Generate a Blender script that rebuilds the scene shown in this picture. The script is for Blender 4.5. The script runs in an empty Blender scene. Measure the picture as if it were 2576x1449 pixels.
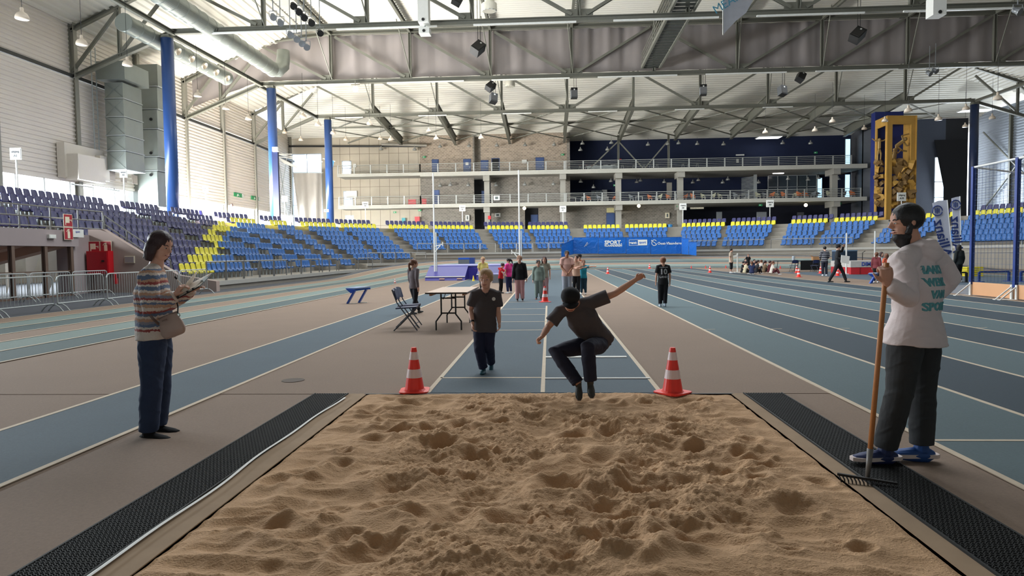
import bpy, math, random
import numpy as np
from mathutils import Vector, Matrix
random.seed(7)
V = Vector
C = bpy.context.scene.collection
# ---------------------------------------------------------------- camera
FPX, CX, CY, HC = 1700.0, 1288.0, 724.5, 1.45
eY = V(((1381-CX)/FPX, (638-CY)/FPX, 1)).normalized()
up = V((-0.010, -1, 0)); up -= eY*up.dot(eY); eZ = up.normalized()
eX = eY.cross(eZ)
CAM = V((0, 0, HC))
cam_d = bpy.data.cameras.new('camera'); cam = bpy.data.objects.new('camera', cam_d); C.objects.link(cam)
cam.matrix_world = Matrix(((eX.x, -eX.y, -eX.z, 0), (eY.x, -eY.y, -eY.z, 0), (eZ.x, -eZ.y, -eZ.z, HC), (0, 0, 0, 1)))
cam_d.sensor_width = 36; cam_d.lens = FPX/2576*36; cam_d.clip_end = 600
sc = bpy.context.scene; sc.camera = cam
vs = sc.view_settings; vs.view_transform = 'Standard'; vs.look = 'None'; vs.gamma = 1; vs.use_curve_mapping = False
vs.exposure = 0.55
def ray(u, v):
    p = V(((u-CX)/FPX, (v-CY)/FPX, 1)); return V((eX.dot(p), eY.dot(p), eZ.dot(p)))
def gp(u, v, z=0.0):            # photo point -> point on the level z
    r = ray(u, v); return CAM + r*((z-HC)/r.z)
def at(u, v, Y):                # photo point -> point at distance Y along the hall
    r = ray(u, v); return CAM + r*(Y/r.y)
def atx(u, v, X):
    r = ray(u, v); return CAM + r*(X/r.x)
# ---------------------------------------------------------------- world and light
w = bpy.data.worlds.new('sky'); sc.world = w; w.use_nodes = True
bg = w.node_tree.nodes['Background']; bg.inputs[0].default_value = (0.82, 0.91, 1.0, 1); bg.inputs[1].default_value = 3.0
def area(name, loc, target, sx, sy, power, col=(1, 1, 1)):
    d = bpy.data.lights.new(name, 'AREA'); d.shape = 'RECTANGLE'; d.size = sx; d.size_y = sy; d.energy = power; d.color = col
    o = bpy.data.objects.new(name, d); C.objects.link(o); o.location = loc
    o.rotation_euler = (V(target)-V(loc)).to_track_quat('-Z', 'Y').to_euler(); o['kind'] = 'helper'; return o
area('daylight_window_band', (-33.2, 52, 5.7), (0, 56, 4), 80, 2.6, 19000, (0.86, 0.94, 1))
area('daylight_on_ceiling', (-32.6, 60, 4.6), (0, 80, 19), 30, 2.0, 19000, (1, 0.96, 0.88))
area('overhead_fill_far', (6, 66, 16.6), (6, 66, 0), 40, 26, 5600, (0.88, 0.95, 1))  # added overhead fill for the far half, no skylight is built there
area('overhead_fill_near', (2, 26, 20), (2, 26, 0), 26, 10, 4500, (0.90, 0.95, 1))  # added fill light brightening the foreground floor and people, not an actual roof opening
area('daylight_right_window', (51.3, 89.0, 9), (46, 78, 8), 1.4, 7, 1400, (0.85, 0.93, 1))
# ---------------------------------------------------------------- materials
def sr(r, g, b, k=1.0):
    f = lambda x: (x/255/12.92 if x <= 10 else ((x/255+0.055)/1.055)**2.4)*k
    return (min(f(r), .95), min(f(g), .95), min(f(b), .95))
MATS = {}
def mat(name, col=None, rough=0.6, metal=0.0, var=0.12, scale=6.0, bump=0.0, emit=0.0, alpha=1.0, trans=0.0, coat=0.0, spec=0.5):
    if name in MATS: return MATS[name]
    m = bpy.data.materials.new(name); m.use_nodes = True; nt = m.node_tree; N = nt.nodes; L = nt.links
    b = N['Principled BSDF']; b.inputs['Roughness'].default_value = rough; b.inputs['Metallic'].default_value = metal
    b.inputs['Specular IOR Level'].default_value = spec
    tc = N.new('ShaderNodeTexCoord'); nz = N.new('ShaderNodeTexNoise'); nz.inputs['Scale'].default_value = scale; nz.inputs['Detail'].default_value = 5
    L.new(tc.outputs['Object'], nz.inputs['Vector'])
    mx = N.new('ShaderNodeMix'); mx.data_type = 'RGBA'
    mx.inputs[6].default_value = tuple(c*(1-var) for c in col)+(1,); mx.inputs[7].default_value = tuple(min(1, c*(1+var)) for c in col)+(1,)
    L.new(nz.outputs['Fac'], mx.inputs[0]); L.new(mx.outputs[2], b.inputs['Base Color'])
    if bump:
        bp = N.new('ShaderNodeBump'); bp.inputs['Strength'].default_value = bump; bp.inputs['Distance'].default_value = 0.02
        L.new(nz.outputs['Fac'], bp.inputs['Height']); L.new(bp.outputs[0], b.inputs['Normal'])
    if emit:
        b.inputs['Emission Color'].default_value = col+(1,); b.inputs['Emission Strength'].default_value = emit
    if alpha < 1: b.inputs['Alpha'].default_value = alpha
    if trans: b.inputs['Transmission Weight'].default_value = trans; b.inputs['IOR'].default_value = 1.02 if trans > .9 else 1.3
    if coat: b.inputs['Coat Weight'].default_value = coat
    MATS[name] = m; return m
def nodes_of(m): return m.node_tree, m.node_tree.nodes, m.node_tree.links, m.node_tree.nodes['Principled BSDF']
def brick_mat(name, c1, c2, cm, bw, bh):
    m = mat(name, c1); nt, N, L, b = nodes_of(m)
    tc = N.new('ShaderNodeTexCoord'); mp = N.new('ShaderNodeMapping'); mp.inputs['Rotation'].default_value = (math.pi/2, 0, 0)
    br = N.new('ShaderNodeTexBrick'); br.inputs['Scale'].default_value = 1
    br.inputs['Brick Width'].default_value = bw; br.inputs['Row Height'].default_value = bh; br.inputs['Mortar Size'].default_value = .02
    br.inputs['Color1'].default_value = c1+(1,); br.inputs['Color2'].default_value = c2+(1,); br.inputs['Mortar'].default_value = cm+(1,)
    L.new(tc.outputs['Object'], mp.inputs[0]); L.new(mp.outputs[0], br.inputs[0]); L.new(br.outputs[0], b.inputs['Base Color']); b.inputs['Roughness'].default_value = .9
    return m
# ---------------------------------------------------------------- mesh collecting
class MB:
    def __init__(s): s.v = []; s.f = []; s.mi = []; s.cur = 0
    def add(s, vs_, fs_):
        k = len(s.v); s.v += [tuple(p) for p in vs_]; s.f += [tuple(i+k for i in f) for f in fs_]; s.mi += [s.cur]*len(fs_); return s
    def box(s, a, b):
        x0, y0, z0 = (min(a[i], b[i]) for i in range(3)); x1, y1, z1 = (max(a[i], b[i]) for i in range(3))
        return s.add([(x0,y0,z0),(x1,y0,z0),(x1,y1,z0),(x0,y1,z0),(x0,y0,z1),(x1,y0,z1),(x1,y1,z1),(x0,y1,z1)],
                     [(0,3,2,1),(4,5,6,7),(0,1,5,4),(1,2,6,5),(2,3,7,6),(3,0,4,7)])
    def cbox(s, c, sz, rot=None):
        h = [x/2 for x in sz]; R = rot or Matrix.Identity(3)
        vs_ = [V(c)+R@V((sx*h[0], sy*h[1], sz_*h[2])) for sz_ in (-1, 1) for sx, sy in ((-1,-1),(1,-1),(1,1),(-1,1))]
        return s.add(vs_, [(0,3,2,1),(4,5,6,7),(0,1,5,4),(1,2,6,5),(2,3,7,6),(3,0,4,7)])
    def bar(s, p, q, w_, h_, upv=(0,0,1)):       # square bar from p to q
        p, q = V(p), V(q); d = (q-p); L_ = d.length; d.normalize(); u = V(upv)
        if abs(d.dot(u)) > .98: u = V((1, 0, 0))
        sx = d.cross(u).normalized(); uz = sx.cross(d)
        vs_ = [pt+sx*(a*w_/2)+uz*(b*h_/2) for pt in (p, q) for a, b in ((-1,-1),(1,-1),(1,1),(-1,1))]
        return s.add(vs_, [(3,2,1,0),(4,5,6,7),(0,1,5,4),(1,2,6,5),(2,3,7,6),(3,0,4,7)])
    def ibeam(s, p, q, w_, h_, t=.05, upv=(0,0,1)):
        p, q = V(p), V(q); d = (q-p).normalized(); u = V(upv)
        if abs(d.dot(u)) > .98: u = V((1, 0, 0))
        sx = d.cross(u).normalized(); uz = sx.cross(d)
        s.bar(p+uz*(h_/2-t/2), q+uz*(h_/2-t/2), w_, t, upv); s.bar(p-uz*(h_/2-t/2), q-uz*(h_/2-t/2), w_, t, upv)
        return s.bar(p, q, t, h_-2*t, upv)
    def tube(s, pts, r, n=8, side=None, cap=True):   # r: number, list of numbers or list of (a, b)
        pts = [V(p) for p in pts]; k = len(pts); rr = r if isinstance(r, (list, tuple)) else [r]*k
        rings = []; prev = V(side) if side is not None else None
        for i, p in enumerate(pts):
            d = (pts[min(i+1, k-1)]-pts[max(i-1, 0)])
            if d.length < 1e-9: d = V((0, 0, 1))
            d.normalize()
            if prev is None: prev = V((1, 0, 0)) if abs(d.x) < .8 else V((0, 1, 0))
            a = (prev-d*prev.dot(d))
            a = a.normalized() if a.length > 1e-6 else d.orthogonal().normalized()
            if side is None: prev = a
            b = d.cross(a); ra, rb = rr[i] if isinstance(rr[i], (tuple, list)) else (rr[i], rr[i])
            rings.append([p+a*(ra*math.cos(t*2*math.pi/n))+b*(rb*math.sin(t*2*math.pi/n)) for t in range(n)])
        vs_ = [p for rg in rings for p in rg]
        fs_ = [(i*n+j, i*n+(j+1)%n, (i+1)*n+(j+1)%n, (i+1)*n+j) for i in range(k-1) for j in range(n)]
        if cap: fs_ += [tuple(range(n-1, -1, -1)), tuple((k-1)*n+j for j in range(n))]
        return s.add(vs_, fs_)
    def ell(s, c, r, R=None, n=10, m=7):
        c = V(c); r = r if isinstance(r, (tuple, list)) else (r, r, r); R = R or Matrix.Identity(3)
        vs_ = [c+R@V((0, 0, r[2]))]
        for i in range(1, m):
            t = math.pi*i/m
            vs_ += [c+R@V((r[0]*math.sin(t)*math.cos(2*math.pi*j/n), r[1]*math.sin(t)*math.sin(2*math.pi*j/n), r[2]*math.cos(t))) for j in range(n)]
        vs_.append(c+R@V((0, 0, -r[2]))); q = len(vs_)-1
        fs_ = [(0, 1+j, 1+(j+1)%n) for j in range(n)]
        fs_ += [(1+i*n+j, 1+(i+1)*n+j, 1+(i+1)*n+(j+1)%n, 1+i*n+(j+1)%n) for i in range(m-2) for j in range(n)]
        fs_ += [(q, 1+(m-2)*n+(j+1)%n, 1+(m-2)*n+j) for j in range(n)]
        return s.add(vs_, fs_)
    def lathe(s, c, prof, n=12, ax=None):       # prof: (r, z) from the bottom up
        c = V(c); k = len(prof)
        R = Matrix.Identity(3) if ax is None else V(ax).to_track_quat('Z', 'Y').to_matrix()
        vs_ = [c+R@V((r*math.cos(2*math.pi*j/n), r*math.sin(2*math.pi*j/n), z)) for r, z in prof for j in range(n)]
        fs_ = [(i*n+j, i*n+(j+1)%n, (i+1)*n+(j+1)%n, (i+1)*n+j) for i in range(k-1) for j in range(n)]
        fs_ += [tuple(range(n-1, -1, -1)), tuple((k-1)*n+j for j in range(n))]
        return s.add(vs_, fs_)
    def prism(s, poly, d):                       # poly: planar 3-D points, extruded by the vector d
        n = len(poly); P = [V(p) for p in poly]; d = V(d)
        return s.add(P+[p+d for p in P], [tuple(range(n-1, -1, -1)), tuple(range(n, 2*n))]+[(i, (i+1)%n, n+(i+1)%n, n+i) for i in range(n)])
    def quad(s, *p): return s.add(p, [tuple(range(len(p)))])
    def build(s, name, m, parent=None, loc=None, smooth=False, **kw):
        me = bpy.data.meshes.new(name); loc = V(loc) if loc is not None else None
        org = loc if loc is not None else V((0, 0, 0))
        if parent is not None and loc is None: org = V(parent.get('org', (0, 0, 0)))
        me.from_pydata([(p[0]-org.x, p[1]-org.y, p[2]-org.z) for p in s.v], [], s.f)
        for x in (m if isinstance(m, (list, tuple)) else [m]): me.materials.append(x)
        if any(s.mi): me.polygons.foreach_set('material_index', s.mi)
        if smooth: me.polygons.foreach_set('use_smooth', [True]*len(me.polygons))
        me.update()
        o = bpy.data.objects.new(name, me); C.objects.link(o)
        if parent is not None: o.parent = parent; o['org'] = tuple(org)
        if parent is None: o.location = org; o['org'] = tuple(org)
        elif loc is not None: o.location = org-V(parent.get('org', (0, 0, 0)))
        for k_, v_ in kw.items(): o[k_] = v_
        return o
def thing(name, label, cat, loc=(0, 0, 0), group=None):
    o = bpy.data.objects.new(name, None); C.objects.link(o); o.location = loc; o['org'] = tuple(loc); o.empty_display_size = .1
    o['label'] = label; o['category'] = cat
    if group: o['group'] = group
    return o
def struct_root(name, loc=(0, 0, 0)):
    o = bpy.data.objects.new(name, None); C.objects.link(o); o['org'] = tuple(loc); o.location = loc; o['kind'] = 'structure'; return o
def tag(o, label, cat, group=None):
    o['label'] = label; o['category'] = cat
    if group: o['group'] = group
    return o
def dup(root, loc=None, rotz=None, label=None, group=None):
    r = root.copy(); C.objects.link(r)
    if loc is not None: r.location = loc
    if rotz is not None: r.rotation_euler = (0, 0, rotz)
    if label: r['label'] = label
    if group: r['group'] = group
    for ch in root.children:
        c = ch.copy(); C.objects.link(c); c.parent = r
        for g_ in ch.children:
            d = g_.copy(); C.objects.link(d); d.parent = c
    return r
def text(s_, size, m, M4, parent=None, name='lettering', ext=.002, sx=1.0, bold=.0, org=None):
    cu = bpy.data.curves.new('t', 'FONT'); cu.body = s_; cu.size = size; cu.align_x = 'CENTER'; cu.align_y = 'CENTER'; cu.extrude = ext; cu.offset = bold; cu.resolution_u = 2
    t = bpy.data.objects.new('t', cu); C.objects.link(t)
    me = bpy.data.meshes.new_from_object(t.evaluated_get(bpy.context.evaluated_depsgraph_get())) if False else None
    bpy.context.view_layer.update()
    dg = bpy.context.evaluated_depsgraph_get(); me = bpy.data.meshes.new_from_object(t.evaluated_get(dg), depsgraph=dg)
    bpy.data.objects.remove(t); og = V(parent.get('org', (0, 0, 0))) if parent is not None else V((0, 0, 0))
    T = Matrix.Translation(-og) @ M4 @ Matrix.Diagonal((sx, 1, 1, 1)); me.transform(T); me.materials.clear(); me.materials.append(m)
    o = bpy.data.objects.new(name, me); C.objects.link(o)
    if parent is not None: o.parent = parent; o['org'] = tuple(og)
    return o
def frame(pos, right, upv):      # matrix whose x, y, z are right, up and towards the reader
    r = V(right).normalized(); u = V(upv); u = (u-r*u.dot(r)).normalized(); n = r.cross(u)
    return Matrix(((r.x, u.x, n.x, pos[0]), (r.y, u.y, n.y, pos[1]), (r.z, u.z, n.z, pos[2]), (0, 0, 0, 1)))
# shared materials
STEEL = mat('grey_steel', sr(118, 118, 108), .5, .1, .1)
GALV = mat('galvanised_metal', sr(178, 184, 184), .35, .3, .08)
CONC = mat('concrete', sr(150, 145, 135), .9, 0, .2, 1.5, .1)
CONCL = mat('pale_concrete', sr(205, 196, 178), .9, 0, .22, .6, .1)
WHITE = mat('white_paint', sr(225, 225, 220), .5, 0, .04)
BLACK = mat('black_plastic', sr(22, 23, 24), .45, 0, .2)
RAIL = mat('grey_rail_paint', sr(178, 180, 176), .4, .3, .05)
BLUEP = mat('blue_column_paint', sr(44, 76, 134), .32, 0, .06, 2)
REDP = mat('red_paint', sr(190, 24, 34), .4, 0, .05)
# ================================================================ FLOOR
BROWN = mat('brown_track_rubber', sr(139, 118, 101), .85, 0, .07, 1.2, .0)
def speckle(m, amt=.35, scale=220):
    nt, N, L, b = nodes_of(m); tc = N.new('ShaderNodeTexCoord'); nz = N.new('ShaderNodeTexNoise'); nz.inputs['Scale'].default_value = scale; nz.inputs['Detail'].default_value = 2
    bp = N.new('ShaderNodeBump'); bp.inputs['Strength'].default_value = amt; bp.inputs['Distance'].default_value = .004
    L.new(tc.outputs['Object'], nz.inputs['Vector']); L.new(nz.outputs['Fac'], bp.inputs['Height']); L.new(bp.outputs[0], b.inputs['Normal'])
    src = b.inputs['Base Color'].links[0].from_socket; mu = N.new('ShaderNodeMix'); mu.data_type = 'RGBA'; mu.blend_type = 'MULTIPLY'; mu.inputs[0].default_value = 1
    cr = N.new('ShaderNodeValToRGB'); cr.color_ramp.elements[0].position = .35; cr.color_ramp.elements[0].color = (.82, .82, .82, 1); cr.color_ramp.elements[1].position = .7; cr.color_ramp.elements[1].color = (1.06, 1.06, 1.06, 1)
    n3 = N.new('ShaderNodeTexNoise'); n3.inputs['Scale'].default_value = 45; n3.inputs['Detail'].default_value = 6; n3.inputs['Roughness'].default_value = .8
    L.new(tc.outputs['Object'], n3.inputs['Vector']); L.new(n3.outputs['Fac'], cr.inputs[0]); L.new(src, mu.inputs[6]); L.new(cr.outputs[0], mu.inputs[7]); L.new(mu.outputs[2], b.inputs['Base Color']); return m
speckle(BROWN)
RUNB = speckle(mat('slate_blue_track', sr(77, 93, 103), .8, 0, .08, 1.5))
TLT = speckle(mat('light_teal_track', sr(83, 102, 107), .8, 0, .05, 1))
TDK = speckle(mat('dark_teal_track', sr(44, 61, 73), .8, 0, .05, 1))
GLT = speckle(mat('light_green_track', sr(118, 134, 128), .8, 0, .05, 1))
GDK = speckle(mat('dark_green_track', sr(81, 97, 97), .8, 0, .05, 1))
APRON = speckle(mat('grey_apron', sr(76, 79, 86), .85, 0, .08, 1))
LINE = mat('cream_line_paint', sr(201, 184, 160), .7, 0, .12, 9)
floor = struct_root('floor')
b = MB(); YP = 6.96
b.box((-60, YP, -.4), (75, 125, 0)); b.box((-60, -8, -.4), (-1.93, YP, -.004)); b.box((1.84, -8, -.4), (75, YP, -.004))
b.box((-60, -8, -.8), (75, 125, -.41)); b.build('track_base', BROWN, floor)
def strip(x0, x1, y0, y1, m, name='track_lane', z=.004):
    MB().box((x0, y0, .0005), (x1, y1, z)).build(name, m, floor)
TX = [2.85+1.22*i for i in range(9)]
strip(-1.29, 1.135, YP+.02, 61.5, RUNB, 'runway')
strip(-4.69, -3.54, -4, 58, RUNB, 'side_runway')
for i in range(8): strip(TX[i], TX[i+1], -4, 60.5, TLT if i % 2 == 0 else TDK)
strip(15.2, 26.5, 21, 46, mat('high_jump_fan', sr(76, 92, 106), .85, 0, .06), 'jump_apron')
strip(-33, -13.75, -4, 60, APRON, 'apron')
mk = MB()
def ln(x0, y0, x1, y1, w_=.05, z=.0065):
    d = V((x1-x0, y1-y0, 0)).normalized(); n = V((-d.y, d.x, 0))*w_/2; a, c_ = V((x0, y0, .0)), V((x1, y1, .0))
    mk.prism([a+n, a-n, c_-n, c_+n], (0, 0, z))
for x in (-1.29, 1.135): ln(x, YP+.02, x, 61)
for x in (-4.69, -3.54): ln(x, -4, x, 58)
for x in TX: ln(x, -4, x, 60.5)
for v in (831, 810, 792.2, 777.6, 760.5): y = gp(1300, v).y; ln(-1.29, y, -.08, y, .06)
y0 = gp(1360, 988).y; ln(-.08, gp(1372, 770).y, -.08, y0, .045)
ln(-1.29, gp(1300, 951).y, -.1, gp(1300, 951).y, .05)
ln(2.85, gp(2366, 1109).y, 6, gp(2366, 1109).y, .04)
for x in TX[:5]: yy = gp(1790, 829).y; ln(x, yy, x+.22, yy, .03)
mk.build('lane_markings', LINE, floor)
b = MB()      # take-off boards with white strips
for v0, x0, x1, ww in ((953, -.06, 1.14, .045), (899, -.06, 1.06, .10)):
    y = gp(1500, v0).y; o = MB().box((x0, y-ww/2, .0), (x1, y+ww/2, .012)).build('takeoff_board', mat('board_white', sr(232, 230, 222), .5), floor)
    MB().box((x0, y-ww/2-.03, 0), (x1, y-ww/2, .008)).build('board_edge', BLACK, floor)
MB().lathe(tuple(gp(737, 957)), [(.13, 0), (.13, .005)], 20).build('floor_cover', mat('brown_cover', sr(96, 84, 74), .8), floor)
# oval: outer path of the track = foot of the stand wall
def outer_path(n=90, far=.0):
    return None
def ovl(cx, cy, ax, by, s, ystart=-4.0, p=2.0):    # s metres-like parameter: list of points from left straight over the far bend to the right straight
    pts = []
    for i in range(int((cy-ystart)/1.5)): pts.append((cx-ax, ystart+i*1.5))
    for i in range(81):
        t = math.pi*(1-i/80); pts.append((cx+ax*math.copysign(abs(math.cos(t))**(2/p), math.cos(t)), cy+by*abs(math.sin(t))**(2/p)))
    for i in range(1, int((cy-ystart)/1.5)): pts.append((cx+ax, cy-i*1.5))
    return [V((x, y, 0)) for x, y in pts]
def offset(pts, d):     # towards the inside (right hand of travel)
    out = []
    for i, p in enumerate(pts):
        t = (pts[min(i+1, len(pts)-1)]-pts[max(i-1, 0)]).normalized(); out.append(p+V((t.y, -t.x, 0))*d)
    return out
WALLP = ovl(7.15, 46, 21.35, 22.5, None)
def bank(y): t = min(max((y-40)/24, 0), 1); return 1.02*t*t*(3-2*t)
def ring(d0, d1, m, name='track_lane', lift=.006, j0=0, j1=None):
    A, B = offset(WALLP, d0), offset(WALLP, d1); b = MB(); n = len(A); j1 = j1 or n
    def zz(p, d): return bank(p.y)*max(0, 1-d/6.6)+lift
    vs_ = [V((p.x, p.y, zz(WALLP[i], d0))) for i, p in enumerate(A)]+[V((p.x, p.y, zz(WALLP[i], d1))) for i, p in enumerate(B)]
    b.add(vs_, [(i, i+1, n+i+1, n+i) for i in range(j0, j1-1)]); return b.build(name, m, floor)
ring(0, .62, APRON, 'banked_edge')
lanec = [BROWN, GLT, GDK, BROWN, GLT, GDK]
for i, m in enumerate(lanec): ring(.62+.965*i, .62+.965*(i+1), m)
for i in range(7): ring(.62+.965*i-.03, .62+.965*i+.03, LINE, 'lane_line', .012)
# ================================================================ SAND PIT
def vnoise(X, Y, s, seed):
    r = np.random.RandomState(seed); T = r.rand(256, 256); x = X*s; y = Y*s
    xi = np.floor(x).astype(int); yi = np.floor(y).astype(int); fx = x-xi; fy = y-yi; fx = fx*fx*(3-2*fx); fy = fy*fy*(3-2*fy)
    g_ = lambda a, b_: T[a % 256, b_ % 256]
    return (g_(xi, yi)*(1-fx)+g_(xi+1, yi)*fx)*(1-fy)+(g_(xi, yi+1)*(1-fx)+g_(xi+1, yi+1)*fx)*fy-.5
def grid_mesh(name, xs, ys, Zf):
    X, Y = np.meshgrid(xs, ys); Z = Zf(X, Y); nx, ny = len(xs), len(ys)
    me = bpy.data.meshes.new(name); co = np.stack([X, Y, Z], -1).reshape(-1, 3)
    idx = np.arange(nx*ny).reshape(ny, nx); q = np.stack([idx[:-1, :-1], idx[:-1, 1:], idx[1:, 1:], idx[1:, :-1]], -1).reshape(-1, 4)
    me.vertices.add(len(co)); me.vertices.foreach_set('co', co.ravel()); me.loops.add(q.size); me.loops.foreach_set('vertex_index', q.ravel().astype(np.int32))
    me.polygons.add(len(q)); me.polygons.foreach_set('loop_start', np.arange(0, q.size, 4, dtype=np.int32)); me.polygons.foreach_set('loop_total', np.full(len(q), 4, dtype=np.int32))
    me.update(calc_edges=True); me.polygons.foreach_set('use_smooth', [True]*len(q)); return me
rs = np.random.RandomState(5)
pits = []
for u, v, r_, dp in ((1345,1060,.09,.05),(1445,1100,.12,.09),(1527,1095,.10,.09),(1098,1125,.16,.07),(1205,1150,.15,.08),(1405,1230,.14,.10),(1180,1205,.08,.05),(1000,1225,.13,.07),
                     (1255,1075,.08,.06),(1560,1370,.17,.09),(1640,1230,.2,.08),(1110,1310,.16,.05),(930,1390,.14,.05),(1290,1320,.13,.05),(1150,1080,.12,.04),(1610,1185,.14,.06),(1840,1320,.14,.05),(1770,1360,.2,.06),(1450,1390,.15,.05),(1720,1040,.1,.04)):
    p = gp(u, v); pits.append((p.x, p.y, r_, dp))
for i in range(260): pits.append((rs.uniform(-1.8, 1.75), rs.uniform(1.4, 6.85), rs.uniform(.05, .13), rs.uniform(.015, .05)))
def sandz(X, Y):
    edge = np.minimum(np.minimum(X+1.93, 1.84-X), 6.96-Y); e = np.clip(edge/.35, 0, 1)
    mid = np.clip(1-((X-.15)/1.55)**4, 0, 1)                       # churned middle, smoother ripples at the sides
    wx = X+.12*vnoise(X, Y, 2.2, 1); wy = Y+.12*vnoise(X, Y, 2.0, 2)
    Z = .11*vnoise(wx, wy*1.5, 2.4, 3)*mid
    rip = 1-2*np.abs(vnoise(wx*.55, wy*1.5, 4.2, 4)); Z += .05*(rip-.6)*(.25+.75*(1-mid))
    rip2 = 1-2*np.abs(vnoise(wx, wy*1.6, 7, 6)); Z += .020*(rip2-.6)
    cl = np.clip(vnoise(X, Y, 3.0, 7)*2.4+.62, .12, 1)*(.15+.85*mid)
    Z += cl*(.034*np.abs(vnoise(X, Y, 17, 8))+.036*np.abs(vnoise(X, Y, 33, 9))+.030*np.abs(vnoise(X, Y, 55, 10)))
    Z += .003*vnoise(X, Y, 60, 11)
    for px, py, r_, dp in pits:
        m = (np.abs(X-px) < 2.6*r_) & (np.abs(Y-py) < 2.6*r_)
        d = np.sqrt((X[m]-px)**2+((Y[m]-py)*1.25)**2)/r_; d = d*(1+.5*vnoise(X[m], Y[m], 9, 12))
        Z[m] += -dp*np.exp(-d**2*1.6)+.42*dp*np.exp(-(d-1.35)**2*5)
    ramp = np.clip(edge/.05, 0, 1)
    return (Z*.95+.015)*(.25+.75*e)*1.0-.03+.012*ramp+.012*(1-e)
SAND = mat('sand', sr(196, 158, 120), .95, 0, .2, 3); nt, N, L, bs = nodes_of(SAND)
tc = N.new('ShaderNodeTexCoord'); n1 = N.new('ShaderNodeTexNoise'); n1.inputs['Scale'].default_value = 85; n1.inputs['Detail'].default_value = 7
bp = N.new('ShaderNodeBump'); bp.inputs['Strength'].default_value = .95; bp.inputs['Distance'].default_value = .011
L.new(tc.outputs['Object'], n1.inputs['Vector']); L.new(n1.outputs['Fac'], bp.inputs['Height']); L.new(bp.outputs[0], bs.inputs['Normal'])
ys = [1.2]
while ys[-1] < 6.955: ys.append(ys[-1]+.0062+.0016*(ys[-1]-1.2))
ys[-1] = 6.955
me = grid_mesh('sand', np.arange(-1.925, 1.8351, .0082), np.array(ys), sandz); me.materials.append(SAND)
sand = bpy.data.objects.new('sand', me); C.objects.link(sand); sand['kind'] = 'stuff'; tag(sand, 'churned beige sand filling the long jump pit', 'sand')
CURB = mat('sandy_concrete', sr(160, 136, 110), .95, 0, .16, 5, .15)
pit = struct_root('trim_1')
MB().box((-2.13, -6, -.5), (-1.93, YP, .002)).build('pit_curb', CURB, pit)
MB().box((1.84, -6, -.5), (1.965, YP, .002)).build('pit_curb', CURB, pit)
MB().box((-1.95, YP-.03, -.5), (1.86, YP, .003)).build('rubber_edge', BLACK, pit)
MB().box((-1.94, -.5, -.5), (1.85, 1.25, -.03)).build('pit_sand_base', SAND, pit)
# ================================================================ rubber mats beside the pit
RUB = mat('black_rubber', sr(19, 21, 20), .7, 0, .3, 8)
def rubber_mat(x0, x1, label):
    o = thing('rubber_mat', label, 'mat', ((x0+x1)/2, 4, 0)); og = V(o['org'])
    MB().box((x0, .9, .0), (x1, YP-.02, .006)).build('mat_base', mat('black_rubber_base', sr(12, 14, 13), .8), o)
    b = MB(); s_ = .0245; nx = int((x1-x0)/s_); s_ = (x1-x0)/nx; ny = int((YP-.03-1.3)/s_)
    for j in range(ny):
        for i in range(nx):
            cx_ = x0+s_*(i+.5)+(s_*.25 if j % 2 else -s_*.25)*.8; cy_ = 1.3+s_*(j+.5); r1, r2 = s_*.60, s_*.40
            if cx_+r1 > x1 or cx_-r1 < x0: r1 = min(x1-cx_, cx_-x0); r2 = r1*.66
            O = [(cx_+r1*math.cos(a), cy_+r1*math.sin(a)) for a in (0, 1.5708, 3.1416, 4.7124)]
            I = [(cx_+r2*math.cos(a), cy_+r2*math.sin(a)) for a in (0, 1.5708, 3.1416, 4.7124)]
            b.add([(x, y, .013) for x, y in O]+[(x, y, .013) for x, y in I]+[(x, y, .005) for x, y in I],
                  [(k, (k+1) % 4, 4+(k+1) % 4, 4+k) for k in range(4)]+[(4+k, 4+(k+1) % 4, 8+(k+1) % 4, 8+k) for k in range(4)])
    b.build('rubber_lattice', RUB, o, kind='stuff')
    for xx in (x0, x1): MB().box((xx-.006, .9, 0), (xx+.006, YP-.02, .014)).build('rim', RUB, o)
rubber_mat(-2.475, -2.125, 'long black rubber ring mat left of the sand pit, beside the woman')
rubber_mat(1.965, 2.345, 'long black rubber ring mat right of the sand pit, under the rake')
tp = [V((-2.105+.012*math.sin(y*2.1)+.010*math.sin(y*5), y, .017)) for y in np.arange(1.3, 6.75, .12)]
tag(MB().tube(tp, [(.011, .002)]*len(tp), 6, side=(1, 0, 0)).build('measuring_tape', WHITE), 'white measuring tape laid along the left mat edge', 'tape')
# ================================================================ ROOF AND STEEL
XL, XR = -26.6, 46.0
TY = [32.6, 47.0, 61.7, 76.4]
NX = [-27+7.3*k for k in range(11)]
DECK = mat('cream_corrugated_steel', sr(232, 229, 218), .55, .0, .05, .5)
roof = struct_root('ceiling')
def wallx(y): return -33.7 if y < 76.4 else -33.7-(y-76.4)*1.7/15.6
def deck(name, rows):    # rows: list of (P, Q) end points of successive ridge/valley lines
    b = MB(); vs_ = []; fs_ = []
    for p, q in rows: vs_ += [p, q]
    for i in range(len(rows)-1): fs_.append((2*i, 2*i+1, 2*i+3, 2*i+2))
    b.add(vs_, fs_); return b.build(name, DECK, roof)
def corr(k): return (0, 0, .09, .09)[k % 4]
rows = []; y = 14.0; k = 0
while y < 76.4: rows.append((V((-22, y, 22.05+corr(k))), V((41.5, y, 22.05+corr(k))))); y += (.13, .05, .13, .05)[k % 4]*1.3; k += 1
deck('roof_deck', rows)
rows = []; y = 76.4
while y < 98.2:
    z = 22.05-(y-76.4)*.285 if y < 92.2 else 17.55+(92.2-y)*.03
    rows.append((V((-36, y, z+corr(k))), V((58, y, z+corr(k))))); y += (.13, .05, .13, .05)[k % 4]*1.3; k += 1
deck('roof_deck', rows)
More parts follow.
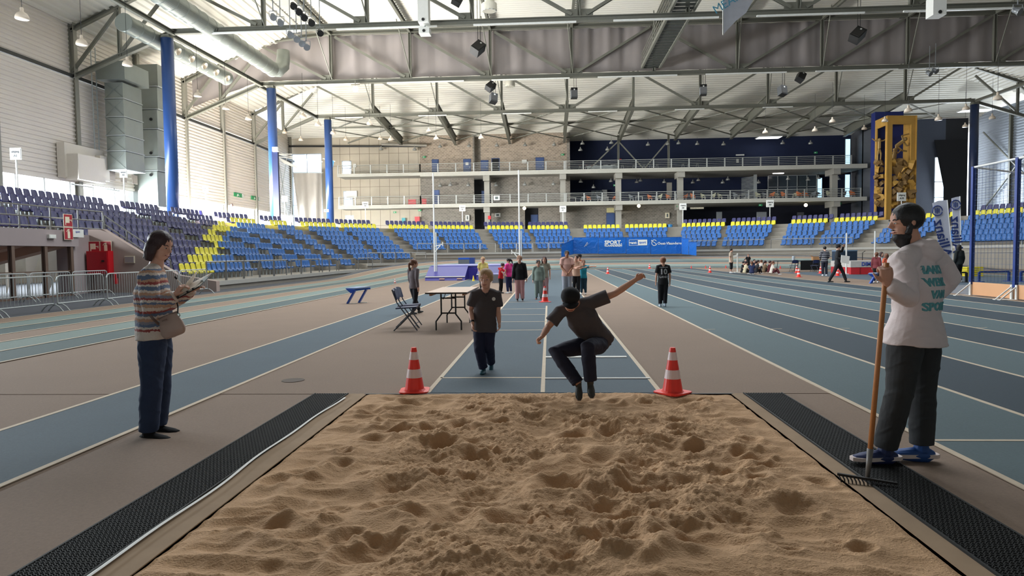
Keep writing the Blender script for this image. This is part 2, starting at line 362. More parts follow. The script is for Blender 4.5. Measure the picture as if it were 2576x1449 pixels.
for xa, xb, nm in ((-34.2, -22, 1), (41.5, 56, 2)):
    rows = []; x = xa; k = 0
    while x < xb:
        t = (x-xa)/(xb-xa); z = (17.9+4.2*t) if nm == 1 else (22.1-4.2*t)
        rows.append((V((x, 14, z+corr(k))), V((x, 76.5 if nm == 1 else 80, z+corr(k))))); x += (.13, .05, .13, .05)[k % 4]*1.5; k += 1
    deck('roof_deck', rows)
MB().box((-36, 10, 23), (58, 99, 23.1)).build('roof_cover', DECK, roof)
def steel_truss(Y, idx):
    t = thing('roof_truss', ['nearest roof truss overhead, mostly above the frame', 'nearest grey steel roof truss crossing the top of the view', 'second grey steel roof truss, with the curtain behind it',
                             'third grey steel roof truss, farthest from the sand pit'][idx], 'truss', (10, Y, 19.5))
    zb, zt = 17.35, 21.75
    MB().ibeam((XL, Y, zb), (XR, Y, zb), .34, .36, .05).build('bottom_chord', STEEL, t)
    MB().ibeam((XL-.5, Y, zt-.7), (-20, Y, zt), .3, .32).ibeam((-20, Y, zt), (XR-6, Y, zt), .3, .32).ibeam((XR-6, Y, zt), (XR+.5, Y, zt-.7), .3, .32).build('top_chord', STEEL, t)
    for i, x in enumerate(NX[1:-1]): MB().ibeam((x, Y, zb+.15), (x, Y, zt-.15), .26, .26, .04, (1, 0, 0)).build('post', STEEL, t)
    for i in range(10):
        a, c_ = NX[i], NX[i+1]; a = max(a, XL+.3); c_ = min(c_, XR-.3); dn = i < 4 or i == 5
        p, q = ((a+.4, Y, zt-.35), (c_-.5, Y, zb+.3)) if dn else ((a+.5, Y, zb+.3), (c_-.4, Y, zt-.35))
        if i in (0,): p = (a+.2, Y, zt-1)
        MB().bar(V(p)+V((0, -.09, 0)), V(q)+V((0, -.09, 0)), .07, .2).bar(V(p)+V((0, .09, 0)), V(q)+V((0, .09, 0)), .07, .2).build('diagonal', STEEL, t)
        e = q if dn else p
        MB().cbox((e[0], Y, zb+.42), (.9, .04, .5)).build('gusset_plate', STEEL, t)
    for x in NX[1:-1]:   # sway rods running back from the bottom nodes
        MB().tube([(x+.1, Y, zb+.1), (x-.5, Y-3.2, zt)], .05, 6).build('sway_rod', STEEL, t)
    for s_, xw, xc in ((-1, -33.7, XL), (1, 54.9, XR)):
        MB().ibeam((xw, Y, 14.4), (xc, Y, 17.2), .3, .32).build('knee_brace', STEEL, t)
        MB().ibeam((xw, Y, 17.7), (xc, Y, zt-.9), .3, .3).build('eave_rafter', STEEL, t)
        xm = (xw+xc)/2
        MB().ibeam((xm, Y, 15.8), (xm, Y, 19.2), .22, .22, .04, (1, 0, 0)).build('post', STEEL, t)
        MB().bar((xw, Y, 14.8), (xm, Y, 19), .16, .2).build('diagonal', STEEL, t); MB().bar((xm, Y, 16), (xc, Y, 20), .16, .2).build('diagonal', STEEL, t)
    for k_ in range(6 if idx else 0):
        x = -24+k_*9.5
        MB().box((x, Y-.3, zb-.30), (x+(7 if idx != 3 else 3.2), Y-.15, zb-.2)).build('light_tube', mat('tube_light_white', sr(235, 236, 232), .4), t)
for i, Y in enumerate(TY[1:]): steel_truss(Y, i+1)
def member(label, p, q, w_, h_, name='steel_beam', group='long roof beams'):
    tag(MB().ibeam(p, q, w_, h_, .05).build(name, STEEL), label, 'beam', group)
for i in range(3):
    member('grey eave beam along the left blue columns, bay %s' % ('over the duct', 'between the first and second column', 'between the second and third column')[i],
           (XL, [16, 47, 61.7][i], 17.25), (XL+.4, [47, 61.7, 76.4][i], 17.25), .26, .3)
member('grey eave beam running out over the dark column', (XR, 47, 17.25), (XR, 76.4, 17.25), .26, .3)
for k_, x in enumerate(NX[1:-1]):
    member('grey roof purlin under the flat ceiling, %s counted from the left columns' % ['first','second','third','fourth','fifth','sixth','seventh','eighth','ninth'][k_], (x, 16, 21.75), (x, 76.3, 21.75), .22, .36, 'roof_purlin', 'purlins under the flat roof')
for k_, x in enumerate(NX[1:-1]):
    tag(MB().ibeam((x, 76.5, 17.9), (x, 91.6, 16.77), .34, 1.15, .06).build('sloping_rafter', STEEL), 'deep sloping rafter beyond the third truss, number %s from the left wall' % ['one','two','three','four','five','six','seven','eight','nine'][k_], 'beam', 'sloping rafters over the balconies')
brc = thing('wind_bracing', 'thin crossed bracing rods between the sloping rafters', 'bracing', (10, 84, 17.4))
for k_ in range(10):
    a, c_ = NX[k_], NX[k_+1]
    for ya, yb in ((77, 84), (84, 91)):
        za, zb_ = 17.75-(ya-76.4)*.07, 17.75-(yb-76.4)*.07
        MB().bar((a, ya, za), (c_, yb, zb_), .12, .12).build('brace_rod', STEEL, brc)
        MB().bar((c_, ya, za), (a, yb, zb_), .12, .12).build('brace_rod', STEEL, brc)
    MB().bar((a, 84, 17.5), (c_, 84, 17.5), .16, .2).build('brace_strut', STEEL, brc)
# blue columns
def column(x, y, lab, m=BLUEP, r=.42):
    t = thing('column', lab, 'column', (x, y, 4.2))
    MB().tube([(x, y, 3.4), (x, y, 16.9)], r, 24).build('shaft', m, t, smooth=True)
    MB().box((x-.3, y-.3, 16.9), (x+.3, y+.3, 17.15)).build('head_plate', STEEL, t)
    return t
column(-26.7, 47, 'blue round column, largest and nearest, left of the woman\'s stand')
c2 = column(-25.35, 61.7, 'blue round column, middle of the three at left')
column(-24.95, 76.4, 'blue round column, thinnest of the three at left')
column(46, 76.4, 'dark blue round column right of the wooden tower', mat('dark_blue_paint', sr(28, 44, 78), .4))
# curtain hung in the second truss
CUR = mat('grey_curtain', sr(150, 142, 140), .9, 0, .06, .8)
b = MB(); xs_ = np.arange(-33, 55, .16); rr_ = random.Random(3); ph = np.cumsum([rr_.uniform(.15, .8) for _ in xs_])
amp = [.03+.06*abs(vnoise(np.array([x]), np.array([3.]), .35, 4)[0])*2 for x in xs_]
zz_ = [17.7, 19, 20.3, 21.6]; vs_ = []
for i, x in enumerate(xs_):
    for j, z in enumerate(zz_):
        zt_ = z if x > -26.6 else z-(17.7-15.5)*max(0, (-26.6-x)/6.5)*(1-j/3) - (21.6-18)*max(0, (-26.6-x)/6.5)*(j/3)
        vs_.append((x, 62.05+amp[i]*math.sin(ph[i])*(1-.25*j*math.sin(i*.7)), zt_))
b.add(vs_, [(i*4+j, (i+1)*4+j, (i+1)*4+j+1, i*4+j+1) for i in range(len(xs_)-1) for j in range(3)])
tag(b.build('hall_curtain', CUR, smooth=True), 'long grey fabric divider curtain bunched up inside the second truss', 'curtain')
# ================================================================ LEFT WALL
CLAD = mat('pale_grey_cladding', sr(236, 228, 218), .5, .0, .06, .4)
GIRT = mat('dark_steel', sr(70, 70, 68), .5, .3, .08)
wl = struct_root('wall_left')
posts = [17.6, 25, 32.6, 39.8, 47, 54.4, 61.7, 69, 76.4, 84, 91.5]
def clad_panel(y0, y1, z0, z1, pitch=.3, dx=0):
    b = MB(); vs_ = []; z = z0; k = 0; x0, x1 = wallx(y0)+dx, wallx(y1)+dx
    while z < z1:
        o = (0, 0, .085, .085)[k % 4]; vs_ += [(x0+o, y0, z), (x1+o, y1, z)]; z += (.1, .05, .1, .05)[k % 4]*pitch/.3; k += 1
    b.add(vs_, [(2*i, 2*i+1, 2*i+3, 2*i+2) for i in range(len(vs_)//2-1)]); b.build('cladding_panel', CLAD, wl)
for i in range(len(posts)-1):
    y0, y1 = posts[i]+.02, posts[i+1]-.02
    clad_panel(y0, y1, 7.15, 14.35); clad_panel(y0, y1, 14.6, 18.3, dx=-.15)
    MB().box((wallx(y0)-.1, y0, 14.35), (wallx(y1)+.1, y1, 14.6)).build('girt', GIRT, wl)
    MB().box((wallx(y0)-.15, y0, 6.95), (wallx(y1)+.1, y1, 7.15)).build('girt', CLAD, wl)
for p in posts: MB().ibeam((wallx(p)+.1, p, 4.0), (wallx(p)+.1, p, 18.2), .36, .4, .05, (1, 0, 0)).build('wall_post', mat('pale_steel_post', sr(150, 148, 138), .5, .2, .06), wl)
wn = struct_root('window_1')
b = MB()
for y in np.arange(12, 92, 2.45): MB().box((wallx(y)-.1, y-.03, 4.0), (wallx(y)-.02, y+.03, 7)).build('mullion', WHITE, wn)
for i in range(len(posts)-1): MB().box((wallx(posts[i])-.08, posts[i], 4.0), (wallx(posts[i+1])-.05, posts[i+1], 7)).build('pane', mat('clear_glass', (1, 1, 1), .0, 0, 0, 1, trans=1.0), wn)
MB().box((-35, 29, -.3), (-33.9, 92, 3.9)).box((-35, 6, 2.2), (-33.9, 29, 3.9)).box((-35, 6, -.3), (-33.9, 14, 3.9)).build('sill_wall', CONC, wn)
# ================================================================ FAR WALL AND BALCONIES
BRK = brick_mat('beige_block_masonry', sr(168, 150, 132), sr(134, 120, 106), sr(190, 180, 164), .44, .2)
BRKD = brick_mat('grey_block_masonry', sr(138, 132, 122), sr(112, 106, 98), sr(160, 154, 144), .44, .2)
NAVYW = mat('navy_wall_paint', sr(22, 34, 66), .8, 0, .1, 1)
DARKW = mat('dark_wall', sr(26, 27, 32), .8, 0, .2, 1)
GREYW = mat('dark_grey_block', sr(86, 88, 94), .85, 0, .12, 1)
YW = 92.0
def X_(u, Y=YW): return at(u, 500, Y).x
def Z_(u, v, Y=YW): return at(u, v, Y).z
wf = struct_root('wall_far')
def wbox(u0, u1, z0, z1, m, name='wall_panel', Y=YW, t=.4, par=None):
    return MB().box((X_(u0, Y), Y, z0), (X_(u1, Y), Y+t, z1)).build(name, m, par or wf)
ZC, Z1, Z2, ZR = 4.2, 8.1, 12.25, 17.7
def wall_open(u0, u1, z0, z1, m, opens, Y=YW):       # wall with rectangular openings (ua, ub, za, zb)
    cuts = sorted(opens); u = u0
    for ua, ub, za, zb in cuts:
        if ua > u: wbox(u, ua, z0, z1, m, Y=Y)
        if za > z0: wbox(ua, ub, z0, za, m, Y=Y)
        if zb < z1: wbox(ua, ub, zb, z1, m, Y=Y)
        u = ub
    if u < u1: wbox(u, u1, z0, z1, m, Y=Y)
zt = lambda v: Z_(900, v)
CONCW = mat('board_marked_concrete', sr(190, 180, 162), .9, 0, .26, .35, .05)
wall_open(720, 832, ZC-1, ZR, CONCW, [(737, 812, 4.6, zt(384))])
wall_open(832, 1058, ZC-1, Z1, CONCW, [(867, 889, ZC, zt(541))]); wall_open(832, 1058, Z1, Z2, CONCW, [(864, 888, Z1, zt(480))]); wall_open(832, 1058, Z2, ZR, CONCW, [(862, 886, Z2, zt(404))])
b = MB()
for u in np.arange(858, 1058, 24.5): x = X_(u); b.box((x-.02, YW-.015, ZC), (x+.02, YW, ZR-.2))
for z in (5.6, 9.4, 10.9, 13.8, 15.4): b.box((X_(834), YW-.015, z-.02), (X_(1057), YW, z+.02))
b.build('formwork_joints', mat('joint_grey', sr(120, 108, 92), .9), wf)
wall_open(1058, 1191, Z2, ZR, BRK, []); wall_open(1211, 1427, Z2, ZR, BRK, []); wbox(1191, 1211, Z2, ZR, BRKD, Y=93.2)
MB().box((X_(1191), YW, Z2), (X_(1191)+.2, YW+1.5, ZR)).build('recess_cheek', BRKD, wf)
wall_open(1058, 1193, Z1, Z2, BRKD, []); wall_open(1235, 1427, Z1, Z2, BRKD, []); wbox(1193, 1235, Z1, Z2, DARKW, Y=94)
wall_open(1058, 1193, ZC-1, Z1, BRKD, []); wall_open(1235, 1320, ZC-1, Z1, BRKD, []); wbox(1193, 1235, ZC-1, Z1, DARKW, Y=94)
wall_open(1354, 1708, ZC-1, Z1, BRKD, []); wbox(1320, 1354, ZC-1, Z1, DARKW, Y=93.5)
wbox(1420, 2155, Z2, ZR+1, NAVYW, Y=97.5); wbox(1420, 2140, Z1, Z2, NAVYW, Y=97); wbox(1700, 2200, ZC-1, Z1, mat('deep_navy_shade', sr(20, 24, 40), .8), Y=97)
MB().box((X_(1427), YW, Z1), (X_(1427)+.4, 98, ZR)).build('return_wall', BRKD, wf)
# sloping end wall at the right of the balconies
def wquad(p, q, z0, z1, m, name='end_wall', t=.3):
    p, q = V((p[0], p[1], z0)), V((q[0], q[1], z0)); return MB().prism([p, q, q+V((0, 0, z1-z0)), p+V((0, 0, z1-z0))], (0, t, 0)).build(name, m, wf)
E0, E1 = (X_(2142, 97.5), 97.5), (X_(2196, 88), 88)
wquad((X_(2138, 98), 98), (X_(2170, 91), 91), ZC, ZR, GREYW); wquad((X_(2170, 91), 91), (X_(2240, 86), 86), ZC-1, 17.8, GREYW)
wquad((X_(2240, 90), 90), (X_(2349, 90), 90), ZC-1, 18, mat('grey_blue_wall', sr(70, 76, 90), .8, 0, .1)); wquad((X_(2376, 90), 90), (X_(2432, 90), 90), ZC-1, 18, DARKW)
wquad((X_(2349, 90), 90), (X_(2376, 90), 90), 13.2, 18, mat('grey_blue_wall'), 'end_wall'); wquad((X_(2349, 90), 90), (X_(2376, 90), 90), ZC-1, 5.2, DARKW)
wr = struct_root('wall_right')
b = MB(); vs_ = []; z = 4; k = 0
RCL = mat('grey_right_cladding', sr(162, 170, 181), .5, .2, .06, .4)
while z < 18.5: o = (0, 0, .06, .06)[k % 4]; vs_ += [(55-o, 66, z), (55-o, 92, z)]; z += (.1, .05, .1, .05)[k % 4]*1.1; k += 1
b.add(vs_, [(2*i, 2*i+1, 2*i+3, 2*i+2) for i in range(len(vs_)//2-1)]); b.build('cladding_panel', RCL, wr)
MB().box((55, 60, 0), (55.5, 92, 4.2)).build('wall_base', CONC, wr)
for y in (69, 76.4, 84): MB().ibeam((54.8, y, 4), (54.8, y, 18), .3, .36, .05, (1, 0, 0)).build('wall_post', STEEL, wr)
for (a, c_) in (((54.7, 76.6, 6), (54.7, 89, 16)), ((54.7, 76.6, 16), (54.7, 89, 6))): MB().bar(a, c_, .14, .14).build('cross_brace', STEEL, wr)
# window frames
GLASSB = mat('pale_blue_glass', (.8, .9, 1), .02, 0, 0, 1, trans=1.0)
def window_unit(n, u0, u1, z0, z1, Y=YW, rows=(), cols=(), pane=True):
    o = struct_root('window_%d' % n); x0, x1 = X_(u0, Y), X_(u1, Y); fw = .1
    b = MB().box((x0, Y, z0), (x0+fw, Y+.12, z1)).box((x1-fw, Y, z0), (x1, Y+.12, z1)).box((x0, Y, z0), (x1, Y+.12, z0+fw)).box((x0, Y, z1-fw), (x1, Y+.12, z1))
    for c_ in cols: b.box((x0+(x1-x0)*c_-.04, Y, z0), (x0+(x1-x0)*c_+.04, Y+.1, z1))
    for r_ in rows: b.box((x0, Y, z0+(z1-z0)*r_-.04), (x1, Y+.1, z0+(z1-z0)*r_+.04))
    b.build('window_frame', mat('pale_window_frame', sr(190, 200, 212), .4), o)
    MB().box((x0, Y+.05, z0), (x1, Y+.06, z1)).build('pane', GLASSB, o); return o
window_unit(2, 737, 812, 4.6, zt(384), rows=(.36, .72), cols=(.5,)); window_unit(3, 862, 886, Z2, zt(404), rows=(.55,)); window_unit(4, 864, 888, Z1, zt(480), rows=(.5,)); window_unit(5, 867, 889, ZC, zt(541), rows=(.6,))
window_unit(6, 2349, 2376, 5.2, 13.2, 90, rows=(.35, .6))
# dark sheet that leaves a wedge of window uncovered
b = MB(); b.prism([at(2351, 352, 89.6), at(2432, 350, 89.6), at(2432, 560, 89.6), at(2375, 560, 89.6), at(2374, 470, 89.6)], (0, .08, 0))
tag(b.build('blackout_curtain', mat('black_cloth', sr(16, 17, 22), .9)), 'black blackout curtain beside the bright window wedge at right', 'curtain')
# slabs
SLAB = mat('slab_grey', sr(158, 155, 146), .85, 0, .1, .8)
trim = struct_root('trim_2')
YB = 88.6
def slab(u0, u1, zt_, th):
    MB().box((X_(u0, YB), YB, zt_-th), (X_(u1, YB), 98, zt_)).build('balcony_slab', SLAB, trim)
    MB().box((X_(u0, YB), YB-.12, zt_-th-.06), (X_(u1, YB), YB, zt_+.06)).build('balcony_edge', mat('pale_edge', sr(182, 180, 170), .7), trim)
slab(1058, 2180, Z2, .42); slab(850, 1058, Z2, .3); slab(851, 2180, Z1, .38)
MB().box((X_(1427), YW, ZC-.3), (X_(2200), 97.5, ZC)).build('concourse_slab', SLAB, trim)
MB().box((-40, 77, ZC-1.4), (56, 98.5, ZC-1.15)).build('concourse_slab', SLAB, trim)
for u in (1226, 1416, 1555, 1710, 2095): # concrete pillars under the balconies with haunches
    for zb_, zt_ in ((ZC-1.2, Z1-.38), (Z1, Z2-.42)):
        if u == 1555 and zb_ < 5: u2 = 1560
        x = X_(u, 90); MB().box((x-.35, 89.4, zb_), (x+.35, 90.2, zt_)).box((x-.42, 88.7, zt_-.75), (x+.42, 91.5, zt_)).build('pillar', SLAB, trim)
for u in (1556, 1682): x = X_(u, 91); MB().ibeam((x, 91, Z2), (x, 91, 17), .26, .26, .04, (1, 0, 0)).build('steel_post', STEEL, trim)
for (u0, u1) in ((1490, 1556), (1556, 1618), (1618, 1682)): pass
for a, c_ in (((1480, Z2+.2), (1556, 16.2)), ((1556, 16.2), (1620, Z2+.2)), ((1620, Z2+.2), (1682, 16.2))): MB().bar((X_(a[0], 91), 91, a[1]), (X_(c_[0], 91), 91, c_[1]), .16, .16).build('brace', STEEL, trim)
MB().tube([at(727, 368, 91.3), at(1070, 368, 91.3)], .13, 8).build('ceiling_pipe', BLACK, trim); MB().tube([at(960, 363, 90.9), at(1074, 366, 90.9)], .16, 8).build('ceiling_pipe', CONC, trim)
# balcony railings
def railing(u0, u1, z, n, label):
    o = thing('balcony_railing', label, 'railing', (X_((u0+u1)/2, YB), YB, z)); x0, x1 = X_(u0, YB), X_(u1, YB); Yr = YB-.02
    for i in range(n+1): x = x0+(x1-x0)*i/n; MB().box((x-.07, Yr-.05, z-.1), (x+.07, Yr+.05, z+1.12)).build('post', RAIL, o)
    for k_ in range(5): MB().tube([(x0, Yr, z+.2+.22*k_), (x1, Yr, z+.2+.22*k_)], .028 if k_ < 4 else .045, 6).build('rail_bar', RAIL, o)
railing(852, 1058, Z2+.06, 5, 'grey railing of the upper balcony before the concrete wall')
railing(1058, 1420, Z2+.06, 8, 'grey railing of the upper balcony before the brick wall')
railing(1424, 2140, Z2+.06, 16, 'long grey railing of the upper balcony before the navy wall')
railing(853, 1058, Z1+.06, 5, 'grey railing of the lower balcony before the concrete wall')
railing(1058, 1420, Z1+.06, 8, 'grey railing of the lower balcony before the block wall')
railing(1424, 2165, Z1+.06, 16, 'long grey railing of the lower balcony before the cafe chairs')
# doors of the far building
DOORB = mat('blue_door_paint', sr(52, 74, 120), .5, 0, .05)
dn = 0
for u0, u1, v0, v1, sign, Y in ((1086, 1104, 401, 431, 0, YW), (1165, 1185, 400, 431, 1, YW), (1209, 1229, 403, 431, 0, YW), (1236, 1257, 398, 431, 2, YW), (1347, 1369, 396, 430, 0, YW),
                                (1089, 1106, 478, 516, 0, YW), (1335, 1354, 540, 578, 1, 93.3), (1525, 1547, 536, 578, 1, YW), (1211, 1224, 480, 516, 0, 93.8)):
    dn += 1; o = struct_root('door_%d' % dn); y = Y-.06; p, q = at(u0, v0, y), at(u1, v1, y); z0 = Z2 if v1 < 440 else (Z1 if v1 < 520 else ZC-1)
    MB().box((p.x, y, z0), (q.x, y+.05, p.z)).build('door_frame', DOORB, o)
    MB().box((p.x+.1, y-.04, z0), (q.x-.1, y, p.z-.1)).build('door_leaf', mat('dark_doorway', sr(12, 14, 20), .8) if sign == 2 else mat('blue_door_leaf', sr(60, 84, 134), .5), o)
    MB().box((q.x-.22, y-.07, z0+1), (q.x-.14, y-.04, z0+1.15)).build('door_handle', GALV, o)
    if sign == 1: MB().box(((p.x+q.x)/2-.2, y-.06, z0+1.3), ((p.x+q.x)/2+.2, y-.04, z0+1.7)).build('door_notice', WHITE, o)
o = thing('transom_sign', 'pale yellow sign above the blue door between the pillars', 'sign', tuple(at(1536, 529, 91.9)))
MB().box(at(1526, 523, 91.9), V(at(1546, 534, 91.9))+V((0, .05, 0))).build('sign_face', mat('pale_yellow', sr(214, 205, 150), .5), o)
# ================================================================ rest of the hall behind the view
shell = struct_root('wall_back'); HW = mat('hall_panel', sr(120, 118, 112), .8, 0, .06, .5)
MB().box((-36, -14, -.3), (58, -13.5, 23)).build('wall_panel', HW, shell); MB().box((55, -14, -.3), (55.5, 66, 23)).build('wall_panel', HW, shell)
MB().box((-36, -14, 3.9), (-35.5, 17.6, 23)).build('wall_panel', HW, shell); MB().box((-36, -14, 22.6), (58, 14.2, 23)).build('roof_panel', HW, shell)
MB().box((-36, -14, -.3), (-35.5, 14, 3.9)).build('wall_panel', HW, shell)
# ================================================================ STANDS
OUTP = ovl(6.3, 46, 31.8, 29.5, None, ystart=6)
NP = len(OUTP); ARC = [0]
for i in range(1, NP): ARC.append(ARC[-1]+(OUTP[i]-OUTP[i-1]).length)
NRM = []
for i in range(NP):
    t = (OUTP[min(i+1, NP-1)]-OUTP[max(i-1, 0)]).normalized(); NRM.append(V((t.y, -t.x, 0)))
TRD = [.95-.10*min(max((p.y-44)/16, 0), 1) if p.x < 6 else .85 for p in OUTP]
def sp(s):               # arclength -> point, normal, tread
    i = int(np.searchsorted(ARC, s))-1; i = min(max(i, 0), NP-2); f = (s-ARC[i])/(ARC[i+1]-ARC[i])
    return OUTP[i].lerp(OUTP[i+1], f), NRM[i].lerp(NRM[i+1], f).normalized(), TRD[i]*(1-f)+TRD[i+1]*f
def s_px(u, off=0):
    RX = at(u, 550, 1).x
    best = min((s for s in np.arange(2, ARC[-1]-2, .1) if sp(s)[0].y > 8), key=lambda s: abs((sp(s)[0].x)/(sp(s)[0].y)-RX)+(0 if (sp(s)[0].x < 36) else .0)); return best
def zrow(j): return 4.15-.417*j
TUN = None
for s in np.arange(1, 60, .05):
    if sp(s)[0].y >= 28.7: TUN = s; break
cuts = [(s_px(u), n) for u, n in ((285, 10), (420, 10), (528, 10), (640, 10), (724, 9), (950, 7), (1200, 7), (1445, 7), (1700, 7), (1975, 7), (2240, 7), (2440, 7))]
ends = [(1.0, 5, TUN)] ; SECT = []
sv = [TUN]+[c_[0] for c_ in cuts]+[ARC[-1]-4]; nn = [10]+[c_[1] for c_ in cuts]
SECT.append((1.0, TUN-.05, 5))
for i in range(len(sv)-1): SECT.append((sv[i], sv[i+1], nn[i]))
stand = struct_root('trim_3'); STC = mat('stand_concrete', sr(146, 140, 130), .9, 0, .16, 1.2, .08)
def ss(a, b_, st=1.0):
    n = max(2, int((b_-a)/st)+1); return [a+(b_-a)*i/n for i in range(n+1)]
for (s0, s1, n) in SECT:
    S = ss(s0, s1); walk = 1.5 if n >= 9 else 1.05
    for j in range(n):
        d0 = (j-.5); d1 = (j+.5); b = MB(); vs_ = []
        for s in S:
            p, nr, t = sp(s); a = p+nr*(d0*t-(1.3 if j == 0 else 0)); c_ = p+nr*(d1*t+(walk if j == n-1 else 0)); z = zrow(j)
            zb = zrow(j+1)-.02 if j < n-1 else (-.1 if n > 5 else 2.3)
            vs_ += [(a.x, a.y, z), (c_.x, c_.y, z), (c_.x, c_.y, zb), (a.x, a.y, -.1 if n > 5 else 2.3)]
        f = []
        for i in range(len(S)-1):
            k = 4*i; f += [(k, k+4, k+5, k+1), (k+1, k+5, k+6, k+2)]
        f += [(0, 1, 2, 3), tuple(4*(len(S)-1)+q for q in (3, 2, 1, 0))]
        b.add(vs_, f).build('stand_step', STC, stand)
    if n > 5:   # front wall with two courses of blocks
        b = MB(); p0 = None
        for s in S:
            p, nr, t = sp(s); q = p+nr*((n-.5)*t+walk)
            if p0 is not None: b.bar((p0.x, p0.y, zrow(n-1)-.09), (q.x, q.y, zrow(n-1)-.09), .16, .2); b.bar((p0.x, p0.y, zrow(n-1)-.48), (q.x, q.y, zrow(n-1)-.48), .1, .03)
            p0 = q
        b.build('coping', mat('pale_coping', sr(168, 166, 160), .85, 0, .1), stand)
# aisle steps: small half steps in each gap
SEATS = {'navy': mat('navy_seat_plastic', sr(36, 34, 88), .38, 0, .05, 2), 'yellow': mat('yellow_seat_plastic', sr(208, 198, 34), .38, 0, .04, 2), 'blue': mat('blue_seat_plastic', sr(30, 92, 160), .38, 0, .05, 2)}
SMI = {'navy': 0, 'yellow': 1, 'blue': 2}
def seat_geo():
    prof = [(-.30, .34, .20), (-.34, .40, .21), (-.28, .425, .215), (-.10, .40, .22), (.02, .405, .215), (.07, .47, .215), (.10, .62, .21), (.13, .76, .19), (.145, .815, .13)]
    vs_, fs_ = [], []
    for k_, (y, z, hw) in enumerate(prof):
        for x in (-1, -.5, .5, 1): vs_.append((x*hw, y-(.02 if abs(x) == 1 and k_ > 4 else 0), z+(.02 if abs(x) == 1 and 1 < k_ < 5 else 0)))
    n = len(vs_)
    for (x, y, z) in list(vs_): vs_.append((x*.93, y+(.03 if z > .44 else 0), z-(.035 if z < .44 else 0)))
    for k_ in range(len(prof)-1):
        for i in range(3):
            a = k_*4+i; fs_ += [(a, a+1, a+5, a+4), (n+a+4, n+a+5, n+a+1, n+a)]
        for e in (0, 3): a = k_*4+e; fs_.append((a, a+4, n+a+4, n+a) if e == 0 else (n+a, n+a+4, a+4, a))
    fs_ += [(0, n, n+1, 1), (1, n+1, n+2, 2), (2, n+2, n+3, 3)]; e = (len(prof)-1)*4; fs_ += [(e+i, e+i+1, n+e+i+1, n+e+i) for i in range(3)]
    return vs_, fs_
SV, SF = seat_geo(); SVn = np.array(SV)
def leg_geo():
    b = MB(); b.box((-.03, -.12, .0), (.03, -.06, .39)).box((-.03, .08, .0), (.03, .13, .42)).box((-.24, -.1, .33), (.24, -.05, .37)); return b
all_seats = []
def w2px(P):
    d = V(P)-CAM; p = eX*d.x+eY*d.y+eZ*d.z
    return (CX+FPX*p.x/p.z, CY+FPX*p.y/p.z, p.z) if p.z > .2 else (-999, 0, 1)
for si, (s0, s1, n) in enumerate(SECT):
    gap = .62; P0 = .5
    for j in range(n):
        if n == 7 and si == 9-0 and False: pass
        # walk the row between the two radial aisles
        (p0, n0, t0), (p1, n1, t1) = sp(s0), sp(s1)
        L_ = sum(((lambda A, B: (A[0]+A[1]*j*A[2]-(B[0]+B[1]*j*B[2])).length))(sp(s0+(s1-s0)*i/12), sp(s0+(s1-s0)*(i+1)/12)) for i in range(12))
        g0 = 0.05 if si in (1,) else gap; cnt = int((L_-g0-gap)/P0); 
        if cnt < 1: continue
        for i in range(cnt):
            f = (g0+(i+.5)*P0+(L_-g0-gap-cnt*P0)/2)/L_; s = s0+(s1-s0)*f; p, nr, t = sp(s); q = p+nr*(j*t-.02)
            mid = abs(f-.5)*L_ < .25 and si > 5
            if mid: continue
            u, v, dep = w2px((q.x, q.y, zrow(j)+.6))
            if not (-30 < u < 2606 and dep > 3): continue
            if j == 0: c_ = 'navy'
            elif q.x > -15 and q.y > 44 or si > 5: c_ = 'yellow' if j == 1 else 'blue'
            else:
                r_ = 9-j; ys_ = 30.4+2.4*r_+(1.2 if r_ > 7 else 0)
                c_ = 'navy' if q.y < ys_ else ('yellow' if (q.y < ys_+2.4 or j == 1) else 'blue')
            if 1445 < u < 1702 and (j == 0 or j > 4) and q.y > 60: continue
            if si == 0 and q.y < 12: continue
            all_seats.append((dep, q.copy(), math.atan2(-nr.x, nr.y)+math.pi, j, si, c_, zrow(j), u))
all_seats.sort(key=lambda t: t[0])
near, far_ = all_seats[:300], all_seats[300:]
protos = {}
for c_ in SEATS:
    me = bpy.data.meshes.new('stadium_seat_'+c_); lb = leg_geo(); k = len(SV)
    me.from_pydata(SV+lb.v, [], SF+[tuple(i+k for i in f) for f in lb.f]); me.materials.append(SEATS[c_]); me.materials.append(GALV)
    me.polygons.foreach_set('material_index', [0]*len(SF)+[1]*len(lb.f)); me.polygons.foreach_set('use_smooth', [True]*len(SF)+[False]*len(lb.f)); protos[c_] = me
ORD = lambda n: '%d%s' % (n, 'th' if 10 < n % 100 < 14 else {1: 'st', 2: 'nd', 3: 'rd'}.get(n % 10, 'th'))
rank = {}
for t in sorted(near, key=lambda t: t[7]):
    k = (t[3], t[5]); rank[k] = rank.get(k, 0)+1; dep, q, rz, j, si, c_, z, u = t
    o = bpy.data.objects.new('stadium_seat', protos[c_]); C.objects.link(o); o.location = (q.x, q.y, z); o.rotation_euler = (0, 0, rz)
    rowname = 'top row' if j == 0 else ('front row' if j == 9 else '%s row down' % ORD(j+1))
    tag(o, '%s seat, %s from the left among the %s ones in the %s' % (c_, ORD(rank[k]), c_, rowname), 'seat', '%s seats in the left stand' % c_)
vs_ = []; fs_ = []; mi = []; SFa = SF
for dep, q, rz, j, si, c_, z, u in far_:
    R = np.array([[math.cos(rz), -math.sin(rz)], [math.sin(rz), math.cos(rz)]]); P = SVn.copy(); P[:, :2] = P[:, :2]@R.T; P += np.array([q.x, q.y, z]); k = len(vs_)
    vs_ += P.tolist(); fs_ += [tuple(i+k for i in f) for f in SF]; mi += [SMI[c_]]*len(SF)
me = bpy.data.meshes.new('stadium_seats'); me.from_pydata(vs_, [], fs_)
for c_ in SEATS: me.materials.append(SEATS[c_])
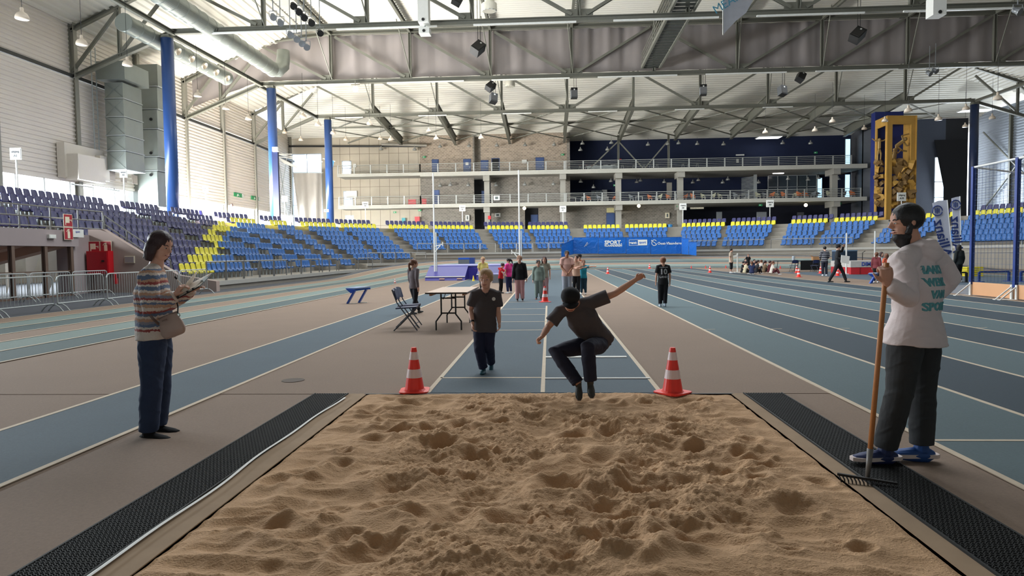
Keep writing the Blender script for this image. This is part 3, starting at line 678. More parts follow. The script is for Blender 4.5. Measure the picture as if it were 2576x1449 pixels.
me.polygons.foreach_set('material_index', mi); me.polygons.foreach_set('use_smooth', [True]*len(fs_))
o = bpy.data.objects.new('stadium_seats', me); C.objects.link(o); o['kind'] = 'stuff'; tag(o, 'blue, yellow and navy seats filling the farther stands around the bend', 'seats')
# front railings
STL = mat('brushed_steel_rail', sr(140, 140, 138), .35, .8, .05)
def front_rail(s0, s1, n, label, skip=.3):
    walk = 1.5 if n >= 9 else 1.05; z = zrow(n-1); t_ = thing('stand_railing', label, 'railing', tuple(sp((s0+s1)/2)[0]+V((0, 0, z))))
    def q(s): p, nr, t = sp(s); e = p+nr*((n-.5)*t+walk-.12); return V((e.x, e.y, z))
    # walk along the front line in panels of about 1.4 m
    S = ss(s0+skip, s1-skip, .5); L_ = 0; pts = [q(s) for s in S]; acc = [0]
    for i in range(1, len(pts)): acc.append(acc[-1]+(pts[i]-pts[i-1]).length)
    m = max(1, int(acc[-1]/1.55))
    def ql(l): i = min(max(int(np.searchsorted(acc, l))-1, 0), len(pts)-2); return pts[i].lerp(pts[i+1], (l-acc[i])/max(acc[i+1]-acc[i], 1e-6))
    for i in range(m):
        a, b_ = ql(acc[-1]*i/m+.05), ql(acc[-1]*(i+1)/m-.05)
        for e in (a, b_): MB().tube([e, e+V((0, 0, .88))], .032, 8).build('post', STL, t_)
        MB().tube([a+V((0, 0, .88)), b_+V((0, 0, .88))], .035, 8).build('top_rail', STL, t_)
for i, (s0, s1, n) in enumerate(SECT[1:12]):
    if i == 8: continue
    front_rail(s0, s1, n, 'steel front railing of the stand, %s block after the tunnel' % ORD(i+1))
# ---- tunnel under the left stand
tun = struct_root('wall_tunnel'); TB = mat('tunnel_beam', sr(158, 146, 146), .85, 0, .1, 1); XT = -19.2
yb, ya = 28.5, 15.0; yk = 26.6
MB().box((-25.6, ya, 2.0), (XT, yk, 2.5)).build('tunnel_beam', TB, tun); MB().box((XT-.02, ya, 1.98), (XT+.06, yk, 2.62)).build('beam_face', TB, tun)
BRS = mat('brown_door_frame', sr(104, 84, 72), .6, 0, .1)
MB().prism([(-19.85, yb-.3, 0), (-14.25, yb-.3, 0), (-14.25, yb-.3, .45), (-15.9, yb-.3, .72), (-19.2, yb-.3, 2.75), (-19.85, yb-.3, 2.75)], (0, .3, 0)).build('stair_side_wall', mat('stair_wall_plaster', sr(168, 150, 142), .85, 0, .1, 1), tun)
MB().box((-20.1, yk, 0), (-19.8, yb, 2.5)).build('return_wall', TB, tun); MB().box((-19.85, yk-.1, 0), (-19.3, yk+.1, 2.0)).build('corner_pier', TB, tun)
for k, y in enumerate((26.3, 24.9, 23.3, 21.7, 20.1, 18.5)):
    MB().box((XT-.12, y-.14, 0), (XT+.04, y+.0, 2.0)).build('door_post', BRS, tun)
    if k < 6:
        MB().box((XT-.06, y-1.5, .02), (XT-.04, y-.14, 1.98)).build('pane', mat('clear_glass', (1, 1, 1), 0, trans=1.), tun)
        MB().box((XT-.09, y-1.6, 0), (XT, y-.14, .08)).build('bottom_rail', BRS, tun); MB().box((XT-.09, y-1.6, .98), (XT, y-.14, 1.03)).build('push_bar', BRS, tun)
TAN = mat('tan_plaster', sr(196, 160, 134), .8, 0, .08, 1)
MB().prism([(-19.4, 26.5, 2.0), (-27, 26.5, 2.0), (-27, 26.5, .2)], (0, -.6, 0)).prism([(-20.4, 25.4, 2.0), (-27, 25.4, 2.0), (-27, 25.4, .5)], (0, -.5, 0)).build('sloping_soffit', TAN, tun)
MB().box((-27.2, ya, 0), (-26.9, yb, .35)).build('red_low_wall', mat('orange_red_wall', sr(200, 96, 66), .7), tun)
b = MB()
for y in np.arange(ya, yb, .62): b.box((-27.15, y, .35), (-27.0, y+.12, 2.0))
for z in np.arange(.35, 2.05, .28): b.box((-27.13, ya, z), (-27.02, yb, z+.04))
MB().box((-26.9, ya, .0), (-25.2, yk, .012)).build('orange_floor', mat('orange_red_wall', (0, 0, 0)), tun)
b.build('window_grid', mat('grid_frame', sr(120, 110, 104), .7), tun)
RN = [V((-16.4, yb, .35)), V((-19.3, yb, 2.35))]
t_ = thing('stair_railing', 'steel railing sloping down the stair beside the tunnel', 'railing', (-17.5, yb, .8))
for f in (0, .33, .66, 1): p = RN[0].lerp(RN[1], f); MB().tube([p, p+V((0, 0, 1.0))], .035, 8).build('post', STL, t_)
for h in (.35, .62, 1.0): MB().tube([RN[0]+V((0, 0, h)), RN[1]+V((0, 0, h))], .03, 8).build('rail', STL, t_)
t_ = thing('tunnel_railing', 'steel railing above the tunnel doors, beneath the purple seats', 'railing', (XT, 22, 2.6))
for y in np.arange(16, 28.6, 1.55):
    MB().tube([(XT-.1, y, 2.55), (XT-.1, y, 3.5)], .03, 8).build('post', STL, t_); 
for h in (.15, .5, .9): MB().tube([(XT-.1, 16, 2.6+h), (XT-.1, 28.4, 2.6+h)], .026, 8).build('rail', STL, t_)
# signs on the tunnel
SIGNR = mat('safety_red', sr(168, 34, 48), .5, 0, .02); CREAM = mat('sign_cream', sr(232, 222, 196), .5)
def fire_sign(pos, right, upv, kinds, label):      # kinds: 'h' hose, 'e' extinguisher, stacked list of (dx, dz, kind)
    t = thing('fire_sign', label, 'sign', pos); M4 = frame(pos, right, upv); Sz = .5
    for dx, dz, kd in kinds:
        def P(x, y, z=0): return M4@V((x+dx, y+dz, z))
        MB().prism([P(-Sz/2, -Sz/2), P(Sz/2, -Sz/2), P(Sz/2, Sz/2), P(-Sz/2, Sz/2)], M4.to_3x3()@V((0, 0, .015))).build('sign_border', CREAM, t)
        k = Sz/2-.02; MB().prism([P(-k, -k, .015), P(k, -k, .015), P(k, k, .015), P(-k, k, .015)], M4.to_3x3()@V((0, 0, .005))).build('sign_face', SIGNR, t)
        nrm = M4.to_3x3()@V((0, 0, .005)); b = MB()
        if kd == 'e': b.prism([P(-.07, -.19, .02), P(.07, -.19, .02), P(.07, .06, .02), P(.03, .11, .02), P(-.03, .11, .02), P(-.07, .06, .02)], nrm).prism([P(-.03, .12, .02), P(.04, .12, .02), P(.04, .18, .02), P(-.06, .16, .02), P(-.13, .07, .02), P(-.11, .06, .02), P(-.05, .13, .02)], nrm)
        else: b.prism([P(-.17, -.1, .02), P(.07, -.1, .02), P(.07, .14, .02), P(-.17, .14, .02)], nrm).prism([P(-.17, -.19, .02), P(-.13, -.19, .02), P(-.13, -.1, .02), P(-.17, -.1, .02)], nrm).prism([P(.08, 0, .02), P(.13, .0, .02), P(.19, .05, .02), P(.19, -.07, .02), P(.13, .03, .02), P(.08, .04, .02)], nrm)
        b.build('pictogram', CREAM, t)
    return t
p = atx(171, 571, XT+.12); fire_sign(tuple(p), (0, 1, 0), (0, 0, 1), [(0, .26, 'h'), (0, -.26, 'e')], 'red fire hose sign over a red extinguisher sign on the tunnel beam')
p = at(252, 621, yb-.36); fire_sign(tuple(p), (1, 0, 0), (0, 0, 1), [(-.26, 0, 'h'), (.26, 0, 'e')], 'pair of red hose and extinguisher signs over the red cabinet')
o = thing('notice_board', 'white paper notice beside the fire signs on the tunnel beam', 'notice', tuple(atx(197, 587, XT+.1)))
MB().cbox(atx(197, 587, XT+.1), (.02, .62, .32)).build('paper', WHITE, o); text('sport', .12, mat('ink_blue', sr(60, 84, 170), .6), frame(atx(196, 583, XT+.12), (0, 1, 0), (0, 0, 1)), o)
o = thing('emergency_light', 'small white emergency light box on the tunnel beam', 'light', tuple(atx(129, 595, XT+.1))); p = atx(129, 595, XT+.1)
MB().cbox(p, (.12, .36, .15)).build('housing', WHITE, o); MB().cbox(p+V((.06, 0, -.01)), (.02, .3, .1)).build('lens', mat('lamp_lens', sr(230, 232, 226), .2), o)
o = thing('hose_cabinet', 'red fire hose cabinet at the foot of the stair wall', 'cabinet', (-18.3, yb-.5, .5)); a, c_ = at(227, 632, yb-.4), at(283, 683, yb-.4)
MB().box((a.x, yb-.66, c_.z-.1), (c_.x, yb-.3, a.z)).build('body', REDP, o); MB().box((a.x+.03, yb-.69, c_.z-.06), (c_.x-.03, yb-.66, a.z-.04)).build('door', mat('cabinet_red', sr(176, 22, 36), .35), o)
MB().box((c_.x-.26, yb-.72, (a.z+c_.z)/2-.02), (c_.x-.15, yb-.69, (a.z+c_.z)/2+.05)).build('latch', BLACK, o)
o = thing('red_extinguisher', 'small red fire extinguisher hanging right of the red cabinet', 'extinguisher', tuple(at(291, 690, yb-.45))); p = at(291, 700, yb-.45)
MB().lathe(p+V((0, 0, -.25)), [(.0, 0), (.08, .01), (.085, .42), (.04, .48), (.02, .5)], 12).build('cylinder', REDP, o); MB().tube([p+V((0, 0, .25)), p+V((.08, 0, .2)), p+V((.1, 0, 0))], .015, 6).build('hose', BLACK, o)
o = thing('wall_panel_frame', 'cream outlined square panel on the stair wall behind the woman', 'panel', tuple(at(326, 652, yb-.35))); a, c_ = at(313, 644, yb-.33), at(339, 662, yb-.33)
MB().box((a.x, yb-.34, c_.z), (c_.x, yb-.31, a.z)).build('outline', CREAM, o); MB().box((a.x+.03, yb-.36, c_.z+.03), (c_.x-.03, yb-.33, a.z-.03)).build('panel_face', TB, o)
# ================================================================ CONES
CONER = mat('cone_red', sr(252, 62, 48), .35, 0, .05); CONEW = mat('cone_white_sleeve', sr(246, 226, 226), .4, 0, .06)
def cone(x, y, h, label, red=CONER, bands=True, rot=.4, z=0, grp=None):
    o = thing('traffic_cone', label, 'cone', (x, y, z), grp); k = h/.47; r0, r1 = .105*k, .028*k; rr = lambda t: r0+(r1-r0)*t
    R = Matrix.Rotation(rot, 3, 'Z'); q = .165*k; t_ = .016*k
    b = MB(); pts = []
    for a in range(4):
        for da in (-.22, 0, .22):
            an = math.pi/4+a*math.pi/2+da; d = q*(1.22 if da == 0 else 1.14); pts.append(V((x, y, z))+R@V((d*math.cos(an)*.97, d*math.sin(an)*.97, .0)))
    b.prism(pts, (0, 0, t_)).build('base', red, o)
    zs = [0, .30, .5, .72, .9, 1.0] if bands else [0, 1.0]
    for i in range(len(zs)-1):
        e = .0 if i % 2 == 0 else .002*k
        MB().lathe((x, y, z+t_), [(rr(zs[i])+e+(.012*k if i == 0 else 0), h*zs[i]*.965), (rr(zs[i]+.03)+e, h*(zs[i]+.03)*.965), (rr(zs[i+1])+e, h*zs[i+1]*.965)], 20).build('white_band' if i % 2 else 'cone_body', CONEW if i % 2 else red, o, smooth=False)
    return o
def gcone(u, v, h, label, **k): p = gp(u, v); return cone(p.x, p.y, h, label, **k)
gcone(1043, 984, .47, 'red and white cone left of the runway end, by the sand', rot=.1); gcone(1692, 988, .47, 'red and white cone right of the runway end, base tilted towards the sand', rot=.75)
gcone(1371, 760, .48, 'red and white cone in the middle of the runway, by the waiting children')
gcone(1529, 689, .47, 'red and white cone at the start of the sprint lanes, nearer of two'); gcone(1634, 676, .47, 'red and white cone at the start of the sprint lanes, farther of two')
gcone(1786, 686, .47, 'red and white cone left of the beige-clad woman, on the sprint lanes'); gcone(2009, 697, .47, 'red and white cone before the black tables, nearer of two')
gcone(2004, 687, .47, 'red and white cone before the black tables, farther of two'); gcone(2064, 688, .47, 'red and white cone left of the man in the striped jumper')
gcone(2107, 694, .45, 'red and white cone behind the legs of the man with a cap')
for u, v, l in ((1739, 675, 'small red cone, leftmost of three along the bend'), (1775, 675, 'small red cone, middle of three along the bend'), (1826, 674.5, 'small red cone, rightmost of three along the bend'), (1963, 676, 'plain red cone left of the black tables')):
    gcone(u, v, .25, l, bands=False)
gcone(993.6, 713, .27, 'small faded red cone behind the folding chairs', red=mat('faded_red', sr(170, 110, 100), .6), bands=True)
gcone(1191, 707, .30, 'small yellow cone beside the blue landing mat', red=mat('cone_yellow', sr(226, 196, 44), .4), bands=False)
# ================================================================ folding table and chairs
TBLT = mat('beige_table_top', sr(212, 180, 156), .35, 0, .06, 3)
o = thing('folding_table', 'rectangular folding table with beige top and black bent legs', 'table', (-1.95, 13.6, 0)); x0, x1, y0, y1, zt_ = -2.34, -1.55, 12.62, 14.75, .745
MB().box((x0, y0, zt_-.03), (x1, y1, zt_)).build('table_top', TBLT, o); MB().box((x0-.004, y0-.004, zt_-.026), (x1+.004, y1+.004, zt_-.008)).build('edge_band', BLACK, o)
MB().box((x0+.06, y0+.1, zt_-.07), (x0+.1, y1-.1, zt_-.03)).box((x1-.1, y0+.1, zt_-.07), (x1-.06, y1-.1, zt_-.03)).build('frame_rail', mat('raw_wood', sr(180, 130, 95), .7), o)
for yy in (12.9, 14.3):
    for s_ in (-1, 1):
        xc = -1.945; MB().tube([(xc+s_*.14, yy, zt_-.04), (xc+s_*.14, yy, .31), (xc+s_*.245, yy, .17), (xc+s_*.245, yy, .0)], .016, 8).build('leg', BLACK, o)
    for zz in (.33, .55 if yy > 13 else .62): MB().tube([(-2.085, yy, zz), (-1.805, yy, zz)], .014, 8).build('cross_bar', BLACK, o)
    MB().tube([(-1.945-.1, yy, .6), (-1.945-.1, yy+(.35 if yy < 13 else -.35), zt_-.05)], .008, 6).build('brace', BLACK, o)
CHN = mat('navy_chair_plastic', sr(34, 48, 88), .4); CHM = mat('chair_tube', sr(96, 102, 112), .35, .7)
def folding_chair(x, y, rz, label):
    o = thing('folding_chair', label, 'chair', (x, y, 0)); R = Matrix.Rotation(rz, 3, 'Z'); T = lambda a, b_, c_: V((x, y, 0))+R@V((a, b_, c_))
    for s_ in (-.2, .2):
        MB().tube([T(-.26, s_, .80), T(-.17, s_, .55), T(.21, s_*1.08, .012)], .012, 8).build('long_leg', CHM, o)
        MB().tube([T(.20, s_*.9, .44), T(-.24, s_*1.0, .012)], .012, 8).build('short_leg', CHM, o)
    b = MB()
    for k_ in range(6): pass
    b.prism([T(-.20, -.19, .425), T(.20, -.19, .445), T(.20, .19, .445), T(-.20, .19, .425)], (0, 0, .022)).build('seat', CHN, o)
    vs_ = []
    for k_ in range(9):
        a = -1+k_/4; bow = .045*(a*a); zc = .03*(1-abs(a)**4)
        vs_.append([T(-.205-bow*-1-.0, a*.215, .60), T(-.255+bow, a*.215, .785+zc)])
    b = MB(); L2 = []
    for p, q in vs_: L2 += [p, q, q+R@V((-.02, 0, 0)), p+R@V((-.02, 0, 0))]
    b.add(L2, [(4*i+e, 4*i+(e+1) % 4, 4*i+4+(e+1) % 4, 4*i+4+e) for i in range(8) for e in range(4)]+[(0, 3, 2, 1), (32, 33, 34, 35)]).build('backrest', CHN, o, smooth=False)
    for a, h in ((.15, .08), (-.14, .12)): MB().tube([T(a, -.205, h), T(a, .205, h)], .009, 6).build('stretcher', CHM, o)
folding_chair(-2.76, 12.95, .10, 'navy folding chair, nearer of two beside the folding table')
folding_chair(-2.84, 13.55, .02, 'navy folding chair, farther of two beside the folding table')
# blue angled stand
BLS = mat('blue_painted_steel', sr(24, 78, 176), .35, 0, .05)
def block_stand(p, s_, label, mir=1):
    o = thing('track_bench', label, 'bench', tuple(p)); q = lambda a, b_, c_: V(p)+V((a*mir*s_, b_*s_, c_*s_))
    MB().prism([q(-.32, -.12, .45), q(.05, -.2, .46), q(.34, .25, .48), q(-.1, .25, .47)], (0, 0, .03)).build('top_plate', mat('white_blue_plate', sr(150, 170, 205), .4), o)
    MB().prism([q(-.33, -.15, .46), q(-.05, -.2, .45), q(-.04, -.2, .35), q(-.16, -.18, .32)], (0, .06, 0)).prism([q(-.05, -.2, .45), q(.33, .24, .47), q(.33, .24, .42), q(-.05, -.2, .39)], (.0, .05, 0)).build('side_plate', BLS, o)
    for a, b_ in ((-.02, -.18), (.22, .22)):
        MB().bar(q(a-.24, b_, .01), q(a, b_, .42), .13*s_, .05*s_).build('leg', BLS, o); MB().prism([q(a-.28, b_-.05, 0), q(a+.02, b_-.05, 0), q(a+.02, b_+.05, 0), q(a-.28, b_+.05, 0)], (0, 0, .012)).build('foot_plate', GALV, o)
block_stand(gp(900, 763), 1.0, 'blue slanted steel stand on the brown track left of the chairs'); block_stand(gp(2198, 713), .9, 'blue slanted steel stand beside the girls at right', 1)
# ================================================================ landing mats, standards
VIO = mat('violet_blue_vinyl', sr(54, 48, 138), .4, 0, .08, 1); VIOD = mat('violet_blue_dark', sr(40, 38, 120), .45, 0, .08)
o = thing('landing_mat', 'violet blue pole vault landing mat with sloping front section', 'mat', (-4.5, 41, 0))
MB().box((-6.9, 39.6, .0), (-1.75, 45, .78)).build('main_block', VIO, o); MB().box((-6.95, 39.55, .78), (-1.7, 45.05, .83)).build('top_edge', mat('pale_violet', sr(150, 150, 200), .5), o)
for xa, xb in ((-7.02, -4.75), (-4.1, -1.9)):
    MB().prism([(xa, 37.9, 0), (xa, 39.55, 0), (xa, 39.55, .8), (xa, 38.0, .2 if xa < -5 else .3)], (xb-xa, 0, 0)).build('sloping_section', VIOD if xa > -5 else VIO, o)
    MB().bar((xa, 37.95, .22 if xa < -5 else .32), (xb, 37.95, .22 if xa < -5 else .32), .05, .05).build('piping', WHITE, o)
for xa in (-6.2, -5.2): MB().box((xa, 37.86, .07), (xa+.3, 37.9, .13)).build('label_patch', mat('peach_patch', sr(220, 180, 160), .6), o)
o = thing('grey_mat', 'low grey foam block behind the children in red and pink', 'mat', (-3, 33.6, 0)); a, c_ = gp(1238, 712), gp(1296, 712)
MB().box((a.x, a.y, 0), (c_.x, a.y+1.0, .42)).build('foam', mat('grey_vinyl', sr(98, 100, 106), .5), o); MB().box((a.x, a.y, .42), (c_.x, a.y+1.0, .47)).build('cover_edge', mat('pale_violet', sr(150, 150, 200), .5), o)
def standard(x, y, h, label, arm, zarm, sgn=1):
    o = thing('vault_standard', label, 'standard', (x, y, 0))
    MB().tube([(x, y, 0), (x, y, h)], .045, 10).build('upright', WHITE, o); MB().tube([(x+.11, y, 0), (x+.11, y, h*.45)], .035, 8).build('inner_tube', GALV, o)
    MB().box((x-.3, y-.5, 0), (x+.4, y+.3, .06)).build('base', BLACK, o)
    MB().bar((x, y, zarm), (x+sgn*arm, y, zarm+.12), .07, .05).bar((x, y, zarm-.35), (x+sgn*arm*.7, y, zarm+.05), .06, .05).bar((x+sgn*arm, y, zarm), (x+sgn*arm, y, zarm+.25), .05, .05).build('bracket', WHITE, o)
a = at(1092, 660, 38.6); standard(a.x, 38.9-.1, 6.15, 'tall white pole vault standard on the left, by the violet mat', .48, 1.95)
MB().box((a.x-.3, 37.4, .5), (a.x+.1, 37.8, .95)); a = at(1307.5, 660, 38.6); standard(a.x, 38.6, 6.2, 'tall white pole vault standard behind the girl in pink trousers', .45, 1.45, -1)
o = thing('equipment_box', 'grey box with blue top on the far banked lanes', 'box', (-7.1, 58, .5)); a, c_ = at(1153, 665.5, 58), at(1192, 648, 58)
MB().box((a.x, 58, a.z-.2), (c_.x-.4, 59, c_.z-.15)).build('body', mat('box_grey', sr(92, 98, 106), .6), o); MB().box((a.x, 57.98, c_.z-.15), (c_.x-.4, 59, c_.z)).build('lid', BLS, o); MB().box((c_.x-.4, 58, a.z-.2), (c_.x, 59, c_.z)).build('side_panel', mat('deep_blue', sr(24, 56, 130), .5), o)
# right hand high jump
o = thing('landing_mat', 'red and white high jump mat at right', 'mat', (20, 41, 0)); a, c_ = gp(2131, 690), gp(2238, 692)
MB().box((a.x, 40.6, 0), (a.x+3.6, 43.4, .42)).build('red_base', mat('mat_red', sr(196, 44, 52), .45), o); MB().box((a.x-.02, 40.58, .42), (a.x+3.62, 43.4, .78)).build('white_cover', mat('mat_white', sr(196, 192, 186), .5), o)
text('DIMA', .3, mat('ink_blue', sr(60, 84, 170), .6), frame((a.x+.95, 40.56, .6), (1, 0, 0), (0, 0, 1)), o, bold=.01)
for xs in (.5, 1.4, 2.3): MB().box((a.x+xs, 40.57, .02), (a.x+xs+.02, 40.6, .42)).build('seam', mat('seam_dark', sr(120, 20, 28), .6), o)
for u, v0, v1, l in ((2128.5, 586, 690, 'white high jump upright left of the red mat'), (2200, 581, 690, 'white high jump upright right of the red mat'), (1855, 637, 686, 'short white upright post beside the seated children')):
    p = gp(u, v1); q = at(u, v0, p.y); o = thing('jump_upright', l, 'post', tuple(p)); MB().tube([p, (p.x, p.y, q.z)], .045, 10).build('upright', WHITE, o); MB().box((p.x-.2, p.y-.25, 0), (p.x+.2, p.y+.25, .05)).build('base', WHITE, o)
    if u < 1900: MB().bar((p.x-.45, p.y, q.z-.3), (p.x, p.y, q.z-.15), .1, .12).build('head_box', WHITE, o)
# judges' tables
o = thing('judge_table', 'black judging tables with dark cloth beyond the seated children', 'table', tuple(gp(2015, 683)))
a = gp(2000, 683)
for i, u in enumerate((1976, 2036)):
    c_ = gp(u, 683); MB().box((c_.x-.8, a.y-.35, .72), (c_.x+.75, a.y+.4, .76)).build('table_top', BLACK, o)
    for s_ in (-.6, .6): MB().tube([(c_.x+s_, a.y, .72), (c_.x+s_-.1, a.y, 0)], .02, 6).build('leg', BLACK, o)
c_ = gp(2036, 683); MB().box((c_.x-.6, a.y-.38, .1), (c_.x+.7, a.y-.36, .74)).build('table_cloth', mat('black_cloth', sr(16, 17, 22), .9), o)
c_ = at(2057, 651, a.y); o = thing('cardboard_box', 'small brown cardboard box on the black judging table', 'box', tuple(c_)); MB().box((c_.x-.35, a.y-.1, .76), (c_.x+.2, a.y+.2, 1.02)).build('carton', mat('cardboard', sr(186, 140, 96), .8), o); MB().prism([(c_.x-.35, a.y-.1, 1.02), (c_.x-.5, a.y-.2, 1.08), (c_.x-.5, a.y+.1, 1.08), (c_.x-.35, a.y+.2, 1.02)], (0, 0, .01)).build('flap', mat('cardboard', (1, 1, 1)), o)
c_ = at(1996, 652, a.y); o = thing('water_jug', 'clear plastic jug on the black judging table', 'jug', (c_.x, a.y, .76)); MB().lathe((c_.x, a.y, .76), [(.0, 0), (.09, 0), (.1, .26), (.08, .3)], 12).build('jug_body', mat('milky_plastic', sr(190, 200, 210), .3), o); MB().tube([(c_.x+.1, a.y, .82), (c_.x+.17, a.y, .9), (c_.x+.1, a.y, 1.0)], .015, 6).build('jug_handle', WHITE, o)
for u, sx_ in ((1938, 0), (1973, 0)):
    pass
for u, l in ((1990, 'black folding chair draped with a coat, left of the judging table'), (2042, 'black folding chair on the right, before the judging table')):
    c_ = gp(u, 684); folding_chair(c_.x, c_.y-.5, math.pi/2+.1, l)
o = thing('scoreboard_cabinet', 'dark blue wheeled cabinet behind the man with a cap', 'cabinet', tuple(gp(2133, 675))); p = gp(2133, 675)
MB().box((p.x-.9, p.y, .15), (p.x+.7, p.y+.8, 1.35)).build('body', mat('slate_cabinet', sr(34, 54, 76), .5), o); MB().box((p.x-.92, p.y-.02, 1.35), (p.x+.72, p.y+.82, 1.42)).build('lid', mat('pale_blue_lid', sr(120, 150, 180), .4), o)
for s_ in (-.7, .5): MB().lathe((p.x+s_, p.y+.1, .08), [(.02, -.03), (.08, -.03), (.08, .03), (.02, .03)], 10, (1, 0, 0)).build('wheel', BLACK, o)
MB().tube([(p.x+1.1, p.y, 0), (p.x+1.1, p.y, 1.2), (p.x+1.3, p.y, 1.35)], .03, 6).build('monitor_arm', BLACK, o)
# ================================================================ blue pads with lettering
PAD = mat('blue_pad_vinyl', sr(22, 96, 184), .3, 0, .05, 2); nt, N, L, bs = nodes_of(PAD)
tc = N.new('ShaderNodeTexCoord'); n1 = N.new('ShaderNodeTexNoise'); n1.inputs['Scale'].default_value = 1.6; n1.inputs['Detail'].default_value = 2; n1.inputs['Distortion'].default_value = 1.4; bp = N.new('ShaderNodeBump'); bp.inputs['Strength'].default_value = .6; bp.inputs['Distance'].default_value = .12
L.new(tc.outputs['Object'], n1.inputs['Vector']); L.new(n1.outputs['Fac'], bp.inputs['Height']); L.new(bp.outputs[0], bs.inputs['Normal'])
YPAD = 66.6; PADW = WHITE
def pad(P0, P1, ub, ut, name, label, tpad=.25):
    p, q, r_, s_ = P0, P1, ut, ub
edges = [1442, 1505, 1575, 1637, 1715]
for i in range(4):
    a, c_ = at(edges[i]+.5, 638.5+(.6 if i == 3 else 0), YPAD), at(edges[i+1]-.5, 596.5+(-.6 if i > 1 else 0), YPAD)
    o = thing('wall_pad', ['blue wall pad with small white emblem, first of four', 'blue wall pad with two lines of white lettering', 'blue wall pad with a white half-filled box logo', 'blue wall pad with swirl logo, rightmost of the large four'][i], 'pad', ((a.x+c_.x)/2, YPAD, a.z), 'blue wall pads before the far stand')
    MB().box((a.x, YPAD, a.z), (c_.x, YPAD+.3, c_.z)).build('pad_body', PAD, o); MB().box((a.x, YPAD-.01, c_.z-.03), (c_.x, YPAD+.31, c_.z)).build('welt', mat('pad_edge', sr(14, 70, 150), .4), o)
    xm, zm = (a.x+c_.x)/2, (a.z+c_.z)/2; F = lambda x, z: frame((x, YPAD-.012, z), (1, 0, 0), (0, 0, 1))
    if i == 0:
        b = MB()
        for k_ in range(5): b.tube([(xm-.15+.06*k_, YPAD-.012, zm-.15+.1*k_), (xm-.05+.05*k_, YPAD-.012, zm+.0+.08*k_), (xm+.1+.03*k_, YPAD-.012, zm-.05+.06*k_)], .015, 5)
        b.build('emblem', WHITE, o)
    if i == 1: text('SPORT.', .52, WHITE, F(xm+.1, zm+.28), o, bold=.02); text('VLAANDEREN', .27, WHITE, F(xm+.1, zm-.02), o, bold=.012)
    if i == 2:
        MB().box((xm-.05, YPAD-.015, zm), (xm+.85, YPAD-.008, zm+.55)).build('logo_box', WHITE, o); text('gent:', .38, WHITE, F(xm-.5, zm+.26), o, bold=.012); text('sport', .30, PAD, F(xm+.4, zm+.28), o, bold=.01, ext=.006)
        b = MB(); 
        for p_, q_ in (((-.9, 0), (-.05, 0)), ((-.9, .55), (-.05, .55)), ((-.9, 0), (-.9, .55))): b.bar((xm+p_[0], YPAD-.012, zm+p_[1]), (xm+q_[0], YPAD-.012, zm+q_[1]), .03, .03)
        b.build('logo_outline', WHITE, o)
    if i == 3:
        text('Oost-Vlaanderen', .35, WHITE, F(xm+.38, zm+.2), o, bold=.008); b = MB()
        b.tube([(xm-1.15+.24*math.cos(t), YPAD-.012, zm+.28+.28*math.sin(t)) for t in np.arange(.6, 6.1, .3)], .03, 6); b.tube([(xm-1.2+.3*math.cos(t)*.9, YPAD-.012, zm+.05+.55*t/3) for t in np.arange(0, 3, .3)], .03, 6); b.build('swirl', WHITE, o)
for i, (u0, v0, u1, v1, u2, v2, u3, v3, Y0, Y1, l) in enumerate(((1412, 646, 1417, 645, 1417, 613, 1412, 613, 62.5, 62.6, 'narrow blue pad end, far left of the pad wall'), (1417, 645.5, 1442, 639.5, 1442, 603, 1417, 613, 62.6, 66.5, 'blue angled side pad left of the lettered pads'),
                                                          (1715, 639, 1732, 640.5, 1732, 600, 1715, 600, 66.5, 65.4, 'blue angled side pad right of the lettered pads'), (1733, 640.5, 1752, 643, 1752, 609, 1733, 609, 65.3, 64.2, 'low blue pad, rightmost of the pad wall'))):
    P = [at(u0, v0, Y0), at(u1, v1, Y1), at(u2, v2, Y1), at(u3, v3, Y0)]; o = thing('wall_pad', l, 'pad', tuple(P[0]), 'blue wall pads before the far stand'); MB().prism(P, (.05, .3, 0)).build('pad_body', PAD, o); MB().bar(P[3], P[2], .06, .04).build('welt', mat('pad_edge', (0, 0, 0)), o)
# ================================================================ barriers
def barrier(x, y0, y1, label, rot=0.0, grp='crowd barriers by the tunnel', nb=16):
    o = thing('crowd_barrier', label, 'barrier', (x, (y0+y1)/2, 0), grp); y0 += .05; y1 -= .05; r = .12
    pts = [(x, y0, .22), (x, y0, 1.0-r), (x, y0+r*.3, 1.0-r*.3), (x, y0+r, 1.0), (x, y1-r, 1.0), (x, y1-r*.3, 1.0-r*.3), (x, y1, 1.0-r), (x, y1, .22), (x, y0, .22)]
    MB().tube(pts, .019, 8, cap=False).build('outer_tube', GALV, o)
    b = MB()
    for i in range(1, nb): yy = y0+(y1-y0)*i/nb; b.tube([(x, yy, .22), (x, yy, .99)], .007, 5); 
    for i in range(1, nb): yy = y0+(y1-y0)*i/nb; MB().tube([(x, yy, .22), (x, yy, .99)], .007, 5).build('upright_bar', GALV, o)
    for yy in (y0+.05, y1-.05):
        MB().tube([(x-.32, yy, .0), (x-.22, yy, .12), (x-.1, yy, .2), (x+.1, yy, .2), (x+.22, yy, .12), (x+.32, yy, .0)], .018, 7).build('foot', GALV, o)
for i, (x, y0, y1) in enumerate(((-13.95, 14.1, 16.2), (-13.95, 16.2, 18.3), (-13.9, 18.3, 20.4), (-13.85, 20.4, 22.5), (-13.85, 22.5, 24.6), (-13.85, 24.6, 26.7))):
    barrier(x, y0, y1, 'steel crowd barrier on the track side, %s one counted from the left edge' % ORD(i+1))
for i, (y0, y1) in enumerate(((18.1, 20.2), (20.2, 22.3), (22.3, 24.4), (24.4, 26.5))): barrier(-17.9, y0, y1, 'steel crowd barrier close to the glass doors, %s one from the left' % ORD(i+1))
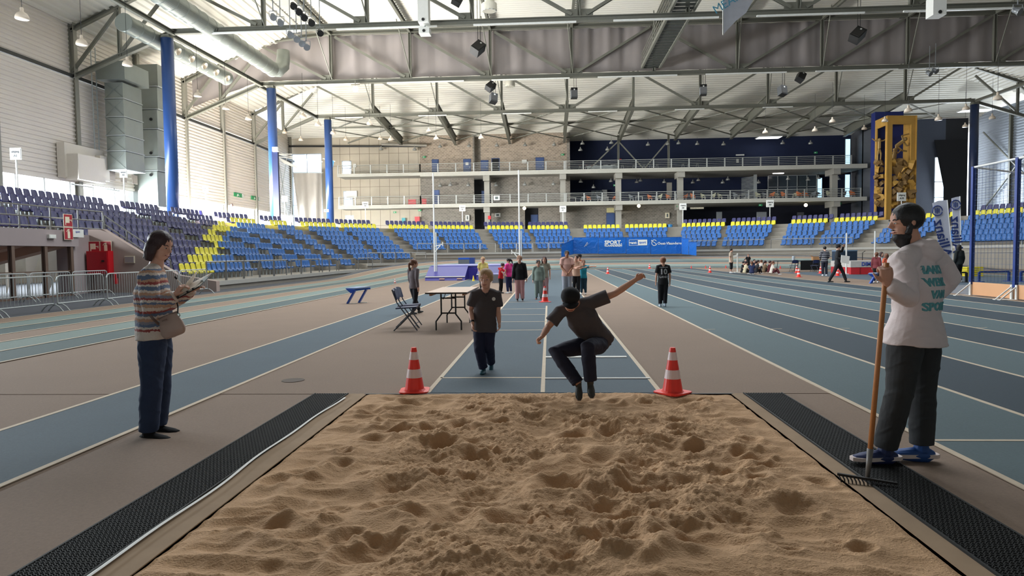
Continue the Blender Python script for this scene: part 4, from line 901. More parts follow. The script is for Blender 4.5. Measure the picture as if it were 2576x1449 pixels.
# ================================================================ ducts on the left
DUCT = mat('zinc_duct', sr(146, 152, 146), .4, .4, .12, 1.2)
o = thing('square_duct', 'large square galvanised air duct standing on the left wall', 'duct', (-31.4, 49, 8)); Yd = 48.4
def dbox(u0, u1, v0, v1, Y, dep, name): a, c_ = at(u0, v1, Y), at(u1, v0, Y); MB().box((a.x, Y, a.z), (c_.x, Y+dep, c_.z)).build(name, DUCT, o); return a, c_
dbox(243, 312, 152, 200, Yd, 3.0, 'top_box')
vv = [206, 248, 294, 341, 380, 427]
for i in range(5):
    a, c_ = dbox(264+i*1.8, 308+i*2, vv[i]+1, vv[i+1]-1, Yd+.3, 2.3, 'duct_section'); MB().box((a.x-.05, Yd+.25, a.z-.06), (c_.x+.05, Yd+2.65, a.z)).build('flange', GALV, o)
    MB().bar((a.x, Yd+.28, a.z), ((a.x+c_.x)/2, Yd+.18, (a.z+c_.z)/2), .03, .03).bar((c_.x, Yd+.28, a.z), ((a.x+c_.x)/2, Yd+.18, (a.z+c_.z)/2), .03, .03).bar((a.x, Yd+.28, c_.z), ((a.x+c_.x)/2, Yd+.18, (a.z+c_.z)/2), .03, .03).bar((c_.x, Yd+.28, c_.z), ((a.x+c_.x)/2, Yd+.18, (a.z+c_.z)/2), .03, .03).build('pyramid_crease', DUCT, o)
o = thing('square_duct', 'second square duct behind the first blue column', 'duct', (-31, 54, 8)); Yd = 53.6
vv = [160, 218, 275, 325, 395, 430, 520]
for i in range(6):
    a, c_ = dbox(337, 395, vv[i]+1, vv[i+1]-1, Yd, 2.2, 'duct_section'); MB().box((a.x-.05, Yd-.05, a.z-.06), (c_.x+.05, Yd+2.25, a.z)).build('flange', GALV, o)
MB().box(at(318, 532, Yd+.2), V(at(372, 432, Yd+.2))+V((0, 1.5, 0))).build('white_section', mat('duct_white', sr(200, 206, 196), .5), o)
for v in (300, 385, 440): p = at(380, v, Yd-.06); MB().lathe(p, [(.0, 0), (.12, 0), (.12, .05)], 12, (0, -1, 0)).build('inspection_cap', BLACK, o)
o = thing('vent_cabinet', 'white metal air cabinet fixed on the left wall', 'cabinet', (-33, 47, 7)); CABW = mat('cream_cabinet', sr(222, 214, 202), .5, 0, .03)
def wallbox(u0, v0, u1, v1, d, name, m=CABW, off=0):
    a = atx(u0, v0, -33.4+off); c_ = atx(u1, v1, -33.4+off); MB().box((-33.4+off-.1, a.y, min(a.z, c_.z)), (-33.4+off+d, c_.y, max(a.z, c_.z))).build(name, m, o)
a = atx(158, 445, -33.2); c_ = atx(256, 400, -33.2); z0, z1 = atx(158, 445, -33.2).z, atx(158, 358, -33.2).z
MB().box((-33.55, a.y, z0), (-33.0, c_.y, z1)).build('panel', CABW, o); MB().box((-33.1, a.y+.2, z0-.15), (-32.2, a.y+3.0, z0+1.6)).build('fan_box', CABW, o); MB().box((-33.1, a.y+3.1, z0+.1), (-32.6, a.y+4.1, z0+1.9)).build('side_box', CABW, o)
for k_ in range(3): MB().box((-33.0, a.y+4.6+1.4*k_, z0+.3), (-32.96, a.y+5.3+1.4*k_, z0+1.0)).build('grille', mat('grille_taupe', sr(170, 158, 148), .6), o)
MB().tube([(-32.6, a.y, z0-.5), (-32.6, c_.y+1, z0-.5)], .06, 6).build('hand_bar', GALV, o)
def round_duct(label, x, z, r, y0, y1, noz=0, elbow=False):
    o = thing('round_duct', label, 'duct', (x, (y0+y1)/2, z)); n = int((y1-y0)/1.2)
    pts = []; rr = []
    for i in range(n+1):
        y = y0+(y1-y0)*i/n
        for dy, e in ((0, 0), (.04, .03), (.1, .03), (.14, 0)): pts.append((x, y+dy, z)); rr.append(r+e)
    MB().tube(pts, rr, 36).build('duct_tube', DUCT, o)
    if elbow: MB().tube([(x, y1, z), (x+.25, y1+.6, z+.1), (x+.5, y1+1.0, z+.55), (x+.55, y1+1.15, z+1.3), (x+.55, y1+1.15, z+1.9)], [r, r, r*.98, r*.9, r*.85], 20).build('elbow', DUCT, o, smooth=True)
    else: MB().lathe((x, y1, z), [(r*1.02, 0), (r*1.02, .2), (r*.3, .3)], 20, (0, 1, 0)).build('end_cap', DUCT, o)
    for k_ in range(noz):
        y = y1-1.0-k_*1.9; c_ = V((x+r*.75, y, z-r*.35)); d = V((.8, 0, -.45)).normalized()
        MB().lathe(c_, [(.14, 0), (.27, .25), (.27, .3), (.12, .12)], 14, tuple(d)).build('nozzle', mat('nozzle_cream', sr(220, 208, 190), .5), o)
round_duct('long round silver duct with bent end, high above the left columns', -23.6, 17.6, .62, 20, 57.8, 0, True)
round_duct('short round silver duct with cream nozzles behind the first column', -27.6, 16.9, .58, 43.5, 57.5, 5)
o = thing('wall_ladder', 'thin caged ladder on the left wall beside the first post', 'ladder', (-33.3, 48.6, 11)); 
for y in (48.3, 48.8): MB().tube([(-33.2, y, 8.5), (-33.2, y, 17)], .04, 6).build('side_rail', GALV, o)
for z in np.arange(8.6, 17, .35): MB().tube([(-33.2, 48.3, z), (-33.2, 48.8, z)], .02, 5).build('rung', GALV, o)
# ================================================================ pendant lamps
LSH = mat('lamp_shade_beige', sr(205, 190, 172), .4, 0, .05); LSG = mat('lamp_shade_grey', sr(165, 166, 162), .35, .3, .05)
def lamp_proto(m):
    o = thing('pendant_lamp', 'x', 'lamp', (0, 0, 0)); MB().lathe((0, 0, -.34), [(.27, 0), (.28, .02), (.265, .12), (.2, .24), (.1, .30), (.075, .32), (.075, .46), (.05, .5)], 16).build('dome_shade', m, o, smooth=True)
    MB().tube([(0, 0, .14), (0, 0, 3.4)], .012, 5).build('cord', BLACK, o); MB().lathe((0, 0, -.335), [(.0, 0), (.24, .0), (.1, .06)], 12).build('diffuser', mat('diffuser', sr(220, 205, 190), .4), o); return o
lp = [(55, 28, 16), (205, 96, 13.5), (320, 150, 12), (418, 194, 7.5), (497, 231, 9.5), (568, 264, 8.5), (625, 291, 8), (716, 328, 6), (762, 285, 8), (800, 306, 8), (757, 346, 6), (838, 328, 7), (870, 346, 6), (930, 304, 7.5), (957, 344, 6), (983, 345, 6.5), (1078, 324, 6), (1097, 343, 6.5), (1210, 341, 6.5), (1925, 327, 6.5), (2050, 322, 6.5), (2094, 299, 7), (2174, 318, 6), (2226, 297, 7), (2285, 270, 9), (2361, 292, 8), (2430, 266, 8), (2510, 238, 10), (2496, 290, 7), (2428, 312, 6)]
l0 = None
for i, (u, v, r_) in enumerate(lp):
    Y = min(.27*1700/r_*1.0, 76); p = at(u, v, Y)
    if l0 is None: l0 = lamp_proto(LSH); l0.location = p; o = l0
    else: o = dup(l0, p)
    tag(o, 'dome pendant lamp under the high roof, %s one counted from the left edge' % ORD(i+1), 'lamp', 'dome lamps under the high roof')
l1 = None; k_ = 0
for u, v in [(1043, 372), (1107, 364), (1180, 362), (1250, 362), (1321, 361), (1394, 360), (1460, 373), (1528, 372), (1465, 357), (1538, 355), (1630, 360), (1680, 358), (1707, 356), (1820, 359), (1754, 358), (1969, 356), (2039, 356), (1107, 463), (1178, 462), (1247, 462), (1320, 460), (1392, 459), (1461, 453), (1537, 450), (1602, 454), (1611, 447), (1671, 454), (1743, 455), (1757, 449), (1818, 455), (1831, 447), (1908, 455), (1983, 446), (2033, 448), (2059, 444), (2109, 446), (1493, 467), (959, 371), (1133, 461)]:
    Y = 90.8 if v < 400 or u < 1427 else 93; p = at(u, v, Y); p.z = min(p.z, 16.2 if v < 400 else 11.4); k_ += 1
    if l1 is None:
        l1 = lamp_proto(LSG); l1.location = p; o = l1
        for ch in l1.children:
            if ch.name.startswith('cord'): ch.scale = (1, 1, .2)
    else: o = dup(l1, p)
    tag(o, 'small silver dome lamp over the balconies, %s in order of floor and place' % ORD(k_), 'lamp', 'silver lamps over the balconies')
# lit lamps
for u, v, Y, l in ((1319, 524, 89.2, 'glowing round lamp under the lower balcony by the pole'), (1607, 518, 89.2, 'glowing yellow lamp under the lower balcony, centre'), (2027, 516, 89.5, 'glowing warm lamp under the lower balcony at right')):
    p = at(u, v, Y); o = thing('lit_lamp', l, 'lamp', tuple(p)); MB().ell(p, .22, n=12, m=8).build('bulb', mat('warm_glow', (1, .85, .5), .5, emit=6), o, smooth=True); MB().tube([p, (p.x, p.y, 7.7)], .05, 6).build('stem', BLACK, o)
p = at(894, 224, 61.2); o = thing('lit_lamp', 'glowing pink floodlight hanging from the second truss', 'lamp', tuple(p)); MB().ell(p, (.28, .2, .28), n=12, m=8).build('bulb', mat('pink_glow', (1, .6, .5), .5, emit=5), o, smooth=True); MB().bar((p.x-.4, p.y, p.z+.4), (p.x+.4, p.y, p.z+.4), .08, .1).bar((p.x, p.y, p.z+.2), (p.x, p.y, 17.3), .06, .06).build('bracket', STEEL, o)
for u, v, Y, l in ((1934, 347, 95, 'rooflight glowing over the navy wall'), (2452, 279, 84, 'rooflight at right beyond the dark column'), (410, 138, 58, 'rooflight glowing behind the first blue column')):
    a = at(u, v, Y); o = thing('roof_light', l, 'rooflight', tuple(a)); k_ = 1.5 if Y != 58 else 1.7
    MB().box((a.x-k_, a.y-.8, a.z), (a.x+k_, a.y+.8, a.z+.05)).build('glowing_pane', mat('daylight_pane', (.92, .96, 1), .5, emit=2.0), o); MB().box((a.x-k_-.1, a.y-.9, a.z+.03), (a.x+k_+.1, a.y+.9, a.z+.12)).build('kerb_frame', WHITE, o)
a = at(1958, 435, 93); o = thing('strip_light', 'bright reddish-white strip light under the upper balcony', 'lamp', tuple(a)); MB().box((a.x-.7, a.y-.1, a.z-.1), (a.x+.7, a.y+.1, a.z)).build('tube', mat('tube_glow', (1, .9, .88), .5, emit=6), o); MB().box((a.x-.8, a.y-.12, a.z), (a.x+.8, a.y+.12, a.z+.08)).build('tray', STEEL, o)
# ================================================================ loudspeakers
SPK = mat('speaker_black', sr(26, 26, 26), .6, 0, .2)
for i, (u, v, Y, s_, rot) in enumerate(((1202, 122, 50, .95, (.5, .75, .3)), (1234, 218, 62.5, .85, (.5, .8, .3)), (1241, 248, 62.5, .85, (.3, .2, .5)), (1444, 235, 64, .8, (0.1, 0, .1)), (1769, 227, 64, .8, (.15, 0, -.1)),
                                        (2157, 89, 52, 1.0, (.5, .7, -.2)), (2014, 194, 62.5, .85, (.4, .6, .3)), (1968, 229, 64, .85, (.3, .15, .4)), (1152, -3, 46, .8, (.2, .5, .3)))):
    p = at(u, v, Y); R = (Matrix.Rotation(rot[2], 3, 'Z')@Matrix.Rotation(-rot[0], 3, 'X')@Matrix.Rotation(rot[1], 3, 'Y'))
    o = thing('loudspeaker', ['black tilted loudspeaker hanging before the grey curtain, left one', 'black loudspeaker below the second truss, upper of two by the centre', 'brown-black loudspeaker below the second truss, lower of two by the centre', 'small black loudspeaker on wires right of the centre', 'small black loudspeaker on wires farther right',
              'large black tilted loudspeaker before the dark curtain at right', 'black loudspeaker touching the second truss at right', 'black loudspeaker hanging just below and left of another at right', 'black loudspeaker cut by the top edge near the centre'][i], 'loudspeaker', tuple(p))
    hh = s_*(1.15 if i in (3, 4) else 1); MB().cbox(p, (s_*.75, s_*.7, hh), R).build('cabinet', SPK, o); MB().cbox(p+R@V((0, -s_*.36, -.05)), (s_*.66, .03, hh*.7), R).build('grille', mat('speaker_grille', sr(44, 42, 40), .7), o)
    MB().tube([p, (p.x, p.y, 21.5)], .02, 5).tube([p+V((.2, 0, 0)), (p.x+.2, p.y, 21.5)], .02, 5).build('wire', BLACK, o); MB().cbox(p+R@V((0, -s_*.37, hh*.3)), (.12, .03, .12), R).build('label_plate', WHITE, o)
# stage spots
SPM = mat('spot_grey', sr(140, 144, 148), .4, .4)
for i, (u, v, Y, blk) in enumerate(((687, 42, 43, 0), (705, 56, 43, 0), (738, 14, 42, 1), (752, 29, 42, 1), (765, 43, 42, 1), (783, 56, 42, 1), (730, 86, 44, 0), (746, 97, 44, 0), (759, 108, 44, 0), (771, 117, 44, 0), (805, 82, 45, 1), (2338, 184, 58, 0), (2353, 178, 58, 0), (2560, 28, 40, 0))):
    p = at(u, v, Y); o = thing('stage_spotlight', '%s stage spotlight hanging under the roof, %s one in its cluster' % ('black' if blk else 'silver', ORD(i+1)), 'spotlight', tuple(p), 'stage spotlights under the roof')
    ax = V((.4, -.7, -.6)).normalized(); MB().lathe(p, [(.05, -.28), (.15, -.25), (.17, 0), (.22, .14), (.22, .17)], 12, tuple(ax)).build('can', SPK if blk else SPM, o); MB().tube([p+V((-.25, 0, 0)), p+V((-.25, 0, .35)), p+V((.25, 0, .35)), p+V((.25, 0, 0))], .025, 5).build('yoke', SPM, o); MB().tube([p+V((0, 0, .35)), p+V((0, 0, 2.2))], .03, 5).build('hanger', SPM, o)
for u0, v0, u1, v1, Y, l in ((1054, -8, 1079, 60, 46, 'tall white unit hanging at the top centre'), (1056, 72, 1082, 88, 46.4, 'small white projector box under the nearest truss'), (2338, -6, 2372, 43, 42, 'white projector box at the upper right')):
    a, c_ = at(u0, v1, Y), at(u1, v0, Y); o = thing('projector', l, 'projector', tuple(a)); MB().box((a.x, Y-.4, a.z), (c_.x, Y+.4, c_.z)).build('case', WHITE, o); MB().lathe(((a.x+c_.x)/2, Y-.4, a.z+.15), [(.0, 0), (.1, 0), (.1, .05)], 12, (0, -1, 0)).build('lens', BLACK, o); MB().tube([((a.x+c_.x)/2, Y, c_.z), ((a.x+c_.x)/2, Y, 22)], .05, 6).build('hanger', GALV, o)
for u, v, Y, l in ((1231, 16, 42, 'round white ventilation drum at the top centre'), (1283, 210, 63, 'small round white vent under the second truss')):
    p = at(u, v, Y); o = thing('vent_drum', l, 'vent', tuple(p)); MB().lathe(p, [(.40, -.3), (.46, -.25), (.46, .15), (.3, .2), (.3, .6)], 24).build('drum', mat('vent_cream', sr(220, 214, 196), .5), o)
    for k_ in range(12): MB().box((p.x+.42*math.cos(k_*.52)-.02, p.y+.42*math.sin(k_*.52)-.02, p.z-.32), (p.x+.42*math.cos(k_*.52)+.02, p.y+.42*math.sin(k_*.52)+.02, p.z-.24)).build('fin', GALV, o)
# ================================================================ roof catwalk
o = thing('catwalk', 'dark roof catwalk with slatted floor right of the centre', 'catwalk', (9, 42, 18)); cx0, cx1, cz = 8.4, 9.95, 17.85; DST = mat('dark_green_steel', sr(70, 74, 70), .55, .3)
for x in (cx0, cx1): MB().box((x-.08, 20, cz-.15), (x+.08, 61.4, cz+.15)).build('stringer', STEEL, o)
for k_ in range(60): y = 20.4+k_*.69; MB().box((cx0, y, cz-.05), (cx1, y+.52, cz-.02)).build('floor_slat', DST, o)
for k_ in range(40): y = 20.5+k_*1.04; MB().tube([(cx0-.05, y, cz), (cx0-.05, y, cz+1.1)], .025, 5).build('baluster', STEEL, o)
for h in (.4, .75, 1.1): MB().tube([(cx0-.05, 20, cz+h), (cx0-.05, 61.2, cz+h)], .03, 5).build('rail', STEEL, o)
for k_ in range(9): y = 24+k_*4.4; MB().bar((cx1+.1, y, cz+.1), (cx1+.9, y+.6, cz+1.6), .1, .1).build('hanger_brace', STEEL, o)
# hanging flag
a = at(1819, -60, 20); P = [at(1819, 88, 20), at(1829, 76, 20), at(1852, 52, 20), at(1877, 32, 20), at(1888, 12, 20), at(1930, -60, 20), a]
o = thing('hanging_flag', 'white pointed flag hanging down into the top of the view', 'flag', tuple(P[0])); MB().prism(P, (0, .01, 0)).build('cloth', mat('white_flag_cloth', sr(226, 228, 238), .8), o); MB().bar(P[0], P[6], .03, .03).build('hem', WHITE, o)
text('MEAKT', .34, mat('flag_cyan', sr(110, 190, 220), .7), frame(at(1838, 2, 19.97), V((.85, 0, .5)), V((-.5, 0, .85))), o)
# ================================================================ stand signs on poles
BLK = BLACK
for i, (u, v, w_) in enumerate(((40, 387, 28), (311, 437, 18), (517, 476, 13), (716, 500, 13), (919, 515, 14), (1163, 524, 14), (1416, 526, 15), (1718, 520, 16), (1937, 512, 17), (2268, 495, 20))):
    q = sp(s_px(u))[0]; Y = q.y*1.0+.4 if u < 2000 else q.y; p = at(u, v, Y); wd = w_*Y/1700*1.0
    o = thing('block_sign', 'small square block sign on a white pole above the stands, %s from the left' % ORD(i+1), 'sign', (p.x, Y, 4.2)); dk = mat('sign_grey', sr(150, 150, 150), .6) if u < 1000 else WHITE
    hd = wd*.48; MB().box((p.x-wd/2, Y-.04, p.z-hd), (p.x+wd/2, Y, p.z+hd)).build('sign_panel', dk, o); MB().box((p.x-wd/2-.03, Y-.02, p.z-hd-.03), (p.x+wd/2+.03, Y+.02, p.z+hd+.03)).build('sign_frame', WHITE, o)
    MB().tube([(p.x, Y, 3.6), (p.x, Y, p.z-hd)], .04, 8).build('pole', WHITE, o)
    F = lambda dz: frame((p.x, Y-.045, p.z+dz), (1, 0, 0), (0, 0, 1)); text('uitgang', wd*.27, BLK, F(hd*.4), o, bold=.004); text('A%d' % (i+1), wd*.3, BLK, F(-hd*.4), o, bold=.006)
# exit signs
GRN = mat('exit_green', sr(40, 150, 90), .4)
for i, (u, v, Y, w_, onx) in enumerate(((601, 491, 0, 0, 1), (643, 499, 0, 0, 1), (1067, 395, 91.8, 8, 0), (1227, 527, 89.2, 9, 0), (1415, 389, 91.8, 8, 0), (1056, 529, 91.6, 8, 0), (993, 534, 91.6, 8, 0), (1547, 466, 91, 8, 0), (2052, 384, 91, 8, 0), (1913, 516, 89.3, 9, 0), (2112, 512, 89.3, 9, 0), (1706, 519, 89.3, 7, 0), (821, 530, 75.94, 12, 0))):
    lb = 'green and white exit sign, %s from the left of the hall' % ORD(i+1)
    if onx:
        p = atx(u, v, -33.58); o = thing('exit_sign', lb, 'sign', tuple(p)); MB().cbox(p, (.06, 2.3, .42)).build('panel', GRN, o); MB().cbox(p+V((.04, .9, 0)), (.02, .4, .4)).build('arrow_panel', WHITE, o)
        MB().bar(p+V((.05, -.5, -.15)), p+V((.05, -.3, .1)), .06, .06).bar(p+V((.05, -.3, .0)), p+V((.05, -.05, -.1)), .05, .05).build('running_figure', WHITE, o)
    else:
        p = at(u, v, Y); h = w_/1700*Y; o = thing('exit_sign', lb, 'sign', tuple(p)); MB().cbox(p, (h, .06, h*.55)).build('panel', GRN if i != 12 else WHITE, o); MB().cbox(p+V((-.06, -.04, 0)), (h*.3, .02, h*.25)).build('pictogram', WHITE if i != 12 else GRN, o)
# ================================================================ wooden tower
WOOD = mat('yellow_plywood', sr(196, 152, 72), .6, 0, .12, 1.2); ROCK = mat('wooden_blocks', sr(140, 110, 66), .7, 0, .15, 1); FIGM = mat('pale_figure_wood', sr(176, 146, 92), .6)
o = thing('climbing_tower', 'tall yellow wooden climbing tower with rock blocks and figures, far right', 'tower', (40, 78, 4)); Yt = 76.5
ztop = at(2250, 290, Yt).z; A = at(2199, 500, Yt+3.0); B_ = at(2229, 500, Yt); D_ = at(2303, 500, Yt+.4); E_ = V((D_.x-1.2, Yt+4.2, 0))
z0 = 3.4
def face(p, q, mg, ztb, zob, name):      # frame with an opening
    p, q = V((p.x, p.y, 0)), V((q.x, q.y, 0)); d = (q-p).normalized(); L_ = (q-p).length; n = V((-d.y, d.x, 0))*.12; H = lambda x, z: V((x.x, x.y, z))
    for a, b_, za, zb in ((0, mg, z0, ztop), (L_-mg, L_, z0, ztop), (mg, L_-mg, ztb, ztop), (mg, L_-mg, z0, zob)):
        P = [H(p+d*a, za), H(p+d*b_, za), H(p+d*b_, zb), H(p+d*a, zb)]; MB().prism(P, n).build(name, WOOD, o)
face(B_, D_, .62, ztop-.95, 5.0, 'front_board'); face(A, B_, .42, ztop-1.0, 5.0, 'side_board')
MB().prism([V((A.x, A.y, z0)), V((D_.x, D_.y+2.8, z0)), V((D_.x, D_.y+2.8, ztop+1)), V((A.x, A.y, ztop+1))], (.1, 1.2, 0)).build('blue_back', mat('royal_blue_wall', sr(26, 42, 110), .7), o)
MB().box((D_.x-.1, Yt+.3, z0), (D_.x, Yt+3.0, ztop)).build('far_board', WOOD, o)
rb = random.Random(4)
for i, (u, v) in enumerate([(2246+rb.uniform(-3, 3)+14*(k_ % 4), 412+17*(k_//4)+rb.uniform(-4, 4)) for k_ in range(28)]+[(2206+rb.uniform(-2, 2)+11*(k_ % 2), 410+17*(k_//2)) for k_ in range(14)]):
    side = i >= 28; p = at(u, v, Yt+.5 if not side else Yt+1.8); b = MB(); R = (Matrix.Rotation(rb.uniform(0, 3), 3, 'Z')@Matrix.Rotation(rb.uniform(-.8, .8), 3, 'X')@Matrix.Rotation(rb.uniform(0, 3), 3, 'Y')); s_ = rb.uniform(.45, .62)*(.8 if side else 1)
    hx = [V((math.cos(t), math.sin(t), 0)) for t in (0.2, 1.3, 2.3, 3.5, 4.4, 5.4)]
    top = [p+R@(h*s_*.75+V((0, 0, s_*.45))) for h in hx]; bot = [p+R@(h*s_+V((0, 0, -s_*.45))) for h in hx]
    b.add(top+bot, [tuple(range(6)), tuple(range(11, 5, -1))]+[(k_, 6+k_, 6+(k_+1) % 6, (k_+1) % 6) for k_ in range(6)]); b.build('rock_block', ROCK if i % 3 else WOOD, o)
def stick(p, s_, pose):
    b = MB(); J = {k_: V(p)+V((x*s_, 0, z*s_)) for k_, (x, z) in pose.items()}
    for a, c_, r_ in (('h', 'n', .05), ('n', 'p', .11), ('n', 'e1', .05), ('e1', 'w1', .04), ('n', 'e2', .05), ('e2', 'w2', .04), ('p', 'k1', .07), ('k1', 'f1', .05), ('p', 'k2', .07), ('k2', 'f2', .05)): b.tube([J[a], J[c_]], r_*s_, 6)
    b.ell(J['h'], .12*s_, n=8, m=6); b.build('wooden_figure', FIGM, o)
stick(at(2268, 372, Yt+1.2), 1.9, dict(h=(.2, .5), n=(.1, .4), p=(-.3, .1), e1=(.3, .1), w1=(.5, .2), e2=(.0, .7), w2=(.4, .8), k1=(-.3, -.3), f1=(-.35, -.7), k2=(0, -.15), f2=(.3, -.2)))
stick(at(2250, 392, Yt+1.0), 1.5, dict(h=(0, .45), n=(0, .33), p=(-.1, -.2), e1=(.25, .2), w1=(.5, .45), e2=(-.3, .1), w2=(-.2, -.2), k1=(.2, -.4), f1=(.1, -.8), k2=(-.35, -.4), f2=(-.3, -.8)))
stick(at(2212, 370, Yt+2.4), 1.6, dict(h=(0, .5), n=(0, .4), p=(0, -.1), e1=(.3, .45), w1=(.5, .6), e2=(-.3, .45), w2=(-.5, .6), k1=(.12, -.5), f1=(.08, -1), k2=(-.1, -.5), f2=(-.1, -1)))
# ================================================================ throwing cage at the right
PLY = mat('orange_plywood', sr(222, 168, 124), .6, 0, .06, 2); BPO = mat('blue_post', sr(28, 58, 130), .35)
xc = 12.9
for i, (ya, yb_) in enumerate(((19.5, 21.45), (16.0, 19.4))):
    o = thing('plywood_board', ('orange plywood board at the foot of the blue posts', 'orange plywood board cut by the right edge')[i], 'board', (xc, ya, 0)); MB().box((xc, ya, .03), (xc+.04, yb_, .42)).build('board', PLY, o)
    for y in (ya+.05, yb_-.05): MB().bar((xc-.45, y, .02), (xc-.02, y, .38), .03, .03).bar((xc-.5, y, .01), (xc, y, .01), .12, .02).bar((xc-.03, y, 0), (xc-.03, y, .42), .08, .04).build('bracket', WHITE, o)
o = thing('ball_cage', 'blue post frame with a fine net at the right edge', 'frame', (13, 20, 0))
for y in (21.4, 19.45, 15.6): MB().box((xc-.05, y-.05, .35), (xc+.05, y+.05, 3.92)).build('post', BPO, o)
MB().tube([(xc, 21.4, 3.9), (xc, 15.6, 3.9)], .03, 6).tube([(xc+.02, 21.4, 3.9), (xc+5, 25, 3.9)], .03, 6).build('top_tube', WHITE, o)
b = MB()
for y in np.arange(15.7, 21.4, .16): b.bar((xc, y, .45), (xc, y, 3.9), .005, .005)
for z in np.arange(.5, 3.9, .16): b.bar((xc, 15.7, z), (xc, 21.4, z), .005, .005)
b.build('net', mat('blue_net', sr(70, 90, 130), .8), o, kind='stuff')
sg = MB().box((13.1, 18, -.002), (24, 27.5, .012)).build('grey_sand_area', mat('grey_sand', sr(120, 122, 128), .9, 0, .15, 3, .3), floor)
o = thing('yellow_crate', 'yellow plastic crate beyond the orange boards', 'crate', tuple(gp(2444, 695))); p = gp(2444, 695)
for z in np.arange(0, .5, .1): MB().box((p.x-.4, p.y-.3, z+.01), (p.x+.4, p.y+.3, z+.09)).build('crate_tier', mat('crate_yellow', sr(214, 196, 40), .5), o)
cone(p.x+.05, p.y, .22, 'small red cone standing on the yellow crate', bands=False, z=.5)
for i, (u0, u1, v) in enumerate(((2463, 2550, 709), (2568, 2660, 709), (2395, 2436, 711))):
    a, c_ = gp(u0, v), gp(u1, v); c_.y = a.y; h = .42*1; o = thing('low_hurdle', ['blue low hurdle frame right of the yellow crate', 'blue low hurdle frame cut by the right edge', 'dark low hurdle frame left of the yellow crate'][i], 'hurdle', tuple(a)); m = BPO if i < 2 else BLACK
    MB().box((a.x, a.y-.03, h-.03), (c_.x, a.y+.03, h+.04)).build('cross_bar', m, o)
    for x in (a.x, c_.x): MB().box((x-.04, a.y-.04, 0), (x+.04, a.y+.04, h)).build('leg', m, o); MB().box((x-.05, a.y-.3, 0), (x+.05, a.y+.3, .03)).build('foot', m, o)
# beach flags
FLG = mat('flag_cloth', sr(206, 210, 226), .8, 0, .03); NAVT = mat('flag_navy', sr(40, 60, 120), .7)
for i, (P2, Y, l) in enumerate(((((2346, 511), (2360, 505), (2383, 503), (2388, 560), (2396, 640), (2398, 720), (2378, 720), (2370, 650), (2355, 570)), 30, 'tall white beach flag with navy mirrored lettering, left one'), (((2394, 499), (2404, 496), (2415, 494), (2417, 600), (2418, 700), (2408, 700), (2400, 600)), 32, 'tall white beach flag, right one behind the blue post'))):
    P = [at(u, v, Y) for u, v in P2]; o = thing('beach_flag', l, 'flag', (P[0].x, Y, 0)); MB().prism(P, (0, .015, 0)).build('flag_cloth', FLG, o)
    e = 5 if i == 0 else 4; MB().tube([V((P[e].x, Y, 0))]+[P[k_] for k_ in range(e, 1, -1)], .02, 6).build('flag_pole', WHITE, o)
    ce = at(2371, 600, Y-.02) if i == 0 else at(2406, 590, Y-.02); upv = V((.22, 0, 2)).normalized() if i == 0 else V((.1, 0, 2)); dn_ = V((.16, 0, -1)).normalized()
    dn_ = (at(2386, 655, Y)-at(2360, 545, Y)).normalized() if i == 0 else (at(2411, 650, Y)-at(2403, 530, Y)).normalized()
    M4 = frame(ce, -dn_, V((1, 0, 0))); M4 = Matrix.Translation(ce)@Matrix(((-dn_.x, -dn_.z, 0, 0), (0, 0, 1, 0), (-dn_.z, dn_.x, 0, 0), (0, 0, 0, 1)))
    text('Allianz', .62, NAVT, M4, o, bold=.01); c0 = at(2358, 530, Y-.02) if i == 0 else at(2404, 515, Y-.02)
    b = MB(); b.tube([c0+V((.21*math.cos(t), 0, .21*math.sin(t))) for t in np.arange(0, 6.4, .4)], .022, 6, cap=False)
    for dx, h in ((-.07, .09), (0, .12), (.07, .09)): b.bar(c0+V((dx, 0, -h)), c0+V((dx, 0, h)), .03, .03)
    b.build('emblem', NAVT, o)
# ================================================================ climbing net frame and drapes far left
o = thing('sheer_drape', 'grey sheer drape hanging before the tall window far left', 'curtain', tuple(at(770, 450, 87)))
b = MB(); P = []; n = 16
for k_ in range(n+1):
    f = k_/n; top = at(737+f*72, 435, 88+.35*math.sin(f*14)); bot = at(752+f*58, 562, 88+.35*math.sin(f*14+1)); P += [top, top.lerp(bot, .5)+V((0, .1*math.sin(f*20), 0)), bot]
b.add(P, [(3*i+e, 3*i+3+e, 3*i+4+e, 3*i+1+e) for i in range(n) for e in (0, 1)]).build('drape', mat('sheer_grey', sr(190, 185, 178), .9, 0, .08, 1), o, smooth=True); MB().tube([at(733, 434, 88), at(812, 434, 88)], .05, 6).build('drape_rail', GALV, o)
o = thing('net_gantry', 'white tube gantry with net corners around the second column', 'frame', tuple(at(740, 400, 80)))
for u0, v0, u1, v1, Y in ((697, 388, 812, 407, 82), (697, 394, 812, 407, 82), (812, 399, 843, 406, 82), (690, 388, 735, 388, 82)): MB().tube([at(u0, v0, Y), at(u1, v1, Y)], .06, 6).build('tube', WHITE, o)
for u0, v0, u1, v1 in ((700, 400, 727, 560), (722, 395, 695, 560), (735, 395, 733, 560)): MB().tube([at(u0, v0, 84), at(u1, v1, 84)], .05, 6).build('stay', GALV, o)
P = [at(699, 395, 82), at(745, 418, 82), at(750, 424, 82), at(715, 412, 82)]; MB().prism(P, (0, .02, 0)).build('net_cloth', mat('net_white', sr(210, 210, 205), .9), o)
P = [at(836, 402, 80), at(840, 406, 80), at(832, 450, 80), at(829, 560, 80), at(826, 560, 80), at(828, 450, 80)]; o = thing('blue_drape', 'narrow blue drape hanging beside the third column', 'curtain', tuple(P[0])); MB().prism(P, (0, .05, 0)).build('drape', mat('sky_blue_drape', sr(70, 150, 220), .7), o)
